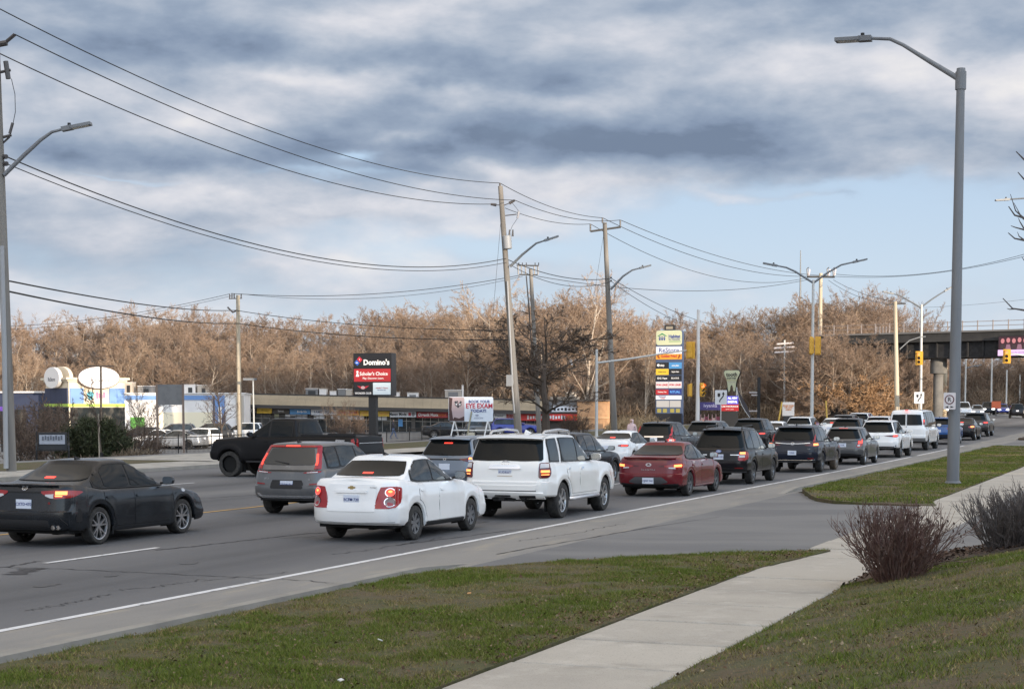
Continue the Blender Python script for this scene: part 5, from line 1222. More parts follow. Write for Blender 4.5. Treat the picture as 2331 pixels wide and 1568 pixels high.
MB().tube([rel(t2, atd(1150, 491, D2)), rel(t2, atd(1176, 488, D2))], .035, 6).build('cutout_arm', M_insul, t2); MB().tube([rel(t2, atd(1181, 481, D2)), rel(t2, atd(1178, 497, D2))], .07, 6).build('cutout', mat('cutout_grey', (.3, .3, .32), .4), t2)
MB().tube([rel(t2, atd(x, y, D2)) for x, y in ((1166, 462), (1181, 481))], .012, 4).build('jumper_wire', M_wire, t2); MB().tube([rel(t2, atd(x, y, D2)) for x, y in ((1178, 497), (1166, 515), (1160, 530))], .012, 4).build('jumper_wire', M_wire, t2)
q0, q1 = rel(t2, atd(1156, 567, D2-.3)), rel(t2, atd(1153.5, 536, D2-.3)); MB().tube([q0, q0+(q1-q0)*.04, q0+(q1-q0)*.94, q1], [.24, .28, .28, .2], 14).build('transformer', mat('transformer_grey', (.27, .28, .29), .5), t2, True)
for x in (1159.5, 1167): MB().tube([rel(t2, atd(x, 538, D2-.3)), rel(t2, atd(x+.5, 523, D2-.3))], [.07, .04], 6).build('bushing', M_insul, t2)
A2 = [rel(t2, atd(x, y, D2-.2)) for x, y in ((1161, 607), (1189, 579.6), (1220.5, 554), (1239, 548))]; MB().tube(A2, [.085, .075, .06, .05], 8).build('arm', M_lamp, t2, True); lamp_head(t2, A2[-1], A2[-1]-A2[-2]+np.array((0, 0, .0)), .95, .32)
MB().obox(rel(t2, atd(1160, 866, D2-.4)), (.18, 0, 0), (0, .12, 0), (0, 0, .36)).build('meter_box', mat('meter_grey', (.24, .25, .26), .5), t2)
MB().tube([rel(t2, atd(x, y, D2-.3)) for x, y in ((1171, 940), (1166, 880), (1167, 870), (1161, 760), (1155, 640))], .055, 8).build('conduit', MATS['conduit_pale'], t2, True)
b3 = at(1399, 990, .11); D3 = float(b3 @ Fh)
t3 = post('utility_pole', 'wooden pole with one slanting crossarm and a lamp arm, right of the leaning pole', 'utility pole', b3, atd(1376.5, 507, D3), .25, .16, M_wood, POLES)
MB().tube([rel(t3, atd(1344, 527, D3)), rel(t3, atd(1413, 517, D3))], .085, 6).build('crossarm', mat('crossarm_dark', (.05, .05, .05), .8), t3)
for x, y0, y1 in ((1344, 527, 510), (1371.5, 508, 496), (1412, 517, 501)): MB().tube([rel(t3, atd(x, y0, D3)), rel(t3, atd(x, y1, D3))], .06, 6).build('insulator', M_insul, t3)
A3 = [rel(t3, atd(x, y, D3-.2)) for x, y in ((1390, 659), (1418, 629), (1439, 615), (1456, 610.5))]; MB().tube(A3, [.085, .075, .06, .05], 8).build('arm', M_lamp, t3, True); lamp_head(t3, A3[-1], A3[-1]-A3[-2], .9, .3)
for y in (632, 639): MB().tube([rel(t3, atd(1389, y, D3-.2)), rel(t3, atd(1393, y, D3-.2))], .07, 6).build('bracket', M_insul, t3)
def gzat(x, y, dist):
    p = atd(x, y, dist); p[2] = float(gz(p[0], p[1])); return p
def upole(name, label, x0, x1, ytop, dist, r0, r1, m, cat='utility pole', group=POLES, sink=.2):
    b = gzat(x0, 940, dist); b[2] -= sink; return post(name, label, cat, b, atd(x1, ytop, dist), r0, r1, m, group)
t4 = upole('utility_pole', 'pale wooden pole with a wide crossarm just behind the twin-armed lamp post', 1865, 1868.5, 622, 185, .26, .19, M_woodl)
D4 = 185
MB().tube([rel(t4, atd(1837, 630, D4)), rel(t4, atd(1900, 630.5, D4))], .12, 6).build('crossarm', mat('crossarm_dark', (.05, .05, .05), .8), t4)
for x in (1838, 1884, 1897):
    MB().tube([rel(t4, atd(x, 629, D4)), rel(t4, atd(x-1, 612, D4)), rel(t4, atd(x+3, 609, D4))], .06, 6).build('insulator', M_insul, t4); MB().tube([rel(t4, atd(x+3, 627, D4)), rel(t4, atd(x+5, 613, D4))], .09, 6).build('insulator', mat('porcelain', (.5, .42, .42), .3), t4)
MB().tube([rel(t4, atd(1862, 930, D4)), rel(t4, atd(1864, 700, D4))], .09, 6).build('conduit', M_galvl, t4)
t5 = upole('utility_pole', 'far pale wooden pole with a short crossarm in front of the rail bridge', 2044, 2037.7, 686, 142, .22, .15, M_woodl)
D5 = 142
MB().tube([rel(t5, atd(2018, 693.5, D5)), rel(t5, atd(2062, 691, D5))], .06, 6).build('crossarm', MATS['crossarm_dark'], t5)
MB().tube([rel(t5, atd(x, y, D5)) for x, y in ((2048, 795), (2070, 775), (2095, 767), (2107, 766))], .05, 6).build('arm', M_galv, t5)
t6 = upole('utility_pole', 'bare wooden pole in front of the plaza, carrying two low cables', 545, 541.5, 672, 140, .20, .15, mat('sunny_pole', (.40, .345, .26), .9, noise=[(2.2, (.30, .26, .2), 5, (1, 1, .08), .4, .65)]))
for x in (523, 528, 533, 549): MB().tube([rel(t6, atd(x, 679, 140)), rel(t6, atd(x, 669, 140))], .05, 5).build('insulator', M_insul, t6)
MB().tube([rel(t6, atd(521, 680, 140)), rel(t6, atd(551, 679, 140))], .04, 5).build('crossarm', MATS['crossarm_dark'], t6); MB().tube([rel(t6, atd(518, 699, 140)), rel(t6, atd(530, 711, 140)), rel(t6, atd(540, 706, 140))], .08, 6).build('bracket', M_insul, t6)
t7 = upole('utility_pole', 'thin dark pole with a double-deck insulator rack, between the two middle poles', 1228, 1208, 612, 136, .20, .14, M_wood)
for y, x0, x1 in ((604, 1176, 1226), (625, 1182, 1224)): MB().tube([rel(t7, atd(x0, y, 136)), rel(t7, atd(x1, y+1, 136))], .06, 6).build('crossarm', MATS['crossarm_dark'], t7)
for x in (1179, 1187, 1196, 1216, 1224):
    MB().tube([rel(t7, atd(x, 604, 136)), rel(t7, atd(x+1, 625, 136))], .05, 5).build('insulator', M_insul, t7); MB().tube([rel(t7, atd(x+2, 604, 136)), rel(t7, atd(x+2, 598, 136))], .04, 5).build('insulator', M_insul, t7)
MB().tube([rel(t7, atd(1217, 900, 136)), rel(t7, atd(1204, 700, 136)), rel(t7, atd(1198, 628, 136))], .05, 6).build('conduit', MATS['crossarm_dark'], t7)
t8 = upole('transmission_pole', 'sunlit stub pole with three stacked white crossarms on the wooded slope', 1786, 1786, 774, 158, .09, .08, M_galvl, 'utility pole', None)
for y, a, b in ((782, 1768, 1806), (791, 1762, 1809), (801, 1763, 1808)): MB().tube([rel(t8, atd(a, y+1.5, 158)), rel(t8, atd(b, y-1.5, 158))], .085, 6).build('crossarm', mat('arm_white', (.62, .55, .52), .6), t8)
upole('radio_mast', 'slender dark radio mast rising above the trees left of the pale pole', 1820, 1822.5, 570, 330, .38, .08, M_lamp, 'mast', None)
# lamps on both sides of one post
def twin(label, x0, x1, ytop, dist, left, right, r=.13, m=None):
    t = upole('street_lamp', label, x0, x1, ytop, dist, r, r*.7, m or M_galvl, 'street lamp', LAMPS)
    for side in (left, right):
        if not side: continue
        A = [rel(t, atd(x, y, dist)) for x, y in side]; MB().tube(A, np.linspace(.075, .05, len(A)), 8).build('arm', M_lamp, t, True); lamp_head(t, A[-1], A[-1]-A[-2], .98, .32)
    return t
t9 = twin('twin-armed street lamp with yellow signals on its post', 1848, 1851.5, 637, 117, ((1849.6, 643), (1810, 618), (1790, 609), (1769, 605)), ((1853, 643), (1885, 620), (1915, 603), (1942, 597)))
twin('second twin-armed street lamp, beyond the first and half behind the lamp post', 2096, 2098, 693, 150, ((2096, 700), (2060, 679), (2047, 672), (2034, 669)), ((2100, 697), (2120, 682), (2140, 669), (2150, 663)), .14)
twin('street lamp reaching in from beyond the right edge, over the bridge', 2440, 2440, 470, 118, ((2440, 480), (2380, 456), (2340, 451), (2298, 454)), None)
twin('thin white signal post left of the tooth-shaped sign', 1588, 1590, 705, 117, None, None, .15, mat('sunlit_white_post', (.62, .6, .57), .5))  # white colour stands in for sun on this shaded post
tA = twin('small far street lamp under the bridge with its arm to the right', 2196, 2199, 808, 230, ((2199, 838), (2212, 834), (2218, 833)), None, .14)
for k, (x, y, dd) in enumerate(((2258, 812, 235), (2292, 842, 260), (2322, 852, 270))):
    twin(('thin far post under the bridge, left of the hanging signal', 'thin far post under the bridge, below the hanging signal', 'thin far post under the bridge at the right edge')[k], x-2, x, y, dd, None, None, .14)
tL = upole('lot_lamp', 'parking lot lamp with a box head in front of the vape shop', 578, 576, 862, 138, .07, .06, M_galvl, 'street lamp', None)
MB().obox(rel(tL, atd(569, 863, 138)), (.42, .2, 0), (0, .18, 0), (0, 0, .09)).build('lamp_head', M_lamp, tL)
tL = upole('lot_lamp', 'dark parking lot lamp with a flat T top in front of the oval store sign', 229, 229.5, 833, 125, .09, .08, mat('bronze', (.03, .022, .018), .5), 'street lamp', None)
MB().obox(rel(tL, atd(229, 833, 125)), (.8, .3, 0), (0, .2, 0), (0, 0, .045)).build('lamp_head', MATS['bronze'], tL)
# signals
SIGN = 'traffic signals'
def signal(label, x, y, dist, h=1.15, w=.62, back=False, rz=0.0, lit=0, plate=True):
    t = thing('traffic_signal', label, 'traffic light', tuple(atd(x, y, dist)), rz, SIGN)
    if plate: MB().prism(rrect(-w/2, w/2, -h/2, h/2, .05), -.012, .012).build('backplate', M_sigy, t)
    sgn = 1 if back else -1
    hb = MB().prism(rrect(-.15, .15, -h*.44, h*.44, .05), *((.013, .20) if not back else (-.20, -.013))).build('housing', M_sigy, t) if back else None
    if not back:
        MB().prism(rrect(-.16, .16, -h*.45, h*.45, .04), -.10, -.013).build('housing', M_sigy, t)
        for i in range(3):
            z = h*.29-h*.29*i
            MB().prism(ell(0, z, .125, .125, 16), -.115, -.101).build('lens', M_sigr if i == lit else M_sigb, t)
            mb = MB(); P = [[(.14*math.cos(a), -.10-dy, z+.14*math.sin(a)) for a in np.linspace(-.2, PI+.2, 9)] for dy in (0, .2)]; mb.grid(P); mb.build('visor', M_sigy, t)
    else:
        for i in range(3): MB().prism(rrect(-.135, .135, h*.29-h*.29*i-.14, h*.29-h*.29*i+.14, .06), -.215, -.20).build('section', M_sigy, t)
    return t
ma = upole('signal_mast', 'grey signal mast with a long arm reaching right across the pylon sign', 1358, 1358, 795, 116, .11, .09, M_galvl, 'signal mast', None)
MB().tube([rel(ma, atd(x, y, 116)) for x, y in ((1358, 826), (1430, 817), (1500, 806), (1563, 797.5))], [.07, .065, .055, .045], 8).build('arm', M_galvl, ma, True)
signal('yellow signal seen from behind at the end of the long arm', 1572, 797, 116, back=True)
signal('yellow signal on the right of the thin white post', 1598, 887, 117, .95, .36, rz=.9)
signal('dark red-brown signal on the left of the thin white post', 1573, 888, 117, .95, .36, back=True, rz=-.9)
signal('yellow signal seen from behind on the twin-armed lamp post', 1862, 787, 116.6, 1.25, .40, back=True); signal('narrow yellow signal edge left of the twin-armed lamp post', 1846.5, 787, 116.8, 1.25, .22, back=True, rz=.5)
signal('yellow signal with its red lamp lit, left of the tall grey lamp post', 2092.5, 815, 143)
signal('yellow signal with its red lamp lit, hanging in front of the bridge screen', 2292, 811, 139)
ma = upole('signal_mast', 'signal mast beyond the right edge with a pale arm below the bridge', 2440, 2440, 800, 139.3, .12, .1, M_galvl, 'signal mast', None)
MB().tube([rel(ma, atd(2440, 820, 139.3)), rel(ma, atd(2340, 810, 139.3)), rel(ma, atd(2300, 805, 139.3))], [.08, .06, .05], 8).build('arm', M_galvl, ma, True)
# wires
WIRES = 'overhead wires'
def wire(label, p0, p1, sag, r=.022, n=28, via=None, name='power_line', m=None):
    p0, p1 = np.array(p0), np.array(p1); P = []
    for i in range(n+1):
        t = i/n; p = p0+(p1-p0)*t; p[2] -= 4*sag*t*(1-t); P.append(p)
    o = MB().tube([p-p0 for p in P], r, 5).build(name, m or M_wire, None, True, loc=tuple(p0)); tag(o, label, 'wire', WIRES); return o
L1 = lambda x, y: atd(x, y, d1)
wire('topmost of the three long wires running from the top left corner to the leaning pole', L1(-22, 10), atd(1138, 417, D2), 1.35, .021)
wire('middle of the three long wires running from the left edge to the leaning pole', L1(34, 79), atd(1172, 456, D2), 1.3, .021)
wire('lowest of the three long wires from the left edge to the leaning pole', L1(-6, 120), atd(1117, 465, D2), 1.35, .021)
wire('upper of the two sagging cables below the lamp arm at the left edge', L1(14, 357), atd(1154, 588, D2), 1.8, .024)
wire('lower of the two sagging cables below the lamp arm at the left edge', L1(14, 373), atd(1155, 597, D2), 1.75, .018)
wire('upper thick cable from the left pole to the pole before the plaza', L1(22, 640), atd(540, 706, 139.8), .35, .030)
wire('lower thick cable from the left pole to the pole before the plaza', L1(22, 664), atd(541, 736, 139.8), .35, .034)
wire('upper thick cable from the pole before the plaza to the leaning pole', atd(541, 707, 139.8), atd(1168, 752, D2), .4, .026)
wire('lower thick cable from the pole before the plaza to the leaning pole', atd(541, 736, 139.8), atd(1170, 773, D2), .4, .030)
wire('upper thin wire at the pole top before the plaza, running right to the insulator rack', atd(526, 668, 140), atd(1182, 627, 136), .75, .024)
wire('lower thin wire at the pole top before the plaza, running right to the insulator rack', atd(549, 669, 140), atd(1190, 629, 136), 1.0, .016)
wire('thin wire from the pole top before the plaza down to the far left', atd(523, 669, 140), atd(20, 742, 170), .5, .02)
wire('second thin wire from the pole top before the plaza down to the far left', atd(533, 672, 140), atd(20, 750, 172), .5, .016)
wire('top wire between the leaning pole and the crossarm pole', atd(1138, 417, D2), atd(1371.5, 496, D3), .45, .022)
wire('middle wire between the leaning pole and the crossarm pole', atd(1172, 456, D2), atd(1412, 501, D3), .5, .022)
wire('lowest high wire between the leaning pole and the crossarm pole', atd(1150, 474, D2), atd(1344, 510, D3), .35, .02)
wire('top wire from the crossarm pole down to the pale wooden pole', atd(1412, 501, D3), atd(1884, 628, D4), .9, .024)
wire('middle wire from the crossarm pole down to the pale wooden pole', atd(1371.5, 496, D3), atd(1845, 629, D4), 1.2, .024)
wire('lowest wire from the crossarm pole down to the pale wooden pole', atd(1344, 510, D3), atd(1838, 632, D4), 2.0, .022)
wire('upper cable from the leaning pole to the crossarm pole near lamp height', atd(1158, 592, D2), atd(1390, 634, D3), .5, .026)
wire('lower cable from the leaning pole to the crossarm pole near lamp height', atd(1160, 602, D2), atd(1390, 641, D3), .8, .02)
wire('upper cable falling right from the crossarm pole into the trees', atd(1392, 634, D3), atd(1720, 752, 190), 1.0, .022)
wire('lower cable falling right from the crossarm pole into the trees', atd(1392, 641, D3), atd(1640, 756, 180), .8, .02)
wire('level wire from the insulator rack to the pale wooden pole', atd(1224, 629, 136), atd(1842, 636, D4), 1.2, .024)
wire('upper of the pair of wires leaving over the bridge to the right edge', atd(1900, 624, D4), atd(2420, 552, 150), 1.2, .022)
wire('lower of the pair of wires leaving over the bridge to the right edge', atd(1897, 629, D4), atd(2420, 560, 150), 1.0, .022)
wire('wire falling from the pale wooden pole to the far pole before the bridge', atd(1886, 638, D4), atd(2020, 692, D5), .4, .02); wire('second wire falling from the pale wooden pole to the far pole before the bridge', atd(1897, 637, D4), atd(2060, 690, D5), .4, .02)
wire('low cable sloping across the wooded bank left of the twin-armed lamp post', atd(1725, 838, 150), atd(1862, 825, D4), .3, .022); wire('cable hanging in front of the bridge girder to the far pole', atd(1990, 752, 152), atd(2043, 770, D5), .3, .02)
wire('guy wire beside the leaning pole', atd(1142, 480, D2), atd(1122, 720, D2), -.0, .011); wire('guy wire beside the crossarm pole', atd(1374, 535, D3), atd(1351, 680, D3), 0, .011)
wire('faint wire high behind the bridge at the right edge', atd(2100, 700, 260), atd(2420, 670, 260), .3, .02)
# ------------------------------------------------------------------ buildings of the plaza
F_ = lambda n, c, r=.6: mat(n, c, r)
M_cream = mat('cream_stucco', (.70, .61, .47), .85, noise=(.5, (.64, .55, .42), 4)); M_wht = mat('white_stucco', (.74, .71, .68), .85, noise=(.6, (.68, .65, .62), 4))
M_blu = mat('blue_cladding', (.14, .26, .50), .6); M_blud = mat('navy_shade_cladding', (.035, .045, .085), .7); M_grn = F_('green_band', (.36, .52, .08)); M_grnd = F_('green_panel', (.10, .32, .05))
M_tan = mat('tan_shingle', (.27, .22, .15), .9, noise=[(.8, (.215, .175, .12), 5, (.25, 1, 1), .4, .65), (6, (.31, .26, .18), 3, (1, 1, .2), .55, .75)]); M_fasc = F_('dark_fascia', (.035, .030, .027)); M_sof = F_('soffit', (.05, .045, .04)); M_brick = mat('orange_brick', (.52, .30, .155), .85, noise=(3, (.44, .25, .13), 4))
M_shop = F_('shop_wall', (.07, .06, .052)); M_shopg = mat('shop_glass', (.02, .024, .026), .05, spec=.6, noise=(.9, (.11, .10, .085), 3, (1, 1, .6), .48, .7)); M_mull = F_('mullion', (.28, .27, .25)); M_unit = F_('unit_tan', (.40, .35, .29), .7); M_unitw = F_('unit_white', (.66, .62, .58), .6); M_unitg = F_('unit_grey', (.17, .165, .16), .7)
S_white = F_('sign_white_panel', (.66, .68, .72), .4); S_blk = F_('sign_black', (.012, .012, .014), .35); S_red = F_('sign_red', (.34, .02, .025), .4); S_yel = F_('sign_yellow', (.62, .40, .03), .4); S_blue = F_('sign_blue', (.06, .22, .46), .4); S_navy = F_('sign_navy', (.02, .03, .16), .4); S_cream = F_('sign_cream', (.48, .50, .33), .4); S_org = F_('sign_orange', (.62, .27, .03), .4)
T_w = F_('print_white', (.75, .75, .75), .5); T_k = F_('print_black', (.012, .012, .015), .5); T_r = F_('print_red', (.38, .015, .03), .5); T_b = F_('print_blue', (.03, .05, .22), .5); T_g = F_('print_green', (.02, .20, .08), .5); S_purp = F_('sign_purple', (.05, .04, .16), .4); S_gry = F_('sign_grey', (.36, .36, .36), .5); M_post = F_('dark_post', (.02, .02, .021), .5)

class Face:
    """upright frame seen from the front: local x to the right, z up, sized from picture positions at one distance"""
    def __init__(s, zc, rz=YAW, x0=0, y=0):
        s.zc = zc; s.k = zc/3860; s.o = cw((x0-CX)*s.k, zc, 0); s.x0 = x0; s.rz = rz
    def X(s, px): return (px-s.x0)*s.k
    def Zy(s, py): return CAMH+(920-py)*s.k
    def rect(s, x0, x1, y0, y1, d0, d1, mb=None): return (mb or MB()).box(s.X(x0), s.X(x1), d0, d1, s.Zy(y1), s.Zy(y0))
def fthing(f, name, label, cat, group=None): return thing(name, label, cat, tuple(f.o), f.rz, group)
# --- the long plaza
f = Face(165, YAW, 880); t = fthing(f, 'strip_mall', 'long low plaza with a tan shingled mansard roof and a row of coloured shop signs', 'building')
dy = lambda x: .0217*(x-555)
zr_, zl_ = f.X(1250), f.X(553)
def ql(x, y): return (f.X(x), f.Zy(y+dy(x)))
def slab(x0, x1, y0, y1, d0, d1, mb=None):
    mb = mb or MB(); (xa, za), (xb, zb) = ql(x0, y1), ql(x1, y1); (_, zc_), (_, zd) = ql(x0, y0), ql(x1, y0)
    return mb.add([(xa, d0, za), (xb, d0, zb), (xb, d1, zb), (xa, d1, za), (xa, d0, zc_), (xb, d0, zd), (xb, d1, zd), (xa, d1, zc_)], [(0,3,2,1),(4,5,6,7),(0,1,5,4),(1,2,6,5),(2,3,7,6),(3,0,4,7)])
slab(555, 1345, 926, 1020, 1.2, 14).build('wall', M_shop, t); slab(552, 1348, 893.5, 925, .9, 14.0).build('roof_deck', M_unitg, t)
for a in np.arange(552, 1249, 20.5):
    b_ = min(a+20.3, 1249); (xa, za), (xb, zb) = ql(a, 919), ql(b_, 919); (_, zc_), (_, zd) = ql(a, 896), ql(b_, 896)
    MB().add([(xa, -.6, za), (xb, -.6, zb), (xb, .85, zd), (xa, .85, zc_), (xa, -.45, za-.05), (xb, -.45, zb-.05), (xb, 1, zd-.05), (xa, 1, zc_-.05)], [(0,1,2,3),(4,7,6,5),(0,4,5,1),(1,5,6,2),(2,6,7,3),(3,7,4,0)]).build('roof_panel', M_tan, t)
slab(550, 1349, 893.3, 896, .8, 14.2).build('coping', M_fasc, t); slab(551, 1250, 919.2, 926.5, -.7, 1.1).build('fascia', M_fasc, t)
for a in np.arange(556, 1245, 18.4):
    slab(a+.9, a+17.2, 940.5, 986, 1.06, 1.19).build('window', M_shopg, t)
mb = MB()
for a in np.arange(555.5, 1250, 18.4): slab(a-.6, a+.6, 940, 990, 1.0, 1.19, mb)
slab(555, 1250, 948.6, 949.8, 1.01, 1.18, mb); slab(555, 1250, 985, 992, 1.0, 1.19, mb); mb.build('window_frame', M_mull, t)
for a in (612, 700, 840, 935, 1010, 1140): slab(a, a+9, 940, 992, .9, 1.18).build('pillar', M_shop, t)
for a in np.arange(620, 880, 13): slab(a, a+11.5, 939.5, 947.8, .98, 1.05).build('transom_sign', random.choice((S_white, S_cream, S_yel, S_white, S_cream)), t) if random.random() < .8 else None
slab(1060, 1100, 960, 966, .95, 1.04).build('window_poster', S_white, t); slab(905, 915, 945, 962, .95, 1.04).build('window_poster', S_blue, t); slab(1000, 1012, 962, 970, .95, 1.04).build('window_poster', S_cream, t)
def shopsign(label, x0, x1, y0, y1, m, s, tm, size=.42, bold=.02, sx=1.0, tx=None, extra=None):
    g = Face(165, YAW, (x0+x1)/2); u = fthing(g, 'shop_sign', label, 'sign', 'shop signs along the plaza')
    MB().box(g.X(x0), g.X(x1), .28, .48, g.Zy(y1), g.Zy(y0)).build('panel', m, u)
    if s: text(s, size, tm, u, (g.X(tx or (x0+x1)/2), .268, (g.Zy(y0)+g.Zy(y1))/2), bold=bold, sx=sx)
    if extra: extra(g, u)
    return u
dash = lambda n, m, x0, x1, y0, y1: (lambda g, u: [MB().box(g.X(x0+(x1-x0)*i/n), g.X(x0+(x1-x0)*(i+.62)/n), .262, .279, g.Zy(y1-(i*7 % 3)*.8), g.Zy(y0+(i*5 % 3)*.9)).build('letter_stroke', m, u) for i in range(n)])
shopsign('brown sign with pale VAPE lettering, leftmost of the shop signs', 556, 582, 927, 939, M_shop, 'VAPE', T_w, .40, .03, 1.0)
shopsign('plain yellow sign right beside the vape sign', 583.5, 617.5, 927.5, 939.5, S_yel, None, None, extra=dash(9, F_('dull_gold', (.42, .28, .03)), 587, 612, 931, 936))
shopsign('dark brown sign with small pale lettering left of the blue sign', 619, 657, 928, 940, M_shop, 'Spices', T_w, .24, .01)
shopsign('light blue sign above the pickup roof', 658.5, 705.5, 929.5, 941.5, S_blue, None, None, extra=dash(8, T_w, 676, 698, 933, 938))
shopsign('white nail salon sign between the light blue and orange signs', 707, 766, 930.5, 943, S_white, 'FAMILY NAILS', F_('print_steel', (.16, .2, .3)), .40, .02, .78)
shopsign('orange-yellow sign with red strokes, right of the white nail salon sign', 767.5, 817, 931.5, 944, S_org, None, None, extra=dash(11, T_r, 770, 813, 934, 941))
shopsign('plain yellow sign left of the black sign post', 818.5, 846, 933, 945.5, S_yel, None, None, extra=dash(6, S_org, 822, 842, 936, 941))
shopsign('yellow sign right of the black sign post', 858, 886, 934.5, 946.5, S_yel, None, None, extra=dash(5, S_org, 866, 884, 938, 943))
shopsign('white fashion shop sign with bold black words and red marks', 887.5, 946.5, 935.5, 948, S_white, 'Maxan Moda', T_k, .42, .03, .78, 905, extra=lambda g, u: [MB().box(g.X(929), g.X(935), .262, .279, g.Zy(945), g.Zy(938)).build('mark', T_r, u), MB().prism([(x, z) for x, z in ell(g.X(940), g.Zy(941.5), .17, .2, 12)], .262, .279).build('mark', F_('print_grey', (.2, .2, .22)), u)])
shopsign('red market sign left of the eye clinic board', 948, 1019, 936.5, 949.5, S_red, 'Organik Maxx', T_w, .40, .03, .85, 974, extra=dash(6, F_('print_orange', (.6, .14, .02)), 998, 1016, 940, 946))
shopsign('white dental sign right of the eye clinic board', 1125, 1168, 939.5, 950.5, S_white, 'Dental', T_k, .3, .01, 1, 1136)
shopsign('long red sign band at the right end of the plaza', 1152, 1353, 941, 956, F_('sign_red_sunlit', (.62, .03, .025), .4), None, None, extra=lambda g, u: (dash(14, T_w, 1200, 1290, 944, 953)(g, u), dash(7, F_('print_orange', (.6, .14, .02)), 1292, 1338, 944, 953)(g, u)))  # sunlight on the band is put into its brighter red
shopsign('white sign with black strokes above the long red band', 1256, 1342, 923.5, 936, S_white, None, None, extra=dash(9, T_k, 1260, 1336, 926.5, 933.5))
g = Face(163, YAW, 1352); u = fthing(g, 'brick_building', 'sunlit orange brick end building at the right of the plaza', 'building'); MB().box(g.X(1316), g.X(1389), .6, 9, g.Zy(1000), g.Zy(912)).build('wall', M_brick, u); MB().box(g.X(1315), g.X(1390), .4, 9.2, g.Zy(912), g.Zy(908)).build('coping', F_('brown_coping', (.12, .085, .06)), u); MB().box(g.X(1317), g.X(1388.5), .5, .6, g.Zy(951), g.Zy(948)).build('band', F_('brick_band', (.6, .38, .2)), u)
for k in range(9): MB().box(g.X(1317+8*k), g.X(1324.6+8*k), .55, .6, g.Zy(984), g.Zy(953)).build('wall_panel', M_brick, u)
g = Face(165.4, YAW, 1286); u = fthing(g, 'parapet', 'mottled stone-faced parapet standing above the red sign band', 'wall'); MB().box(g.X(1253), g.X(1320), .6, 4, g.Zy(942), g.Zy(902)).build('wall', mat('rough_stone', (.34, .29, .235), .9, noise=(2.2, (.16, .14, .115), 4)), u)
ROOFU = 'rooftop units on the plaza'
for i, (x0, x1, y0, y1, m, l) in enumerate(((696, 724, 884, 900, M_unitg, 'grey rooftop unit, leftmost of those left of the black sign'), (727, 743, 884, 900, M_unitw, 'pale rooftop unit next to the leftmost grey one'), (750.7, 766, 889, 901, M_unitw, 'small white rooftop unit midway along the roof'), (769, 787, 885, 901, M_unitg, 'dark rooftop unit left of the black sign'), (787.6, 800, 886, 901, M_unit, 'sunlit tan rooftop unit touching the black sign'), (900, 909, 892, 903, M_unitw, 'small white roof cowl right of the black sign'), (927, 952, 893, 904, M_unitw, 'long white rooftop unit between the two boards'), (1013, 1050, 887, 903, M_unit, 'wide tan rooftop unit above the eye clinic board'), (1051, 1055, 876, 903, M_unitw, 'white vent pipe above the eye clinic board'), (1288, 1312, 893, 904, M_unit, 'open tan frame unit over the stone parapet'))):
    g = Face(168, YAW, (x0+x1)/2); u = fthing(g, 'rooftop_unit', l, 'rooftop unit', ROOFU); w = g.X(x1)-g.X(x0)
    MB().box(-w/2, w/2, 0, 1.3, g.Zy(y1+4), g.Zy(y0)).build('casing', m, u); MB().box(-w/2-.04, w/2+.04, -.04, 1.34, g.Zy(y0), g.Zy(y0)+.06).build('cap', M_unitw if m is not M_unitw else M_unit, u)
    if w > .9: MB().box(-w*.3, w*.3, -.03, 0, g.Zy(y1-2), g.Zy(y0+4)).build('grille', M_unitg if m is not M_unitg else M_post, u)
# --- the store with the tower and oval signs
cpt = cw((157-CX)*149/3860, 149, 0); RT = YAW+R_(37)
t = thing('store_tower', 'cream and blue store tower with green band under the oval signs', 'building', tuple(cpt), RT)
kz = 149/3860; Z = lambda y: CAMH+(920-y)*kz
MB().box(0, 5.25, 0, 5.25, -2, Z(861)).build('wall', M_cream, t)
for s_ in (0, 1):
    pass
MB().box(-.35, 5.6, -.35, 5.6, Z(863), Z(858)).build('cornice', M_cream, t); MB().box(-.18, 5.43, -.18, 5.43, Z(867), Z(863)).build('cornice', M_cream, t)
for x0, x1 in ((.10, 1.22), (1.24, 1.34), (3.75, 4.45), (4.47, 5.2)): MB().box(x0, x1, -.12, -.0, Z(917), Z(882)).build('blue_panel', M_blu, t)
MB().box(1.5, 3.6, -.10, 0, Z(914), Z(884)).build('sign_panel', M_cream, t); MB().box(-.15, 5.4, -.16, 0, Z(924), Z(918)).build('green_band', M_grn, t); MB().box(.1, 5.2, -.06, 0, Z(1000), Z(926)).build('shop_glass', M_shopg, t)
for i in range(4): MB().box(-.12, 0, .1+1.28*i, 1.34+1.28*i, Z(917), Z(882)).build('dark_blue_panel', M_blud, t)  # shade of the left face is put into darker copies of the blue panels
MB().box(-.16, 0, .0, 5.3, Z(924), Z(918)).build('green_band', M_grn, t); MB().box(-.06, 0, .1, 5.2, Z(1000), Z(926)).build('dark_glass', M_shopg, t)
MB().prism([(1.95+.32*math.cos(a)*(1+.2*math.sin(3*a)), Z(899)+.38*math.sin(a)) for a in np.linspace(0, 2*PI, 14)[:-1]], -.13, -.10).build('logo', F_('logo_cyan', (.12, .45, .55)), t)
for k in range(4): MB().box(2.5+.22*k, 2.66+.22*k, -.13, -.10, Z(906)+.05*(k % 2), Z(891)-.1*(k % 3)).build('logo_letter', F_('logo_pink', (.5, .16, .3)), t)
g = thing('oval_sign', 'large white oval store sign with thin lettering on the sunlit face of the tower', 'sign', tuple(cpt), RT)
MB().prism(ell(2.64, Z(858), 1.90, .93, 36), -.50, -.20).build('board', mat('oval_white', (.80, .78, .76), .5), g); MB().prism(ell(2.64, Z(858)-.03, 1.98, .99, 36), -.42, -.24).build('rim', F_('oval_rim', (.10, .07, .06)), g)
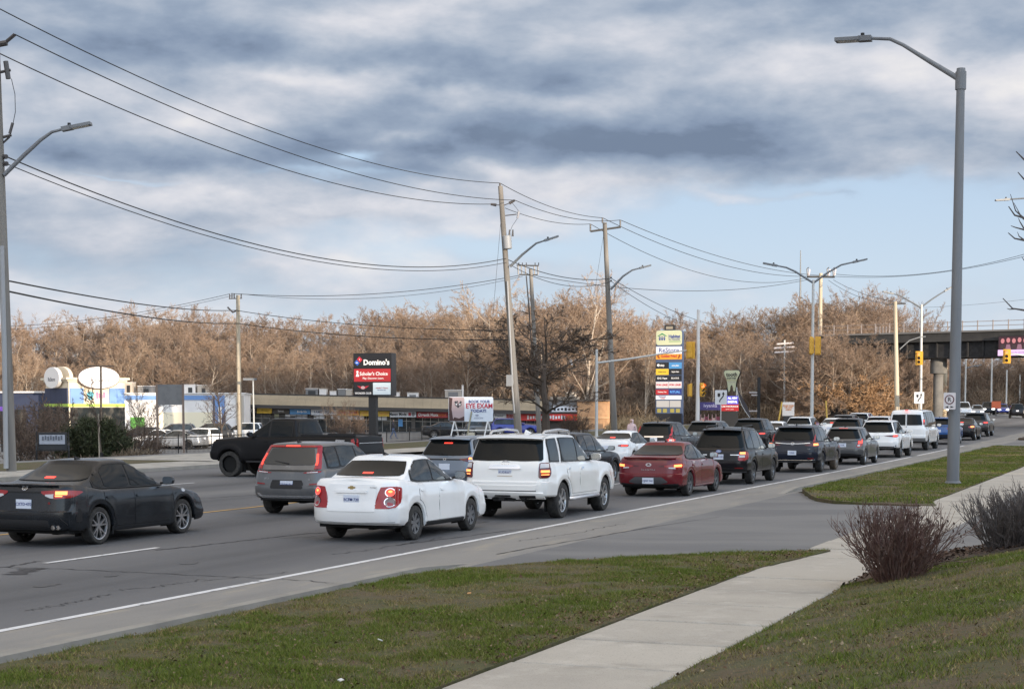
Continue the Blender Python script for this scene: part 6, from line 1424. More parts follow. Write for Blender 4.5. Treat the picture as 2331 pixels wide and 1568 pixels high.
text('ReStore', .56, F_('print_dark', (.05, .045, .06)), g, (2.75, -.51, Z(864)), bold=.006); MB().box(1.15, 1.19, -.515, -.50, Z(871), Z(846)).build('line', MATS['print_dark'], g); MB().box(1.15, 4.0, -.515, -.50, Z(872.5), Z(871.5)).build('line', MATS['print_dark'], g)
g = thing('oval_sign', 'grey shaded oval store sign on the dark left face of the tower', 'sign', tuple(cpt), RT-PI/2)
MB().prism(ell(-2.6, Z(858), 1.75, .93, 32), -.50, -.20).build('board', mat('oval_white', (.80, .78, .76), .5), g); text('ReStore', .5, MATS['print_dark'], g, (-2.6, -.51, Z(862)))
MB().prism(arc(-2.6, Z(858), 2.2, 1.0, 0, 180, 16), .3, .6).build('back_arch', M_cream, g)
f = Face(152, YAW+R_(6), 282); t = fthing(f, 'store_building', 'bright white and cream store wing with a blue stripe, right of the tower', 'building')
MB().box(f.X(284), f.X(553), 0, 12, -2.2, f.Zy(895)).build('wall', M_wht, t)
MB().box(f.X(284)-.05, f.X(553)+.1, -.16, 12.1, f.Zy(895), f.Zy(892.5)).build('coping', M_wht, t); MB().box(f.X(285), f.X(480), -.06, 0, f.Zy(909), f.Zy(899)).build('blue_stripe', M_blu, t)
MB().box(f.X(360), f.X(480), -.04, 0, f.Zy(1000), f.Zy(937)).build('cream_panel', mat('pale_cream', (.76, .68, .50), .85), t); MB().box(f.X(296), f.X(328), -.05, 0, f.Zy(974), f.Zy(948)).build('green_panel', M_grnd, t)
for x0, x1, m in ((482, 486, M_blud), (487, 509, M_blu), (534, 552, M_unit)): MB().box(f.X(x0), f.X(x1), -.09, 0, f.Zy(1000), f.Zy(899)).build('panel', m, t)
MB().prism([(f.X(484), f.Zy(1000)), (f.X(510), f.Zy(1000)), (f.X(510), f.Zy(930))], -.12, -.095).build('dark_blue_panel', M_blud, t); MB().box(f.X(494), f.X(502), -.16, -.1, f.Zy(965), f.Zy(925)).build('white_strip', M_wht, t)
MB().box(f.X(310), f.X(350), -.05, 0, f.Zy(990), f.Zy(976)).build('shop_glass', M_shopg, t)
for x0, x1, y0, m, l in ((281, 302, 870, M_unit, 'tan rooftop box touching the store tower'), (314, 347, 878, M_unitg, 'cluttered rooftop unit behind the bare tree by the store'), (418, 445, 875, M_unitw, 'pale rooftop unit just right of the blank grey sign'), (450, 474, 876, M_unit, 'tan rooftop unit right of the pale one on the white store')):
    g = Face(156, YAW, (x0+x1)/2); u = fthing(g, 'rooftop_unit', l, 'rooftop unit', ROOFU); w = g.X(x1)-g.X(x0); MB().box(-w/2, w/2, 0, 1.4, g.Zy(897), g.Zy(y0)).build('casing', m, u); MB().box(-w*.1, w*.25, -.03, 0, g.Zy(893), g.Zy(y0+6)).build('grille', M_post, u); MB().box(-w/2-.04, w/2+.04, -.04, 1.44, g.Zy(y0), g.Zy(y0)+.05).build('cap', M_unitw, u)
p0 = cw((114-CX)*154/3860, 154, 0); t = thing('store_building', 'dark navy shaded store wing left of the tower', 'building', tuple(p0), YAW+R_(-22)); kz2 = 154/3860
MB().box(-34, .0, 0, 10, -2, CAMH+(920-893)*kz2).build('wall', M_blud, t); MB().box(-34.1, .15, -.15, 10, CAMH+(920-893)*kz2, CAMH+(920-889)*kz2).build('coping', M_wht, t)  # shade of the wing turned from the sun is put into its navy wall
for k in range(7): MB().box(-1.2-2.6*k, -.1-2.6*k, -.1, 0, -1, 2.0).build('window', M_shopg, t)
g = Face(120, YAW, 3); u = fthing(g, 'shop_sign', 'small purple sign at the very left edge, beside the pole', 'sign'); MB().box(g.X(-12), g.X(6), 0, .1, g.Zy(934), g.Zy(924)).build('panel', F_('sign_violet', (.28, .10, .55), .4), u); MB().box(-.1, .1, .02, .1, -1, g.Zy(934)).build('post', M_post, u)

# ------------------------------------------------------------------ roadside signs
def roadsign(label, x, ybase, dist, name='pylon_sign', rz=0.0, cat='sign'):
    p = atd(x, 920, dist); p[2] = float(gz(p[0], p[1]))-.05; return thing(name, label, cat, tuple(p), rz), p, dist/3860
def zat(y, p, k): return CAMH+(920-y)*k-p[2]
t, p, k = roadsign('black pylon sign on one post with a red middle panel, left of the leaning pole', 848, 1000, 94); Zs = lambda y: zat(y, p, k)
w = 1.17; MB().box(-w, w, 0, .62, Zs(900), Zs(803)).build('cabinet', S_blk, t); MB().box(-.32, .12, .15, .45, 0, Zs(900)).build('post', M_post, t)
MB().box(-w+.03, w-.03, -.03, 0, Zs(837), Zs(806)).build('panel', S_blk, t); r = MB().box(-w+.05, w-.05, -.035, 0, Zs(867.5), Zs(838.5)).build('panel', S_red, t); MB().box(-w+.03, .03, -.03, 0, Zs(898), Zs(869)).build('panel', S_blk, t); MB().box(.05, w-.05, -.035, 0, Zs(897), Zs(870)).build('panel', F_('sign_pale_blue', (.55, .64, .70), .4), t)
text("Domino's", .41, T_w, t, (.27, -.04, Zs(824.5)), bold=.03, sx=1.0)
for (dx, dz, m) in ((.085, .09, F_('print_crimson', (.45, .02, .04))), (-.085, -.09, F_('print_royal', (.03, .10, .42)))):
    c0 = np.array((-.84+dx, Zs(821)+dz)); a = R_(-42); hx, hz = .125, .105
    pl = [(c0[0]+u*hx*math.cos(a)-v*hz*math.sin(a)*-1*-1, c0[1]+u*hx*math.sin(a)+v*hz*math.cos(a)) for u, v in ((-1, -1), (1, -1), (1, 1), (-1, 1))]
    MB().prism(pl, -.05, -.03).build('emblem', m, t)
    for q in ([(0, 0)] if dx > 0 else [(-.035, 0), (.035, 0)]): MB().prism(ell(c0[0]+q[0], c0[1]+q[1], .028, .028, 10), -.056, -.051).build('emblem_dot', T_w, t)
text("Scholar's Choice", .27, T_w, t, (.10, -.045, Zs(850)), bold=.015, sx=.95); text('Play. Discover. Learn.', .15, T_w, t, (.08, -.045, Zs(860)), bold=.01)
MB().prism(ell(-.90, Zs(845.5), .065, .07, 10)+[], -.05, -.036).build('pawn_head', T_w, t); MB().prism([(-1.0, Zs(856)), (-.80, Zs(856)), (-.87, Zs(848)), (-.93, Zs(848))], -.05, -.036).build('pawn_base', T_w, t)
text('WONDER CLUB', .155, T_w, t, (-.56, -.04, Zs(894)), bold=.02, sx=.9)
for sgn in (1, -1): MB().prism([(-.56, Zs(885)), (-.56+sgn*.14, Zs(878)), (-.56+sgn*.38, Zs(876.5)), (-.56+sgn*.2, Zs(882))], -.045, -.032).build('wing', T_r, t)
MB().prism(ell(-.56, Zs(881), .13, .09, 12), -.05, -.046).build('wing_disc', F_('print_pink', (.5, .3, .32)), t); text("Scholar's Choice", .115, T_r, t, (.60, -.042, Zs(882)), sx=.95); text('Play. Discover. Learn.', .06, T_b, t, (.60, -.042, Zs(886.5)))
# tall tenant pylon
t, p, k = roadsign('tall tenant pylon sign with many coloured name panels, beyond the white sedan', 1522, 950, 158); Zs = lambda y: zat(714+y*.175, p, k); w = 1.26
MB().prism(rrect(-w, w, 0, Zs(212), .25), 0, .62).build('cabinet', F_('pylon_blue', (.05, .075, .14), .5), t); MB().box(-w*.38, w*.38, .1, .5, Zs(210), Zs(145)).build('cap', M_post, t); MB().box(-w*.26, w*.26, .08, .1, Zs(200), Zs(165)).build('cap_panel', F_('cap_tan', (.25, .22, .17)), t)
def pan(y0, y1, x0, x1, m, s=None, tm=T_w, size=.3, bold=.02, sx=1.0, ty=0):
    MB().box(w*x0+.02, w*x1-.02, -.03, 0, Zs(y1), Zs(y0)).build('panel', m, t)
    if s: text(s, size, tm, t, (w*(x0+x1)/2, -.04, (Zs(y0)+Zs(y1))/2+ty), bold=bold, sx=sx)
MB().prism(rrect(-w+.02, w-.02, Zs(405), Zs(218), .22), -.03, 0).build('panel', S_cream, t)
MB().prism([(-1.12, Zs(290)), (-.66, Zs(250)), (-.18, Zs(290)), (-.3, Zs(290)), (-.66, Zs(268)), (-1.02, Zs(292))], -.05, -.031).build('logo_roof', T_g, t)
for x in (-.88, -.66, -.44): MB().prism(ell(x, Zs(298), .06, .06, 10), -.05, -.031).build('logo_figure', T_b, t); MB().prism([(x-.10, Zs(312)), (x+.10, Zs(312)), (x+.04, Zs(345)), (x-.04, Zs(345))], -.05, -.031).build('logo_figure', T_b, t)
text('Habitat', .42, T_b, t, (.52, -.04, Zs(297)), bold=.035, sx=.9); text('for Humanity', .20, T_b, t, (.52, -.04, Zs(333)), bold=.02); MB().box(0, 1.12, -.04, -.031, Zs(364), Zs(357)).build('line', T_g, t)
pan(425, 520, -1, 1, S_white, 'ReStore', T_b, .60, .01, 1.0); pan(522, 590, -1, 1, S_org, 'Golden Fried', T_r, .32, .03, .9, .05)
for s_ in (1, -1): MB().prism([(s_*1.15, Zs(545)), (s_*1.0, Zs(525)), (s_*.85, Zs(580)), (s_*1.0, Zs(575))], -.045, -.031).build('leaf_print', F_('print_brown', (.25, .06, .01)), t)
pan(630, 705, -1, 0, S_blk, 'dely', T_w, .26); pan(630, 710, 0, 1, S_blue, 'one plan', T_w, .2); pan(712, 790, -1, 0, S_yel, 'Golden Grain', T_k, .14, .01); pan(712, 790, 0, 1, S_blk, 'Style Hair', T_w, .18); pan(800, 868, -1, 0, S_blk, 'IDG Vape', T_w, .24, .02); pan(800, 868, 0, 1, S_blk, 'B A R K', T_w, .22, .02)
MB().prism(ell(-w*.80, Zs(665), .12, .12, 14), -.045, -.031).build('logo_ring', T_w, t)
pan(880, 960, -1, 0, F_('lease_pink', (.60, .54, .55)), 'FOR LEASE', T_r, .27, .03, .85); pan(880, 960, 0, 1, F_('lease_pink', (.60, .54, .55)), 'FOR LEASE', T_r, .27, .03, .85); pan(978, 1046, -1, 0, S_red, 'Chatime Tea', T_w, .16); pan(978, 1046, 0, 1, S_navy, 'RITUAL', F_('print_sky', (.10, .30, .70)), .30, .03)
pan(1058, 1108, -1, 1, S_white); text('PRINCESS', .17, T_b, t, (-.6, -.04, Zs(1073)), bold=.02); text('NAILS', .17, T_r, t, (-.55, -.04, Zs(1093)), bold=.02); pan(1124, 1208, -.95, .06, S_gry); pan(1124, 1208, .07, .95, S_gry)
for x in (-.72, -.28, .28, .72): MB().prism(rrect(w*x-.19, w*x+.19, Zs(1278), Zs(1228), .05), -.03, 0).build('panel', F_('old_gold', (.26, .23, .06)), t)
MB().box(-w, w, -.02, .0, 0, Zs(1290)).build('base', S_blk, t)
# tooth
t, p, k = roadsign('tooth-shaped dental sign with dark lettering on a thin post', 1665, 945, 160, 'tooth_sign'); Zs = lambda y: zat(714+y*.175, p, k); w = .84; zt, zb = Zs(730), Zs(1018); zh = zt-zb
to = [(-.30, 0), (-.42, .12), (-.50, .42), (-.62, .62), (-.84, .78), (-.90, .90), (-.78, .985), (-.45, 1.0), (0, .985), (.45, 1.0), (.78, .985), (.90, .90), (.84, .78), (.62, .62), (.50, .42), (.42, .12), (.30, .02), (.20, .10), (.14, .26), (0, .34), (-.14, .26), (-.20, .10)]
MB().prism([(x*w, zb+z*zh) for x, z in to], 0, .30).build('board', S_cream, t); MB().prism([(x*w*1.07, zb+(z-.5)*zh*1.04+zh*.5) for x, z in to], .06, .36).build('rim', M_post, t); MB().box(.40, .52, .1, .22, 0, zb+.5).build('post', M_galvl, t); MB().box(-.52, -.40, .1, .22, 0, zb+.5).build('post', M_post, t)
text('tooth', .50, T_k, t, (0, -.01, zb+zh*.80), bold=.03, sx=.95); text('corner', .36, T_k, t, (0, -.01, zb+zh*.655), bold=.02, sx=.95); MB().box(-.55, .55, -.012, 0, zb+zh*.535, zb+zh*.555).build('line', F_('print_tan', (.35, .28, .1)), t); text('519 555 0275', .13, F_('print_mauve', (.3, .2, .25)), t, (0, -.01, zb+zh*.46))
def keepright(label, x, y, dist, w, h):
    t, p, k = roadsign(label, x, 950, dist, 'traffic_sign', YAW*.3); z = zat(y, p, k)
    MB().prism(rrect(-w/2, w/2, z-h/2, z+h/2, .04), -.012, .012).build('panel', mat('sign_pale', (.60, .61, .62), .5), t); MB().box(-.03, .03, .012, .06, 0, z+h/2).build('post', M_galvl, t)
    MB().prism([(-w*.28, z+h*.28), (-w*.06, z+h*.28), (-w*.06, z+h*.08), (-w*.17, z-.0), (-w*.28, z+h*.08)], -.02, -.0125).build('shield', T_k, t)
    mb = MB(); P = [(w*.20, z+h*.25), (w*.19, z+h*.08), (w*.06, z-h*.06), (-w*.08, z-h*.2), (-w*.10, z-h*.34)]
    for a, b in zip(P[:-1], P[1:]):
        d = np.array((b[0]-a[0], b[1]-a[1])); n_ = np.array((-d[1], d[0])); n_ = n_/np.linalg.norm(n_)*w*.05; mb.prism([(a[0]-n_[0], a[1]-n_[1]), (b[0]-n_[0], b[1]-n_[1]), (b[0]+n_[0], b[1]+n_[1]), (a[0]+n_[0], a[1]+n_[1])], -.02, -.0125)
    mb.prism([(w*.20-w*.13, z+h*.22), (w*.20+w*.13, z+h*.22), (w*.20, z+h*.38)], -.02, -.0125); mb.build('arrow', T_k, t)
keepright('white keep-right sign with black shield and curved arrow, beside the tooth sign', 1641, 903, 128, .90, 1.08); keepright('small keep-right sign below the yellow signal left of the lamp post', 2092, 904, 140, .80, .95)
t, p, k = roadsign('dark purple banner sign low behind the thin white post', 1617, 945, 150, 'banner_sign'); MB().box(-.95, .95, 0, .06, zat(932, p, k), zat(914, p, k)).build('panel', S_purp, t); text('ivyanka', .42, F_('print_lilac', (.45, .42, .6)), t, (0, -.02, zat(922, p, k)), bold=.02)
for x in (-.9, .9): MB().box(x-.04, x+.04, .06, .12, 0, zat(914, p, k)).build('post', M_post, t)
t, p, k = roadsign('row of red and pink low frames under the purple banner', 1612, 950, 149, 'display_rack', cat='rack')
for i in range(6): MB().box(-1.0+.34*i, -.72+.34*i, 0, .3, .1, .75+.12*(i % 3)).build('board', (F_('rack_red', (.35, .03, .05)), F_('rack_pink', (.5, .33, .3)), F_('rack_maroon', (.16, .03, .05)))[i % 3], t); MB().box(-1.0+.34*i, -.96+.34*i, -.04, 0, 0, 1.2).build('upright', F_('rack_pale', (.55, .35, .35)), t)
t, p, k = roadsign('red sign board with white lettering below the blue lit board', 1660, 950, 152, 'banner_sign'); MB().box(-.85, .85, 0, .08, zat(934, p, k), zat(919, p, k)).build('panel', S_red, t); text('CAR INSURANCE', .2, T_w, t, (.05, -.02, zat(924, p, k)), bold=.02); text('call for a quote', .12, T_w, t, (.05, -.02, zat(930, p, k))); MB().box(-.8, .8, .02, .2, 0, zat(935, p, k)).build('base', M_post, t)
t, p, k = roadsign('small blue lit message board right of the keep-right sign', 1667, 950, 154, 'message_board'); M_led = mat('led_blue', (.03, .03, .15), .4, emit=(.10, .09, .55), estr=.55); M_ledt = mat('led_text', (.6, .6, .8), .4, emit=(.75, .75, 1), estr=.9)
MB().box(-.52, .52, 0, .15, zat(919, p, k), zat(900, p, k)).build('screen', M_led, t); text('ALL NEW', .24, M_ledt, t, (.02, -.02, zat(905, p, k)), bold=.02, sx=.85); text('DIGITAL', .28, M_ledt, t, (.02, -.02, zat(913.5, p, k)), bold=.02, sx=.85); MB().box(-.1, .1, .05, .12, 0, zat(919, p, k)).build('post', M_post, t)
t, p, k = roadsign('black feather banner leaning right of the tooth sign', 1708, 955, 138, 'feather_banner', YAW, 'banner')
pts = [(1710, 952), (1703, 938), (1696, 924), (1688, 908), (1682, 895), (1678, 884)]; wd = [.05, .30, .42, .34, .20, .05]; P = []
for (x, y), ww in zip(pts, wd): c_ = (x-1708)*k; P.append([(c_-ww/2, -.01, zat(y, p, k)), (c_+ww/2, .05, zat(y, p, k))])
MB().grid(P).build('cloth', mat('banner_black', (.022, .016, .018), .6), t); MB().tube([((x-1708)*k-w_/2, 0, zat(y, p, k)) for (x, y), w_ in zip(pts, wd)], .025, 6).build('pole', M_galvl, t)
t, p, k = roadsign('dark post with three small pale arms left of the orange board', 1727, 945, 160, 'lot_post', YAW, 'post'); MB().box(-.14, .14, -.1, .1, 0, zat(858, p, k)).build('post', M_post, t)
for y, a, b in ((892, -.9, .15), (934, -1.3, -.1), (898, -.7, -.05)): MB().box(a, b, -.04, .04, zat(y, p, k)-.06, zat(y, p, k)+.06).build('arm', F_('arm_pale', (.55, .5, .48)), t)
t, p, k = roadsign('bright orange-lettered white roadside board above the white crossover', 1795, 948, 128, 'site_board', YAW+.35)
MB().box(-.50, .50, 0, .06, zat(945, p, k), zat(914, p, k)).build('panel', F_('board_white', (.78, .70, .62)), t)
for y in (922, 926, 931): text('ROAD WORK' if y == 922 else ('USE CARE' if y == 926 else 'AHEAD'), .15, F_('print_flame', (.7, .22, .03)), t, (0, -.02, zat(y, p, k)), bold=.02)
MB().box(-.4, .4, .02, .08, 0, zat(945, p, k)).build('stand', M_post, t)
for l, x, y0, x1, y1, dd in (('yellow marker post leaning left of the orange-lettered board', 1768, 955, 1780, 915, 127), ('short yellow marker post leaning right of the twin-armed lamp post', 1885, 945, 1880, 912, 135)):
    b = gzat(x, 940, dd); o = MB().tube([(0, 0, 0), atd(x1, y1, dd)-b], .06, 8).build('marker_post', F_('marker_yellow', (.65, .42, .08)), None, True, loc=tuple(b)); tag(o, l, 'marker post')
t, p, k = roadsign('orange roadworks board by the far dark crossover', 2268, 930, 222, 'site_board', YAW); MB().box(-.6, .6, 0, .08, zat(928, p, k), zat(912, p, k)).build('panel', F_('board_orange', (.6, .13, .05)), t); MB().box(-.05, .05, .02, .08, 0, zat(914, p, k)).build('post', M_post, t)
t, p, k = roadsign('yellow and black barrier behind the white passenger van', 2065, 930, 165, 'barrier', YAW, 'barrier'); MB().box(-1.3, 1.0, 0, .1, .9, 1.35).build('panel', F_('barrier_yellow', (.62, .36, .05)), t); [MB().prism([(-1.1+.6*i, .92), (-.85+.6*i, .92), (-.6+.6*i, 1.33), (-.85+.6*i, 1.33)], -.02, -.002).build('stripe', T_k, t) for i in range(3)]; [MB().box(x-.05, x+.05, .0, .1, 0, .9).build('leg', M_post, t) for x in (-1, .8)]
# eye clinic board on a trailer frame
t, p, k = roadsign('wide white eye clinic board on a white A-frame trailer', 1071, 985, 103, 'clinic_board', YAW*.55); Zs = lambda y: zat(y, p, k); X_ = lambda x: (x-1071)*k*1.02
MB().prism(rrect(X_(1021), X_(1122), Zs(958), Zs(902), .10), 0, .09).build('panel', F_('board_paleblue', (.62, .68, .76), .45), t)
MB().prism(rrect(X_(1022), X_(1057), Zs(957), Zs(903), .08), -.012, -.001).build('photo_print', F_('print_rose', (.42, .33, .34)), t); MB().prism([(X_(1022), Zs(903)), (X_(1030), Zs(905)), (X_(1028), Zs(930)), (X_(1032), Zs(957)), (X_(1022), Zs(957))], -.018, -.013).build('hair_print', F_('print_umber', (.06, .03, .03)), t); MB().prism([(X_(1030), Zs(957)), (X_(1034), Zs(948)), (X_(1045), Zs(951)), (X_(1057), Zs(946)), (X_(1057), Zs(957))], -.018, -.013).build('hair_print', MATS['print_umber'], t)
for dx, dz, r in ((-4, 0, .10), (4, 0, .10), (-6, 5, .06), (6, 5, .06), (0, -5, .07), (-2, 6, .05)): MB().prism(ell(X_(1043+dx), Zs(919-dz), r, r*1.1, 12), -.026, -.019).build('lens_print', F_('print_charcoal', (.05, .05, .06)), t)
for dx in (-4, 4): MB().prism(ell(X_(1043+dx), Zs(919), .05, .055, 10), -.032, -.027).build('lens_print', S_white, t)
text('BOOK YOUR', .235, T_b, t, (X_(1091), -.02, Zs(913)), bold=.015, sx=.95); text('EYE EXAM', .40, F_('print_scarlet', (.42, .02, .05)), t, (X_(1091), -.02, Zs(923)), bold=.022, sx=.92); text('TODAY!', .24, T_b, t, (X_(1089), -.02, Zs(934)), bold=.03, sx=1.1); text('VISION', .15, F_('print_slate', (.3, .33, .42)), t, (X_(1089), -.02, Zs(950)), sx=1.2); mb = MB().prism(ell(X_(1086), Zs(943.5), .11, .06, 14), -.02, -.001).build('logo_ring', MATS['print_slate'], t)
M_frame = F_('frame_white', (.66, .66, .66), .5)
for x in (1034, 1110):
    for dx in (-8, 8): MB().tube([(X_(x), .05, Zs(955)), (X_(x+dx), .05+(.5 if dx > 0 else -.4), .06)], .045, 6).build('leg', M_frame, t)
MB().tube([(X_(1030), .1, Zs(978)), (X_(1116), .1, Zs(978))], .05, 6).build('rail', M_frame, t); MB().tube([(X_(1062), -.08, .1), (X_(1074), -.05, Zs(935))], .045, 6).build('brace', F_('brace_tan', (.32, .29, .2)), t)
MB().box(X_(1066), X_(1080), -.1, .1, .2, .6).build('battery_box', F_('box_cream', (.5, .46, .36)), t); MB().box(X_(1082), X_(1108), .1, .3, Zs(982), Zs(970)).build('trailer_box', M_unitg, t)
# blank board on two wooden posts
t, p, k = roadsign('blank grey sign board on two brown wooden posts', 387, 1025, 86, 'blank_board', YAW); Zs = lambda y: zat(y, p, k)
MB().box(-.62, .62, 0, .05, Zs(920), Zs(874)).build('panel', mat('blank_grey', (.15, .15, .15), .6, noise=(2, (.125, .125, .125), 4)), t)
for x in (-.66, .66): MB().box(x-.05, x+.05, -.02, .10, 0, Zs(873)).build('post', mat('post_wood', (.22, .165, .13), .85, noise=(5, (.16, .12, .1), 4, (1, 1, .1))), t)
# bench
p = atd(118, 920, 72.5); p[2] = float(gz(p[0], p[1])); t = thing('advert_bench', 'black metal advert bench with a poster backrest, by the left wooden pole', 'bench', tuple(p), .25+YAW)
MB().box(-.62, .62, -.42, .0, .40, .45).build('seat', M_trim, t); MB().obox((0, .06, .82), (.60, 0, 0), (0, .02, .005), (0, .06, .36)).build('backrest', M_trim, t); MB().obox((-.02, .030, .88), (.53, 0, 0), (0, .004, 0), (0, .045, .20)).build('poster', F_('poster_grey', (.24, .25, .28), .4), t)
for i in range(8): MB().obox((-.40+.11*i, .012, .93+.03*(i % 2)), (.035, 0, 0), (0, .003, 0), (0, .02, .09)).build('poster_figure', F_('poster_dark', (.06, .065, .08), .4), t)
for x in (-.66, .66):
    MB().tube([(x, .06, .0), (x, .02, .45), (x, .14, 1.2)], .03, 6).build('leg', M_trim, t); MB().tube([(x, .05, .72), (x, -.25, .72), (x, -.46, .62), (x, -.52, .42), (x, -.5, 0)], .042, 6).build('armrest', M_trim, t)
# iron fence
def fence(label, pts, h=1.15):
    t = thing('iron_fence', label, 'fence', tuple(pts[0])); o = np.array(pts[0]); mb = MB()
    for a, b in zip(pts[:-1], pts[1:]):
        a, b = np.array(a), np.array(b); L = np.linalg.norm(b-a); n = int(L/.125)
        for i in range(n+1): q = a+(b-a)*i/n-o; mb.tube([q+(0, 0, .1), q+(0, 0, h-.05)], .011, 4, False)
        for i in range(int(L/2.4)+1):
            q = a+(b-a)*min(1, i*2.4/L)-o; MB().tube([q, q+(0, 0, h+.08)], .035, 4).build('post', M_trim, t)
        for z in (.15, h-.1): MB().tube([a-o+(0, 0, z), b-o+(0, 0, z)], .022, 4).build('rail', M_trim, t)
    o = mb.build('picket', M_trim, t); o['kind'] = 'stuff'
FZ = lambda x, y, d: (lambda q: np.array((q[0], q[1], float(gz(q[0], q[1])))))(atd(x, y, d))
fence('black iron fence along the lot, left of the pickup', [FZ(350, 1026, 88), FZ(425, 1022, 91), FZ(500, 1018, 94), FZ(600, 1012, 97)])
fence('black iron fence in front of the plaza shops, right of the pickup', [FZ(880, 1000, 112), FZ(960, 998, 115), FZ(1020, 997, 118)], 1.0)

# ------------------------------------------------------------------ rail bridge
BL, BR = atd(1885, 920, 163), atd(2560, 920, 145); BL[2] = BR[2] = 0; bd = BR-BL; BLn = float(np.linalg.norm(bd)); brz = math.atan2(bd[1], bd[0])
t = thing('rail_bridge', 'dark steel rail bridge with a pale railing crossing over the far road', 'bridge', tuple(BL), brz)
M_gird = mat('bridge_steel', (.022, .022, .024), .75, noise=[(.5, (.035, .033, .031), 4, (1, 1, .4)), (3, (.014, .014, .015), 4)]); M_deck = mat('bridge_deck', (.045, .044, .043), .9, noise=(.6, (.03, .03, .03), 4))
zt, zm, zb = 8.95, 8.15, 6.75
MB().box(-1, BLn+8, 0, 7, zm+.01, zt).build('deck', M_deck, t); MB().box(-1, BLn+8, .45, .75, zb, zm).build('girder', M_gird, t); MB().box(-1, BLn+8, 6.2, 6.5, zb, zm).build('girder', M_gird, t); MB().box(-1, BLn+8, .30, .95, zb-.06, zb+.02).build('flange', M_gird, t); MB().box(-1, BLn+8, -.12, .3, zt, zt+.16).build('kerb_beam', F_('pale_beam', (.16, .155, .15)), t)
for i in range(22): MB().box(.4+1.5*i, .52+1.5*i, .22, .45, zb, zm).build('stiffener', M_gird, t)
for z in (.95, .55): MB().tube([(-1, .05, zt+z), (BLn+8, .05, zt+z)], .028, 5).build('rail', F_('rail_tan', (.24, .20, .18)), t)
for i in range(28): MB().box(-1+1.45*i, -.93+1.45*i, .0, .1, zt, zt+1.05).build('railing_post', F_('rail_post', (.25, .215, .20)), t)
for i in range(5):
    MB().box(1.5+.35*i, 1.62+.35*i, 6.6, 6.7, zt, zt+1.1).build('railing_post', MATS['rail_post'], t)
def pier(x, y, r, rc, m, z0=-.5):
    MB().lathe([(r, z0), (r, zb-1.5), (rc, zb-1.45), (rc, zb-.07), (.001, zb-.07)], 20, 'z', (x, y, 0)).build('pier', m, t, True, angle=40)
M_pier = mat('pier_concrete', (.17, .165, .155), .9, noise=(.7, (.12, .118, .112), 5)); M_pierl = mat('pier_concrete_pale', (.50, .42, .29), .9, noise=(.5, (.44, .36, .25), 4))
px = lambda x, dist: float((atd(x, 920, dist)-BL)[:2] @ (bd[:2]/BLn))
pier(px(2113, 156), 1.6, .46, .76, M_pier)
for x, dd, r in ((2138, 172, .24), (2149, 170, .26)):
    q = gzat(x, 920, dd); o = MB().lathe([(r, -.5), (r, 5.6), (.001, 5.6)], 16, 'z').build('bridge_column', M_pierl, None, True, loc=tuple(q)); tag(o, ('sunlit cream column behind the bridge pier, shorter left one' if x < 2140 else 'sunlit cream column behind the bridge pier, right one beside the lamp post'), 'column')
q = float((atd(2252, 790, 147)-BL)[:2] @ (bd[:2]/BLn)); ux = bd/BLn; base = BL+ux*q+np.array((ux[1], -ux[0], 0))*.5
t = thing('bridge_screen', 'lit advert screen with pink heads and a lilac strip, hung on the bridge', 'screen', (base[0], base[1], 0), brz); k = 147.5/3860; Zs = lambda y: CAMH+(920-y)*k; w = 1.36
MB().box(-w, 4.0, .05, .35, Zs(808), Zs(760)).build('cabinet', S_blk, t); M_pink = mat('screen_pink', (.1, .05, .05), .5, emit=(.62, .22, .24), estr=.6); M_lil = mat('screen_lilac', (.2, .1, .2), .5, emit=(.72, .50, .78), estr=.75); M_dkr = mat('screen_dark', (.02, .01, .015), .5, emit=(.05, .015, .02), estr=.5)
MB().box(-w+.05, 3.95, .0, .05, Zs(792), Zs(762)).build('picture', M_dkr, t); MB().box(-w, 3.95, -.02, .05, Zs(806), Zs(792.5)).build('strip', M_lil, t)
for i in range(7):
    x = -w+.42+.52*i; MB().prism(ell(x, Zs(772-(i % 2)*1.5), .17, .22, 14), -.02, -.001).build('head', M_pink, t); MB().prism([(x-.26, Zs(791.8)), (x+.26, Zs(791.8)), (x+.16, Zs(780)), (x-.16, Zs(780))], -.015, -.001).build('shoulders', mat('screen_shirt%d' % (i % 2), (.02, .02, .02), .5, emit=((.05, .02, .025), (.35, .16, .22))[i % 2], estr=.6), t)
text('Welcome to the community', .14, F_('screen_text', (.05, .03, .08)), t, (.3, -.03, Zs(799)), bold=.02)

# ------------------------------------------------------------------ people
def person(label, loc, rz, joints, bones, mats):
    """one skinned body; joints = name: (x, y, z, r)"""
    names = list(joints); me = bpy.data.meshes.new('person'); me.from_pydata([joints[n][:3] for n in names], [(names.index(a), names.index(b)) for a, b in bones], [])
    o = link('person', me, None, loc, (0, 0, rz)); m = o.modifiers.new('skin', 'SKIN'); sk = me.skin_vertices[0] if me.skin_vertices else None
    if sk is None:
        bm = bmesh.new(); bm.from_mesh(me); bm.verts.layers.skin.verify(); bm.to_mesh(me); bm.free(); sk = me.skin_vertices[0]
    for i, n in enumerate(names): r = joints[n][3]; sk.data[i].radius = (r, r); sk.data[i].use_root = (i == 0)
    sub = o.modifiers.new('sub', 'SUBSURF'); sub.levels = sub.render_levels = 1
    dg = bpy.context.evaluated_depsgraph_get(); dg.update(); nm = bpy.data.meshes.new_from_object(o.evaluated_get(dg)); o.modifiers.clear(); o.data = nm; nm.name = 'person'
    for mm in mats: nm.materials.append(mm)
    return tag(o, label, 'person')
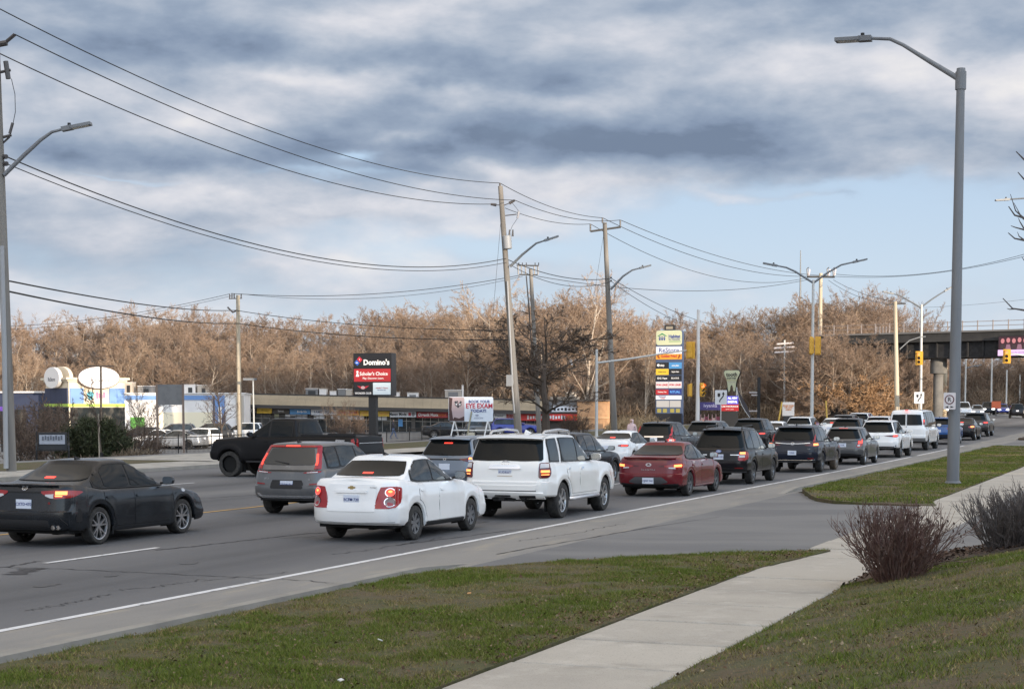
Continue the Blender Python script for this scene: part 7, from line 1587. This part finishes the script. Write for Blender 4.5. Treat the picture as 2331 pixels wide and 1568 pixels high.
def figure(stride=.25, arm=.12):
    return {'pelvis': (0, 0, .93, .13), 'chest': (0, .0, 1.25, .15), 'neck': (0, 0, 1.46, .055), 'head0': (0, .01, 1.55, .075), 'head1': (0, .01, 1.68, .085),
     'hipL': (-.09, 0, .88, .09), 'kneeL': (-.1, stride*.6, .48, .06), 'ankL': (-.1, stride, .09, .04), 'toeL': (-.1, stride+.16, .04, .03), 'hipR': (.09, 0, .88, .09), 'kneeR': (.1, -stride*.2, .48, .06), 'ankR': (.1, -stride, .11, .04), 'toeR': (.1, -stride+.16, .04, .03),
     'shL': (-.19, 0, 1.38, .06), 'elL': (-.24, -arm, 1.12, .045), 'haL': (-.22, arm, .90, .03), 'shR': (.19, 0, 1.38, .06), 'elR': (.24, arm*.3, 1.12, .045), 'haR': (.22, arm*2, .95, .03)}
BN = [('pelvis', 'chest'), ('chest', 'neck'), ('neck', 'head0'), ('head0', 'head1'), ('pelvis', 'hipL'), ('hipL', 'kneeL'), ('kneeL', 'ankL'), ('ankL', 'toeL'), ('pelvis', 'hipR'), ('hipR', 'kneeR'), ('kneeR', 'ankR'), ('ankR', 'toeR'), ('chest', 'shL'), ('shL', 'elL'), ('elL', 'haL'), ('chest', 'shR'), ('shR', 'elR'), ('elR', 'haR')]
q = FZ(895, 980, 150); o = person('person in dark jacket and blue jeans walking past the plaza shops', tuple(q), YAW-PI/2, figure(.28), BN, [F_('cloth_dark', (.03, .03, .04), .9), F_('jeans', (.10, .14, .24), .9), F_('skin_tone', (.45, .28, .2), .6)])
def clothe(o, fn): o.data.polygons.foreach_set('material_index', [fn(p.center) for p in o.data.polygons])
clothe(o, lambda c: 2 if c.z > 1.47 and c.y > .03 else (1 if c.z < .92 and abs(c.x) < .19 else 0))
q = FZ(1438, 980, 84); o = person('person in a pale pink hooded coat standing behind the black crossover', tuple(q), YAW+PI-.6, {**figure(.05, .05), 'head1': (0, .02, 1.69, .12), 'head0': (0, .01, 1.56, .12), 'chest': (0, 0, 1.25, .19), 'pelvis': (0, 0, .93, .17)}, BN, [F_('coat_pink', (.62, .46, .46), .8), F_('trousers_dark', (.05, .05, .06), .9), F_('skin_tone', (.45, .28, .2), .6)])
clothe(o, lambda c: 2 if c.z > 1.5 and c.y > .07 and c.z < 1.75 else (1 if c.z < .7 else 0))
# ------------------------------------------------------------------ trees and shrubs
def rmat(name, cols, rough=.9):
    """colour that differs a little from plant to plant and along the bark"""
    m = bpy.data.materials.new(name); m.use_nodes = True; t = NT(m.node_tree); b = t.n['Principled BSDF']; b.inputs['Roughness'].default_value = rough; b.inputs['Specular IOR Level'].default_value = .2
    r = t.node('ShaderNodeObjectInfo').outputs['Random']; n = t.noise(t.node('ShaderNodeTexCoord').outputs['Object'], 1.3, 3)
    c = t.ramp(r, [(i/(len(cols)-1), c) for i, c in enumerate(cols)])
    t.put(b.inputs['Base Color'], t.mix(t.m('MULTIPLY', n, .5), c, c4(tuple(x*1.45 for x in cols[0])))); return m
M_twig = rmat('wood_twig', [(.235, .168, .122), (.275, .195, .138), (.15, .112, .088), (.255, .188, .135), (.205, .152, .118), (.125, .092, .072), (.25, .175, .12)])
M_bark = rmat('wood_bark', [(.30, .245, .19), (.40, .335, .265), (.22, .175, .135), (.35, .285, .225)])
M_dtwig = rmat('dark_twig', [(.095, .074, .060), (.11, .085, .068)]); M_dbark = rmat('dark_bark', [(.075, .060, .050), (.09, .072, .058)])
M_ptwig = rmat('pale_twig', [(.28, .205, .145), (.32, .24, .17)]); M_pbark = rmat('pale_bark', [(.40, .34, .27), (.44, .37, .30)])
class Grow:
    def __init__(s, seed): s.r = np.random.default_rng(seed); s.tubes = []; s.rib = []
    def perp(s, d):
        a = s.r.normal(size=3); a -= d*(a @ d); return a/(np.linalg.norm(a)+1e-9)
    def branch(s, p, d, L, r0, lev, P):
        cfg = P[lev]; n = cfg['n']; pts = [p]; d = d/np.linalg.norm(d); rad = [r0]; dirs = [d]
        for i in range(n):
            d = d+s.perp(d)*cfg['wob']+np.array((0, 0, cfg['up'])); d /= np.linalg.norm(d); p = p+d*L/n; pts.append(p); dirs.append(d); rad.append(r0*(1-cfg.get('taper', .8)*(i+1)/n))
        (s.rib if cfg.get('rib') else s.tubes).append((np.array(pts), np.array(rad), lev))
        if lev+1 < len(P):
            nx = P[lev+1]; k = max(1, int(round(nx['count']*s.r.uniform(.75, 1.25))))
            for j in range(k):
                t = nx['from']+(1-nx['from'])*(j+s.r.random())/k; x = t*n; i = min(int(x), n-1); f = x-i
                q = pts[i]+(pts[i+1]-pts[i])*f; dd = dirs[i+1]; a = R_(s.r.uniform(*nx['ang'])); pp = s.perp(dd)
                nd = dd*math.cos(a)+pp*math.sin(a)
                s.branch(q, nd, L*nx['len']*s.r.uniform(.65, 1.2)*(1-nx.get('shrink', .35)*t), max(rad[i]*nx['rad'], nx['rmin']), lev+1, P)
    def arrays(s, wmin):
        """tubes by level -> (V, F) pairs"""
        tr = MB(); cr = MB()
        for pts, rad, lev in s.tubes: (tr if lev < 2 else cr).tube(pts, rad, 6 if lev == 0 else (4 if lev < 2 else 3), False)
        V = []; F = []; o = 0
        for pts, rad, lev in s.rib:
            ax = s.r.normal(size=3); dv = pts[-1]-pts[0]; sd = np.cross(dv, ax); sd /= np.linalg.norm(sd)+1e-9
            m = len(pts); w = np.maximum(np.linspace(1, .45, m)*max(rad[0], wmin), wmin*.4)[:, None]
            V.append(np.concatenate([pts-sd*w, pts+sd*w])); i = np.arange(m-1); F.append(np.stack([i, i+1, i+1+m, i+m], -1)+o); o += 2*m
        return tr, cr, (np.concatenate(V) if V else np.zeros((0, 3))), (np.concatenate(F) if F else np.zeros((0, 4), int))
def tree_mesh(seed, P, H, r0, wmin, lean=0.0, stems=1, spread=.3, bark=None, twig=None, low=0.0):
    g = Grow(seed)
    for k in range(stems):
        a = g.r.uniform(0, 2*PI); sp = (spread*g.r.uniform(.4, 1) if stems > 1 else lean)
        g.branch(np.array((math.cos(a)*.12*(stems > 1), math.sin(a)*.12*(stems > 1), -.2)), np.array((math.cos(a)*sp, math.sin(a)*sp, 1.)), H*g.r.uniform(.85, 1.05), r0*(1 if k == 0 else g.r.uniform(.6, 1)), 0, P)
    tr, cr, V, F = g.arrays(wmin)
    t = tr.build('trunk', bark, None, True); tm = t.data; bpy.data.objects.remove(t)
    cv, cf = np.array(cr.v).reshape(-1, 3), np.array(cr.f, int).reshape(-1, 4)
    if len(V): cf = np.concatenate([cf, F+len(cv)]); cv = np.concatenate([cv, V])
    o = npmesh('crown', cv, cf, twig); cm = o.data; bpy.data.objects.remove(o); return tm, cm, float(np.percentile(cv[:, 2], 99.6))
def PT(l1=9, l2=7, l3=7, l4=6, up=.10, a1=(28, 60), len1=.55, wob=.10, frm=.22):
    return [dict(n=8, wob=wob*.6, up=.03, taper=.85), dict(count=l1, **{'from': frm}, ang=a1, len=len1, rad=.55, rmin=.03, n=6, wob=wob*1.6, up=up, shrink=.45), dict(count=l2, **{'from': .2}, ang=(22, 60), len=.5, rad=.55, rmin=.018, n=4, wob=wob*1.8, up=up),
            dict(count=l3, **{'from': .15}, ang=(20, 60), len=.48, rad=.5, rmin=.012, n=3, wob=.2, up=up*.8, rib=True), dict(count=l4, **{'from': .1}, ang=(18, 55), len=.55, rad=.6, rmin=.008, n=2, wob=.2, up=up*.5, rib=True)]
def place_tree(ms, label, loc, sc, rz, group=None, cat='tree', name='bare_tree', sz=None):
    t = thing(name, label, cat, tuple(loc), rz, group); t.scale = (sc, sc, sz or sc)
    a = link('trunk', ms[0], t); b = link('crown', ms[1], t); return t
VAR = [tree_mesh(100+i, PT(l1=10+i % 3, l2=8, l3=9, l4=9, a1=((35, 68), (25, 52), (40, 75))[i % 3], len1=(.60, .66, .58)[i % 3], frm=(.22, .3, .12)[i % 3], up=.045, wob=.13), 10, .19, .0115, stems=(1, 2, 3, 1, 2, 1, 3)[i], spread=.28, bark=M_bark, twig=M_twig) for i in range(7)]
PALE = [tree_mesh(140+i, PT(l1=9, l2=7, l3=7, l4=7, a1=(24, 52), len1=.62, frm=.28, up=.06), 10, .17, .014, stems=(1, 2)[i], spread=.2, bark=M_pbark, twig=M_ptwig) for i in range(2)]
rt = random.Random(21)
def ridge(x):
    """tree-top line of the wood in the picture, measured along the photograph"""
    xs = [-100, 60, 100, 180, 300, 430, 520, 600, 700, 760, 830, 900, 960, 1000, 1060, 1110, 1160, 1220, 1290, 1340, 1380, 1420, 1470, 1560, 1620, 1680, 1750, 1820, 1880, 1920, 1980, 2050, 2110, 2160, 2331]
    ys = [735, 728, 715, 722, 702, 694, 712, 708, 706, 726, 690, 690, 684, 704, 702, 668, 690, 672, 660, 640, 672, 716, 700, 712, 714, 704, 684, 692, 668, 664, 668, 690, 704, 720, 780]
    return float(np.interp(x, xs, ys))
G_W = 'bare trees of the wood behind the plaza'
def LAB_W(x, back):
    z = ('behind the store tower', 'behind the white store wing', 'behind the vape shop', 'behind the black pylon sign', 'behind the eye clinic board', 'behind the leaning and crossarm poles', 'behind the tall tenant pylon', 'behind the tooth sign', 'right of the twin-armed lamp post')[int(np.searchsorted((270, 520, 740, 960, 1140, 1420, 1600, 1760), x))]
    return 'bare brown tree %s of the wood, %s' % ('on the ridge' if back else 'at the foot', z)
n_t = 0
rows_ = [(181, 46, .62), (192, 44, .80), (206, 42, .95), (222, 40, 1.0)]
for dist, step, f in rows_:
    x = -70+rt.uniform(0, step)
    while x < 2080:
        d = dist+rt.uniform(-5, 5)
        if x > 1500 and d < 190: d -= 8
        if not (1905 < x and d < 0):
            q = atd(x, 900, d); q[2] = float(gz(q[0], q[1]))-.25
            top = ridge(x)+rt.uniform(-4, 30) if f > .9 else ridge(x)+rt.uniform(25, 95)*(1.35-f)/.5
            Ht = (CAMH+(920-top)*d/3860)-q[2]
            if Ht > 3.2:
                ms = rt.choice(VAR if rt.random() < .94 else PALE); place_tree(ms, LAB_W(x, f > .9), q, Ht/ms[2]*rt.uniform(1.0, 1.15), rt.uniform(0, 6.28), G_W, sz=Ht/ms[2]); n_t += 1
        x += step*rt.uniform(.55, 1.3)
G_R = 'bare trees on the bank beside the rail bridge'
for x, d, top in ((1700, 170, 760), (1740, 172, 765), (1800, 168, 748), (1835, 165, 770), (1880, 171, 742), (1915, 160, 775), (1950, 158, 800), (1985, 160, 790), (2020, 175, 800), (2060, 180, 815), (2085, 190, 820), (1990, 178, 775), (1930, 176, 765), (2040, 168, 830), (1862, 152, 752), (1890, 150, 758), (1912, 153, 764), (1938, 151, 785), (1965, 153, 790), (1875, 156, 745), (1995, 154, 812), (1845, 156, 760)):
    q = atd(x, 900, d); q[2] = float(gz(q[0], q[1]))-.2; Ht = (CAMH+(920-top)*d/3860)-q[2]; ms = rt.choice(VAR); place_tree(ms, 'bare tree on the brushy bank in front of and under the rail bridge', q, Ht/ms[2]*1.15, rt.uniform(0, 6.28), G_R, sz=Ht/ms[2])
for k, x in enumerate(np.linspace(2170, 2440, 17)):
    for d, top in ((272, 828), (300, 800)):
        q = atd(x+rt.uniform(-8, 8), 900, d); q[2] = float(gz(q[0], q[1]))-.2; Ht = (CAMH+(920-top+rt.uniform(-6, 14))*d/3860)-q[2]
        ms = rt.choice(VAR)
        if Ht > 3: place_tree(ms, 'distant bare tree on the hill seen under the rail bridge', q, Ht/ms[2]*1.2, rt.uniform(0, 6.28), 'distant trees under the rail bridge', sz=Ht/ms[2])
def single(ms, label, x, base_y, d, top, wide=1.0, name='bare_tree', hm=11.0, cat='tree'):
    q = atd(x, 900, d); q[2] = float(gz(q[0], q[1]))-.1; Ht = (CAMH+(920-top)*d/3860)-q[2]; return place_tree(ms, label, q, Ht/ms[2]*wide, rt.uniform(0, 6.28), None, cat, name, Ht/ms[2])
single(PALE[0], 'tallest pale-limbed tree of the wood, right behind the crossarm pole', 1338, 0, 184, 612, .9); single(PALE[1], 'pale sunlit tree spreading left of the leaning pole, above the wood', 1125, 0, 186, 640, 1.0)
single(PALE[1], 'pale twin-trunked tree left of the tall tenant pylon', 1466, 0, 170, 712, .6); single(VAR[1], 'grey-brown tall tree standing up right of the radio mast', 1925, 0, 205, 655, .9); single(VAR[4], 'pair-stemmed tall tree above the bridge railing', 1975, 0, 208, 660, .8)
q = gzat(2090, 900, 215); single(VAR[2], 'round-topped bare tree above the bridge railing, left of the lamp post', 2095, 0, 215, 694, .75)
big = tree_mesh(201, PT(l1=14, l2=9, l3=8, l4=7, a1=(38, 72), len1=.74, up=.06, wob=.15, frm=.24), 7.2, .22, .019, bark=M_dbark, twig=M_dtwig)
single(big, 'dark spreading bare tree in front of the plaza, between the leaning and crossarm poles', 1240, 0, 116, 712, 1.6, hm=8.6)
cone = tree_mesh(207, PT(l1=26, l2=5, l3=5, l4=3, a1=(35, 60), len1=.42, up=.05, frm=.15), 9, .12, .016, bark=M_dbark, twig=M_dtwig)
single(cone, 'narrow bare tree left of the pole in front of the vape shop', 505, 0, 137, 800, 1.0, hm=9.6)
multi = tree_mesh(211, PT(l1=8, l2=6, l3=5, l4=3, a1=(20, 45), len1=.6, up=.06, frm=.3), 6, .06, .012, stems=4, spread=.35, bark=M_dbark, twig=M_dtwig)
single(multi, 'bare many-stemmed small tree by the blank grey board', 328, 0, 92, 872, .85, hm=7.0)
shr = tree_mesh(215, PT(l1=9, l2=6, l3=5, l4=3, a1=(20, 45), len1=.6, up=.05, frm=.12), 3, .022, .010, stems=9, spread=.75, bark=M_dbark, twig=rmat('shrub_twig', [(.12, .085, .065), (.15, .11, .085)]))
for k, (x, d, top, l) in enumerate(((48, 80, 930, 'bare brown shrub next to the wooden pole at the left edge'), (82, 82, 915, 'tall bare shrub behind the advert bench'), (112, 90, 905, 'bare shrub between the bench and the dark evergreen'), (296, 88, 950, 'bare shrub at the right side of the dark evergreen'), (345, 84, 975, 'low bare shrub left of the blank grey board'),
        (1298, 120, 938, 'bare shrub in front of the long red sign band'), (1325, 121, 945, 'smaller bare shrub right of the one before the red sign band'), (752, 118, 905, 'thin bare sapling above the pickup roof, left one'), (785, 120, 900, 'thin bare sapling above the pickup bed, right one'), (800, 117, 935, 'low brown shrub behind the pickup bed'), (1100, 112, 895, 'thin bare sapling at the right edge of the eye clinic board'))):
    single(shr if x not in (752, 785, 1100) else multi, l, x, 0, d, top, 1.0 if x not in (752, 785, 1100) else .6, 'bare_shrub' if x not in (752, 785, 1100) else 'bare_tree', 3.4 if x not in (752, 785, 1100) else 7.0, 'shrub' if x not in (752, 785, 1100) else 'tree')
# young tree tied to a pale stake
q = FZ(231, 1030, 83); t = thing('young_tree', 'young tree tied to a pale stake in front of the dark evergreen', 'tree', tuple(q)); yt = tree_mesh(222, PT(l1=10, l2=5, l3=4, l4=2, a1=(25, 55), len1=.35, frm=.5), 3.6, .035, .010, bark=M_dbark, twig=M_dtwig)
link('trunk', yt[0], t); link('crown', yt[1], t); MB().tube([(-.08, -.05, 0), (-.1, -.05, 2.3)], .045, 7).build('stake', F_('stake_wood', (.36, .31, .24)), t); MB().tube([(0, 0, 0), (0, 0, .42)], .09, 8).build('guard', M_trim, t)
# golden rounded shrub by the road
gold = tree_mesh(231, PT(l1=12, l2=8, l3=7, l4=5, a1=(20, 55), len1=.62, up=.0, frm=.1, wob=.16), 3, .03, .016, stems=16, spread=1.3, bark=M_ptwig, twig=rmat('golden_twig', [(.30, .185, .10), (.33, .21, .12)]))
single(gold, 'large rounded golden-brown shrub left of the far pale pole', 1925, 0, 152, 853, 1.25, 'bare_shrub', 3.3, 'shrub'); 
# evergreen mass
def foliage(name, label, loc, blobs, n, size, cols, seed):
    r = np.random.default_rng(seed); C = []; 
    for (cx, cy, cz, rx, ry, rz, w) in blobs:
        k = int(n*w); d = r.normal(size=(k, 3)); d /= np.linalg.norm(d, axis=1)[:, None]; rad = r.random(k)**.30*(1+.22*np.sin(d[:, 0]*7+d[:, 2]*5)+r.normal(0, .08, k)); C.append(np.array((cx, cy, cz))+d*rad[:, None]*np.array((rx, ry, rz)))
    C = np.concatenate(C); C = C[C[:, 2] > .05]; N = len(C); dr = r.normal(size=(N, 3)); dr[:, 2] += .5; dr /= np.linalg.norm(dr, axis=1)[:, None]; s_ = np.cross(dr, r.normal(size=(N, 3))); s_ /= np.linalg.norm(s_, axis=1)[:, None]
    L = (size*r.uniform(.6, 1.6, N))[:, None]; V = np.stack([C-s_*L*.10, C+s_*L*.10, C+dr*L+s_*L*.04, C+dr*L-s_*L*.04], 1).reshape(-1, 3); cc = np.array(cols)[r.integers(0, len(cols), N)]*r.uniform(.7, 1.35, (N, 1))
    t = thing(name, label, 'shrub', tuple(loc)); npmesh('foliage', V, np.arange(4*N).reshape(-1, 4), mat('needle', rough=.7, attr='Col', spec=.3), t, np.repeat(np.c_[cc, np.ones(N)], 4, 0)); return t
q = FZ(210, 1032, 86); t = foliage('evergreen_shrub', 'dark spreading evergreen shrub in front of the store with oval signs', q, [(-1.0, 0, .9, 1.2, 1.2, 1.0, .28), (.1, .2, 1.1, 1.3, 1.2, 1.15, .34), (1.0, 0, .8, 1.1, 1.1, .9, .25), (-.3, .1, 1.7, .5, .5, .6, .06), (.5, .3, 1.6, .6, .6, .65, .07)], 26000, .17, [(.030, .040, .016), (.042, .052, .02), (.05, .055, .025), (.028, .032, .016)], 41)
gs = Grow(43)
for i in range(26): gs.branch(np.array((gs.r.uniform(-1.6, 1.6), gs.r.uniform(-.6, .6), .1)), np.array((gs.r.normal(0, .5), gs.r.normal(0, .3), 1.)), gs.r.uniform(1.2, 2.3), .022, 0, [dict(n=6, wob=.15, up=-.02, taper=.8)])
tr, _, _, _ = gs.arrays(.01); tr.build('stems', M_dbark, t)
# undergrowth on the slopes: one mass
def brush(label, spots, seed, k=420, cols=None):
    r = np.random.default_rng(seed); V = []; col = []
    for (c, R0, H0, tint) in spots:
        a = r.uniform(0, 2*PI, k); rr = R0*np.sqrt(r.random(k)); b = np.stack([c[0]+rr*np.cos(a), c[1]+rr*np.sin(a), np.full(k, c[2]-.1)], -1)
        up = np.stack([np.cos(a)*.5*r.random(k), np.sin(a)*.5*r.random(k), np.ones(k)], -1)+r.normal(0, .35, (k, 3)); up /= np.linalg.norm(up, axis=1)[:, None]
        st = b+up*(H0*r.random(k)**1.2*.75*(1.15-rr/R0))[:, None]; d2 = up*.6+r.normal(0, .55, (k, 3)); d2 /= np.linalg.norm(d2, axis=1)[:, None]; L = (H0*r.uniform(.15, .45, k))[:, None]
        s_ = np.cross(d2, r.normal(size=(k, 3))); s_ /= np.linalg.norm(s_, axis=1)[:, None]; w = r.uniform(.012, .034, (k, 1))
        V.append(np.stack([st-s_*w, st+s_*w, st+d2*L+s_*w*.4, st+d2*L-s_*w*.4], 1).reshape(-1, 3)); cc = np.array(tint)*r.uniform(.6, 1.4, (k, 1)); col.append(np.repeat(np.c_[cc, np.ones(k)], 4, 0))
    V = np.concatenate(V); return tag(npmesh('undergrowth', V, np.arange(len(V)).reshape(-1, 4), mat('brush', rough=.9, attr='Col', spec=.15), None, np.concatenate(col)), label, 'undergrowth', kind='stuff')
sp = []; TN = [(.18, .13, .09), (.215, .158, .108), (.115, .085, .062), (.25, .185, .125), (.09, .068, .052), (.14, .105, .075)]
for i in range(430):
    x = rt.uniform(-90, 2110); d = rt.uniform(177, 225); q = atd(x, 900, d); q[2] = float(gz(q[0], q[1])); sp.append((q, rt.uniform(1.6, 3.2), rt.uniform(2.2, 5.2), rt.choice(TN)))
for i in range(70):
    x = rt.uniform(1400, 1900); d = rt.uniform(166, 178); q = atd(x, 900, d); q[2] = float(gz(q[0], q[1])); sp.append((q, rt.uniform(1.2, 2.6), rt.uniform(1.8, 4.2), rt.choice(TN)))
for i in range(46):
    x = rt.uniform(1880, 2110); d = rt.uniform(158, 186); q = atd(x, 900, d); q[2] = float(gz(q[0], q[1])); sp.append((q, rt.uniform(1.4, 2.4), rt.uniform(2.0, 4.6), rt.choice(TN)))
for i in range(60):
    x = rt.uniform(2130, 2480); d = rt.uniform(266, 310); q = atd(x, 900, d); q[2] = float(gz(q[0], q[1])); sp.append((q, rt.uniform(2, 4), rt.uniform(3, 7), rt.choice(TN)))
brush('brown bare brush covering the wooded slopes behind the plaza and the road', sp, 77)
sp = []
for i in range(46):
    x = rt.uniform(1400, 1500); d = rt.uniform(135, 160); q = atd(x, 900, d); q[2] = float(gz(q[0], q[1])); sp.append((q, 1.0, rt.uniform(.9, 1.8), (.30, .22, .13)))
for i in range(40):
    x = rt.uniform(20, 350); q = FZ(x, 1000, rt.uniform(78, 92)); sp.append((q, .7, rt.uniform(.4, 1.0), (.13, .10, .07)))
brush('dry tall weeds on the far side of the road', sp, 78, 160)
# the two clipped shrubs by the walk
def twiggy(name, label, loc, R0, H0, n, cols, seed, r0=.010, leaves=120):
    r = np.random.default_rng(seed); t = thing(name, label, 'shrub', tuple(loc)); mb = MB(); tips = []
    for i in range(n):
        a = r.uniform(0, 2*PI); q = math.sqrt(r.random()); b = np.array((math.cos(a)*q*R0*.42, math.sin(a)*q*R0*.42, -.05)); tilt = q*R_(35)*r.uniform(.7, 1.12); H = H0*r.uniform(.70, 1.02)/max(.62, math.cos(tilt*.6)); d = np.array((math.cos(a)*math.sin(tilt), math.sin(a)*math.sin(tilt), math.cos(tilt)))
        P = [b]; k = 7
        for j in range(k):
            d = d+r.normal(0, .17, 3)+np.array((0, 0, .06)); d /= np.linalg.norm(d); P.append(P[-1]+d*H/k)
        rr = r0*r.uniform(.65, 1.25); mb.tube(P, np.linspace(rr, rr*.38, k+1), 4, False); tips.append(P[-1])
        for j in range(r.integers(5, 10)):
            s = r.integers(2, k); dd = (P[s+1]-P[s]); dd /= np.linalg.norm(dd); dd = dd+r.normal(0, .38, 3); dd /= np.linalg.norm(dd); L = H*r.uniform(.12, .30); e = P[s]+dd*L*.5; e2 = e+(dd+np.array((0, 0, .35))+r.normal(0, .15, 3))*L*.45
            mb.tube([P[s], e, e2], [rr*.55, rr*.42, rr*.28], 3, False); tips.append(e2)
            for _ in range(r.integers(0, 3)): e3 = e+(dd+r.normal(0, .5, 3)+np.array((0, 0, .3)))*L*.35; mb.tube([e, e3], [rr*.36, rr*.22], 3, False); tips.append(e3)
    mb.build('stems', cols[0], t, True); lf = MB(); tips = np.array(tips)
    for i in range(leaves):
        p = tips[r.integers(len(tips))]+r.normal(0, .01, 3); d = np.array((r.normal(0, .4), r.normal(0, .4), -1.)); d /= np.linalg.norm(d); s = np.cross(d, r.normal(size=3)); s /= np.linalg.norm(s); L = r.uniform(.03, .065)
        lf.add([p, p+d*L*.5+s*L*.26, p+d*L, p+d*L*.5-s*L*.26], [(0, 1, 2, 3)])
    o = lf.build('dead_leaves', cols[1], t); o['kind'] = 'stuff'; return t
M_red1 = mat('red_stem', (.085, .040, .032), .6, noise=(9, (.15, .095, .075), 3)); M_lf = F_('withered_leaf', (.055, .032, .024), .8); M_gst = mat('grey_stem', (.065, .054, .050), .7, noise=(9, (.12, .10, .09), 3))
bq = lambda x, y, h: (lambda p: np.array((p[0], p[1], bz_(p[0], p[1]))))(at(x, y, h))
twiggy('twig_shrub', 'red-stemmed bare shrub at the end of the grass bank beside the sidewalk', bq(2042, 1330, .18), .60, 1.0, 210, (M_red1, M_lf), 51, .0078, 420)
for k, (x, y, h, l) in enumerate(((2290, 1258, .40, 'dark grey twiggy shrub right of the red-stemmed one, cut by the right edge'), (2375, 1240, .5, 'second dark grey twiggy shrub at the very right edge'))): twiggy('twig_shrub', l, bq(x, y, h), .60, .84, 150, (M_gst, M_lf), 61+k, .0085, 20)
# tree just outside the right edge, its twigs reaching in
q = cw(8.9, 26.5); q[2] = .1; t = thing('bare_tree', 'bare tree just beyond the right edge, only its twig ends reach into the sky', 'tree', tuple(q)); mb = MB(); dd = 26.5; W_ = lambda x, y, z=0: atd(x, y, dd+z)-q
MB().tube([(0, 0, -.2), (0, .1, 3), (.1, .2, 6.5)], [.14, .10, .05], 8).build('trunk', M_dbark, t, True)
for pts, r in (([(2520, 480), (2400, 420), (2331, 363), (2313, 345)], .022), ([(2520, 520), (2400, 455), (2331, 408), (2317, 392)], .02), ([(2520, 580), (2420, 530), (2345, 500), (2310, 490), (2296, 470)], .024), ([(2331, 497), (2312, 480), (2300, 442)], .012), ([(2420, 540), (2331, 523), (2312, 518), (2301, 514)], .014), ([(2331, 520), (2322, 505), (2318, 496)], .01), ([(2520, 600), (2400, 565), (2331, 547), (2310, 543), (2295, 530)], .02), ([(2331, 546), (2320, 538), (2316, 528)], .01), ([(2520, 720), (2400, 712), (2331, 706), (2305, 702), (2283, 679)], .02), ([(2310, 703), (2298, 704), (2292, 702)], .01), ([(2345, 600), (2331, 592), (2326, 585)], .01), ([(2331, 500), (2322, 488), (2308, 462)], .01)):
    mb.tube([W_(x, y) for x, y in pts], np.linspace(r*1.3, r*.35, len(pts)), 5)
mb.build('branch', mat('branch_grey', (.10, .085, .078), .8), t, True)
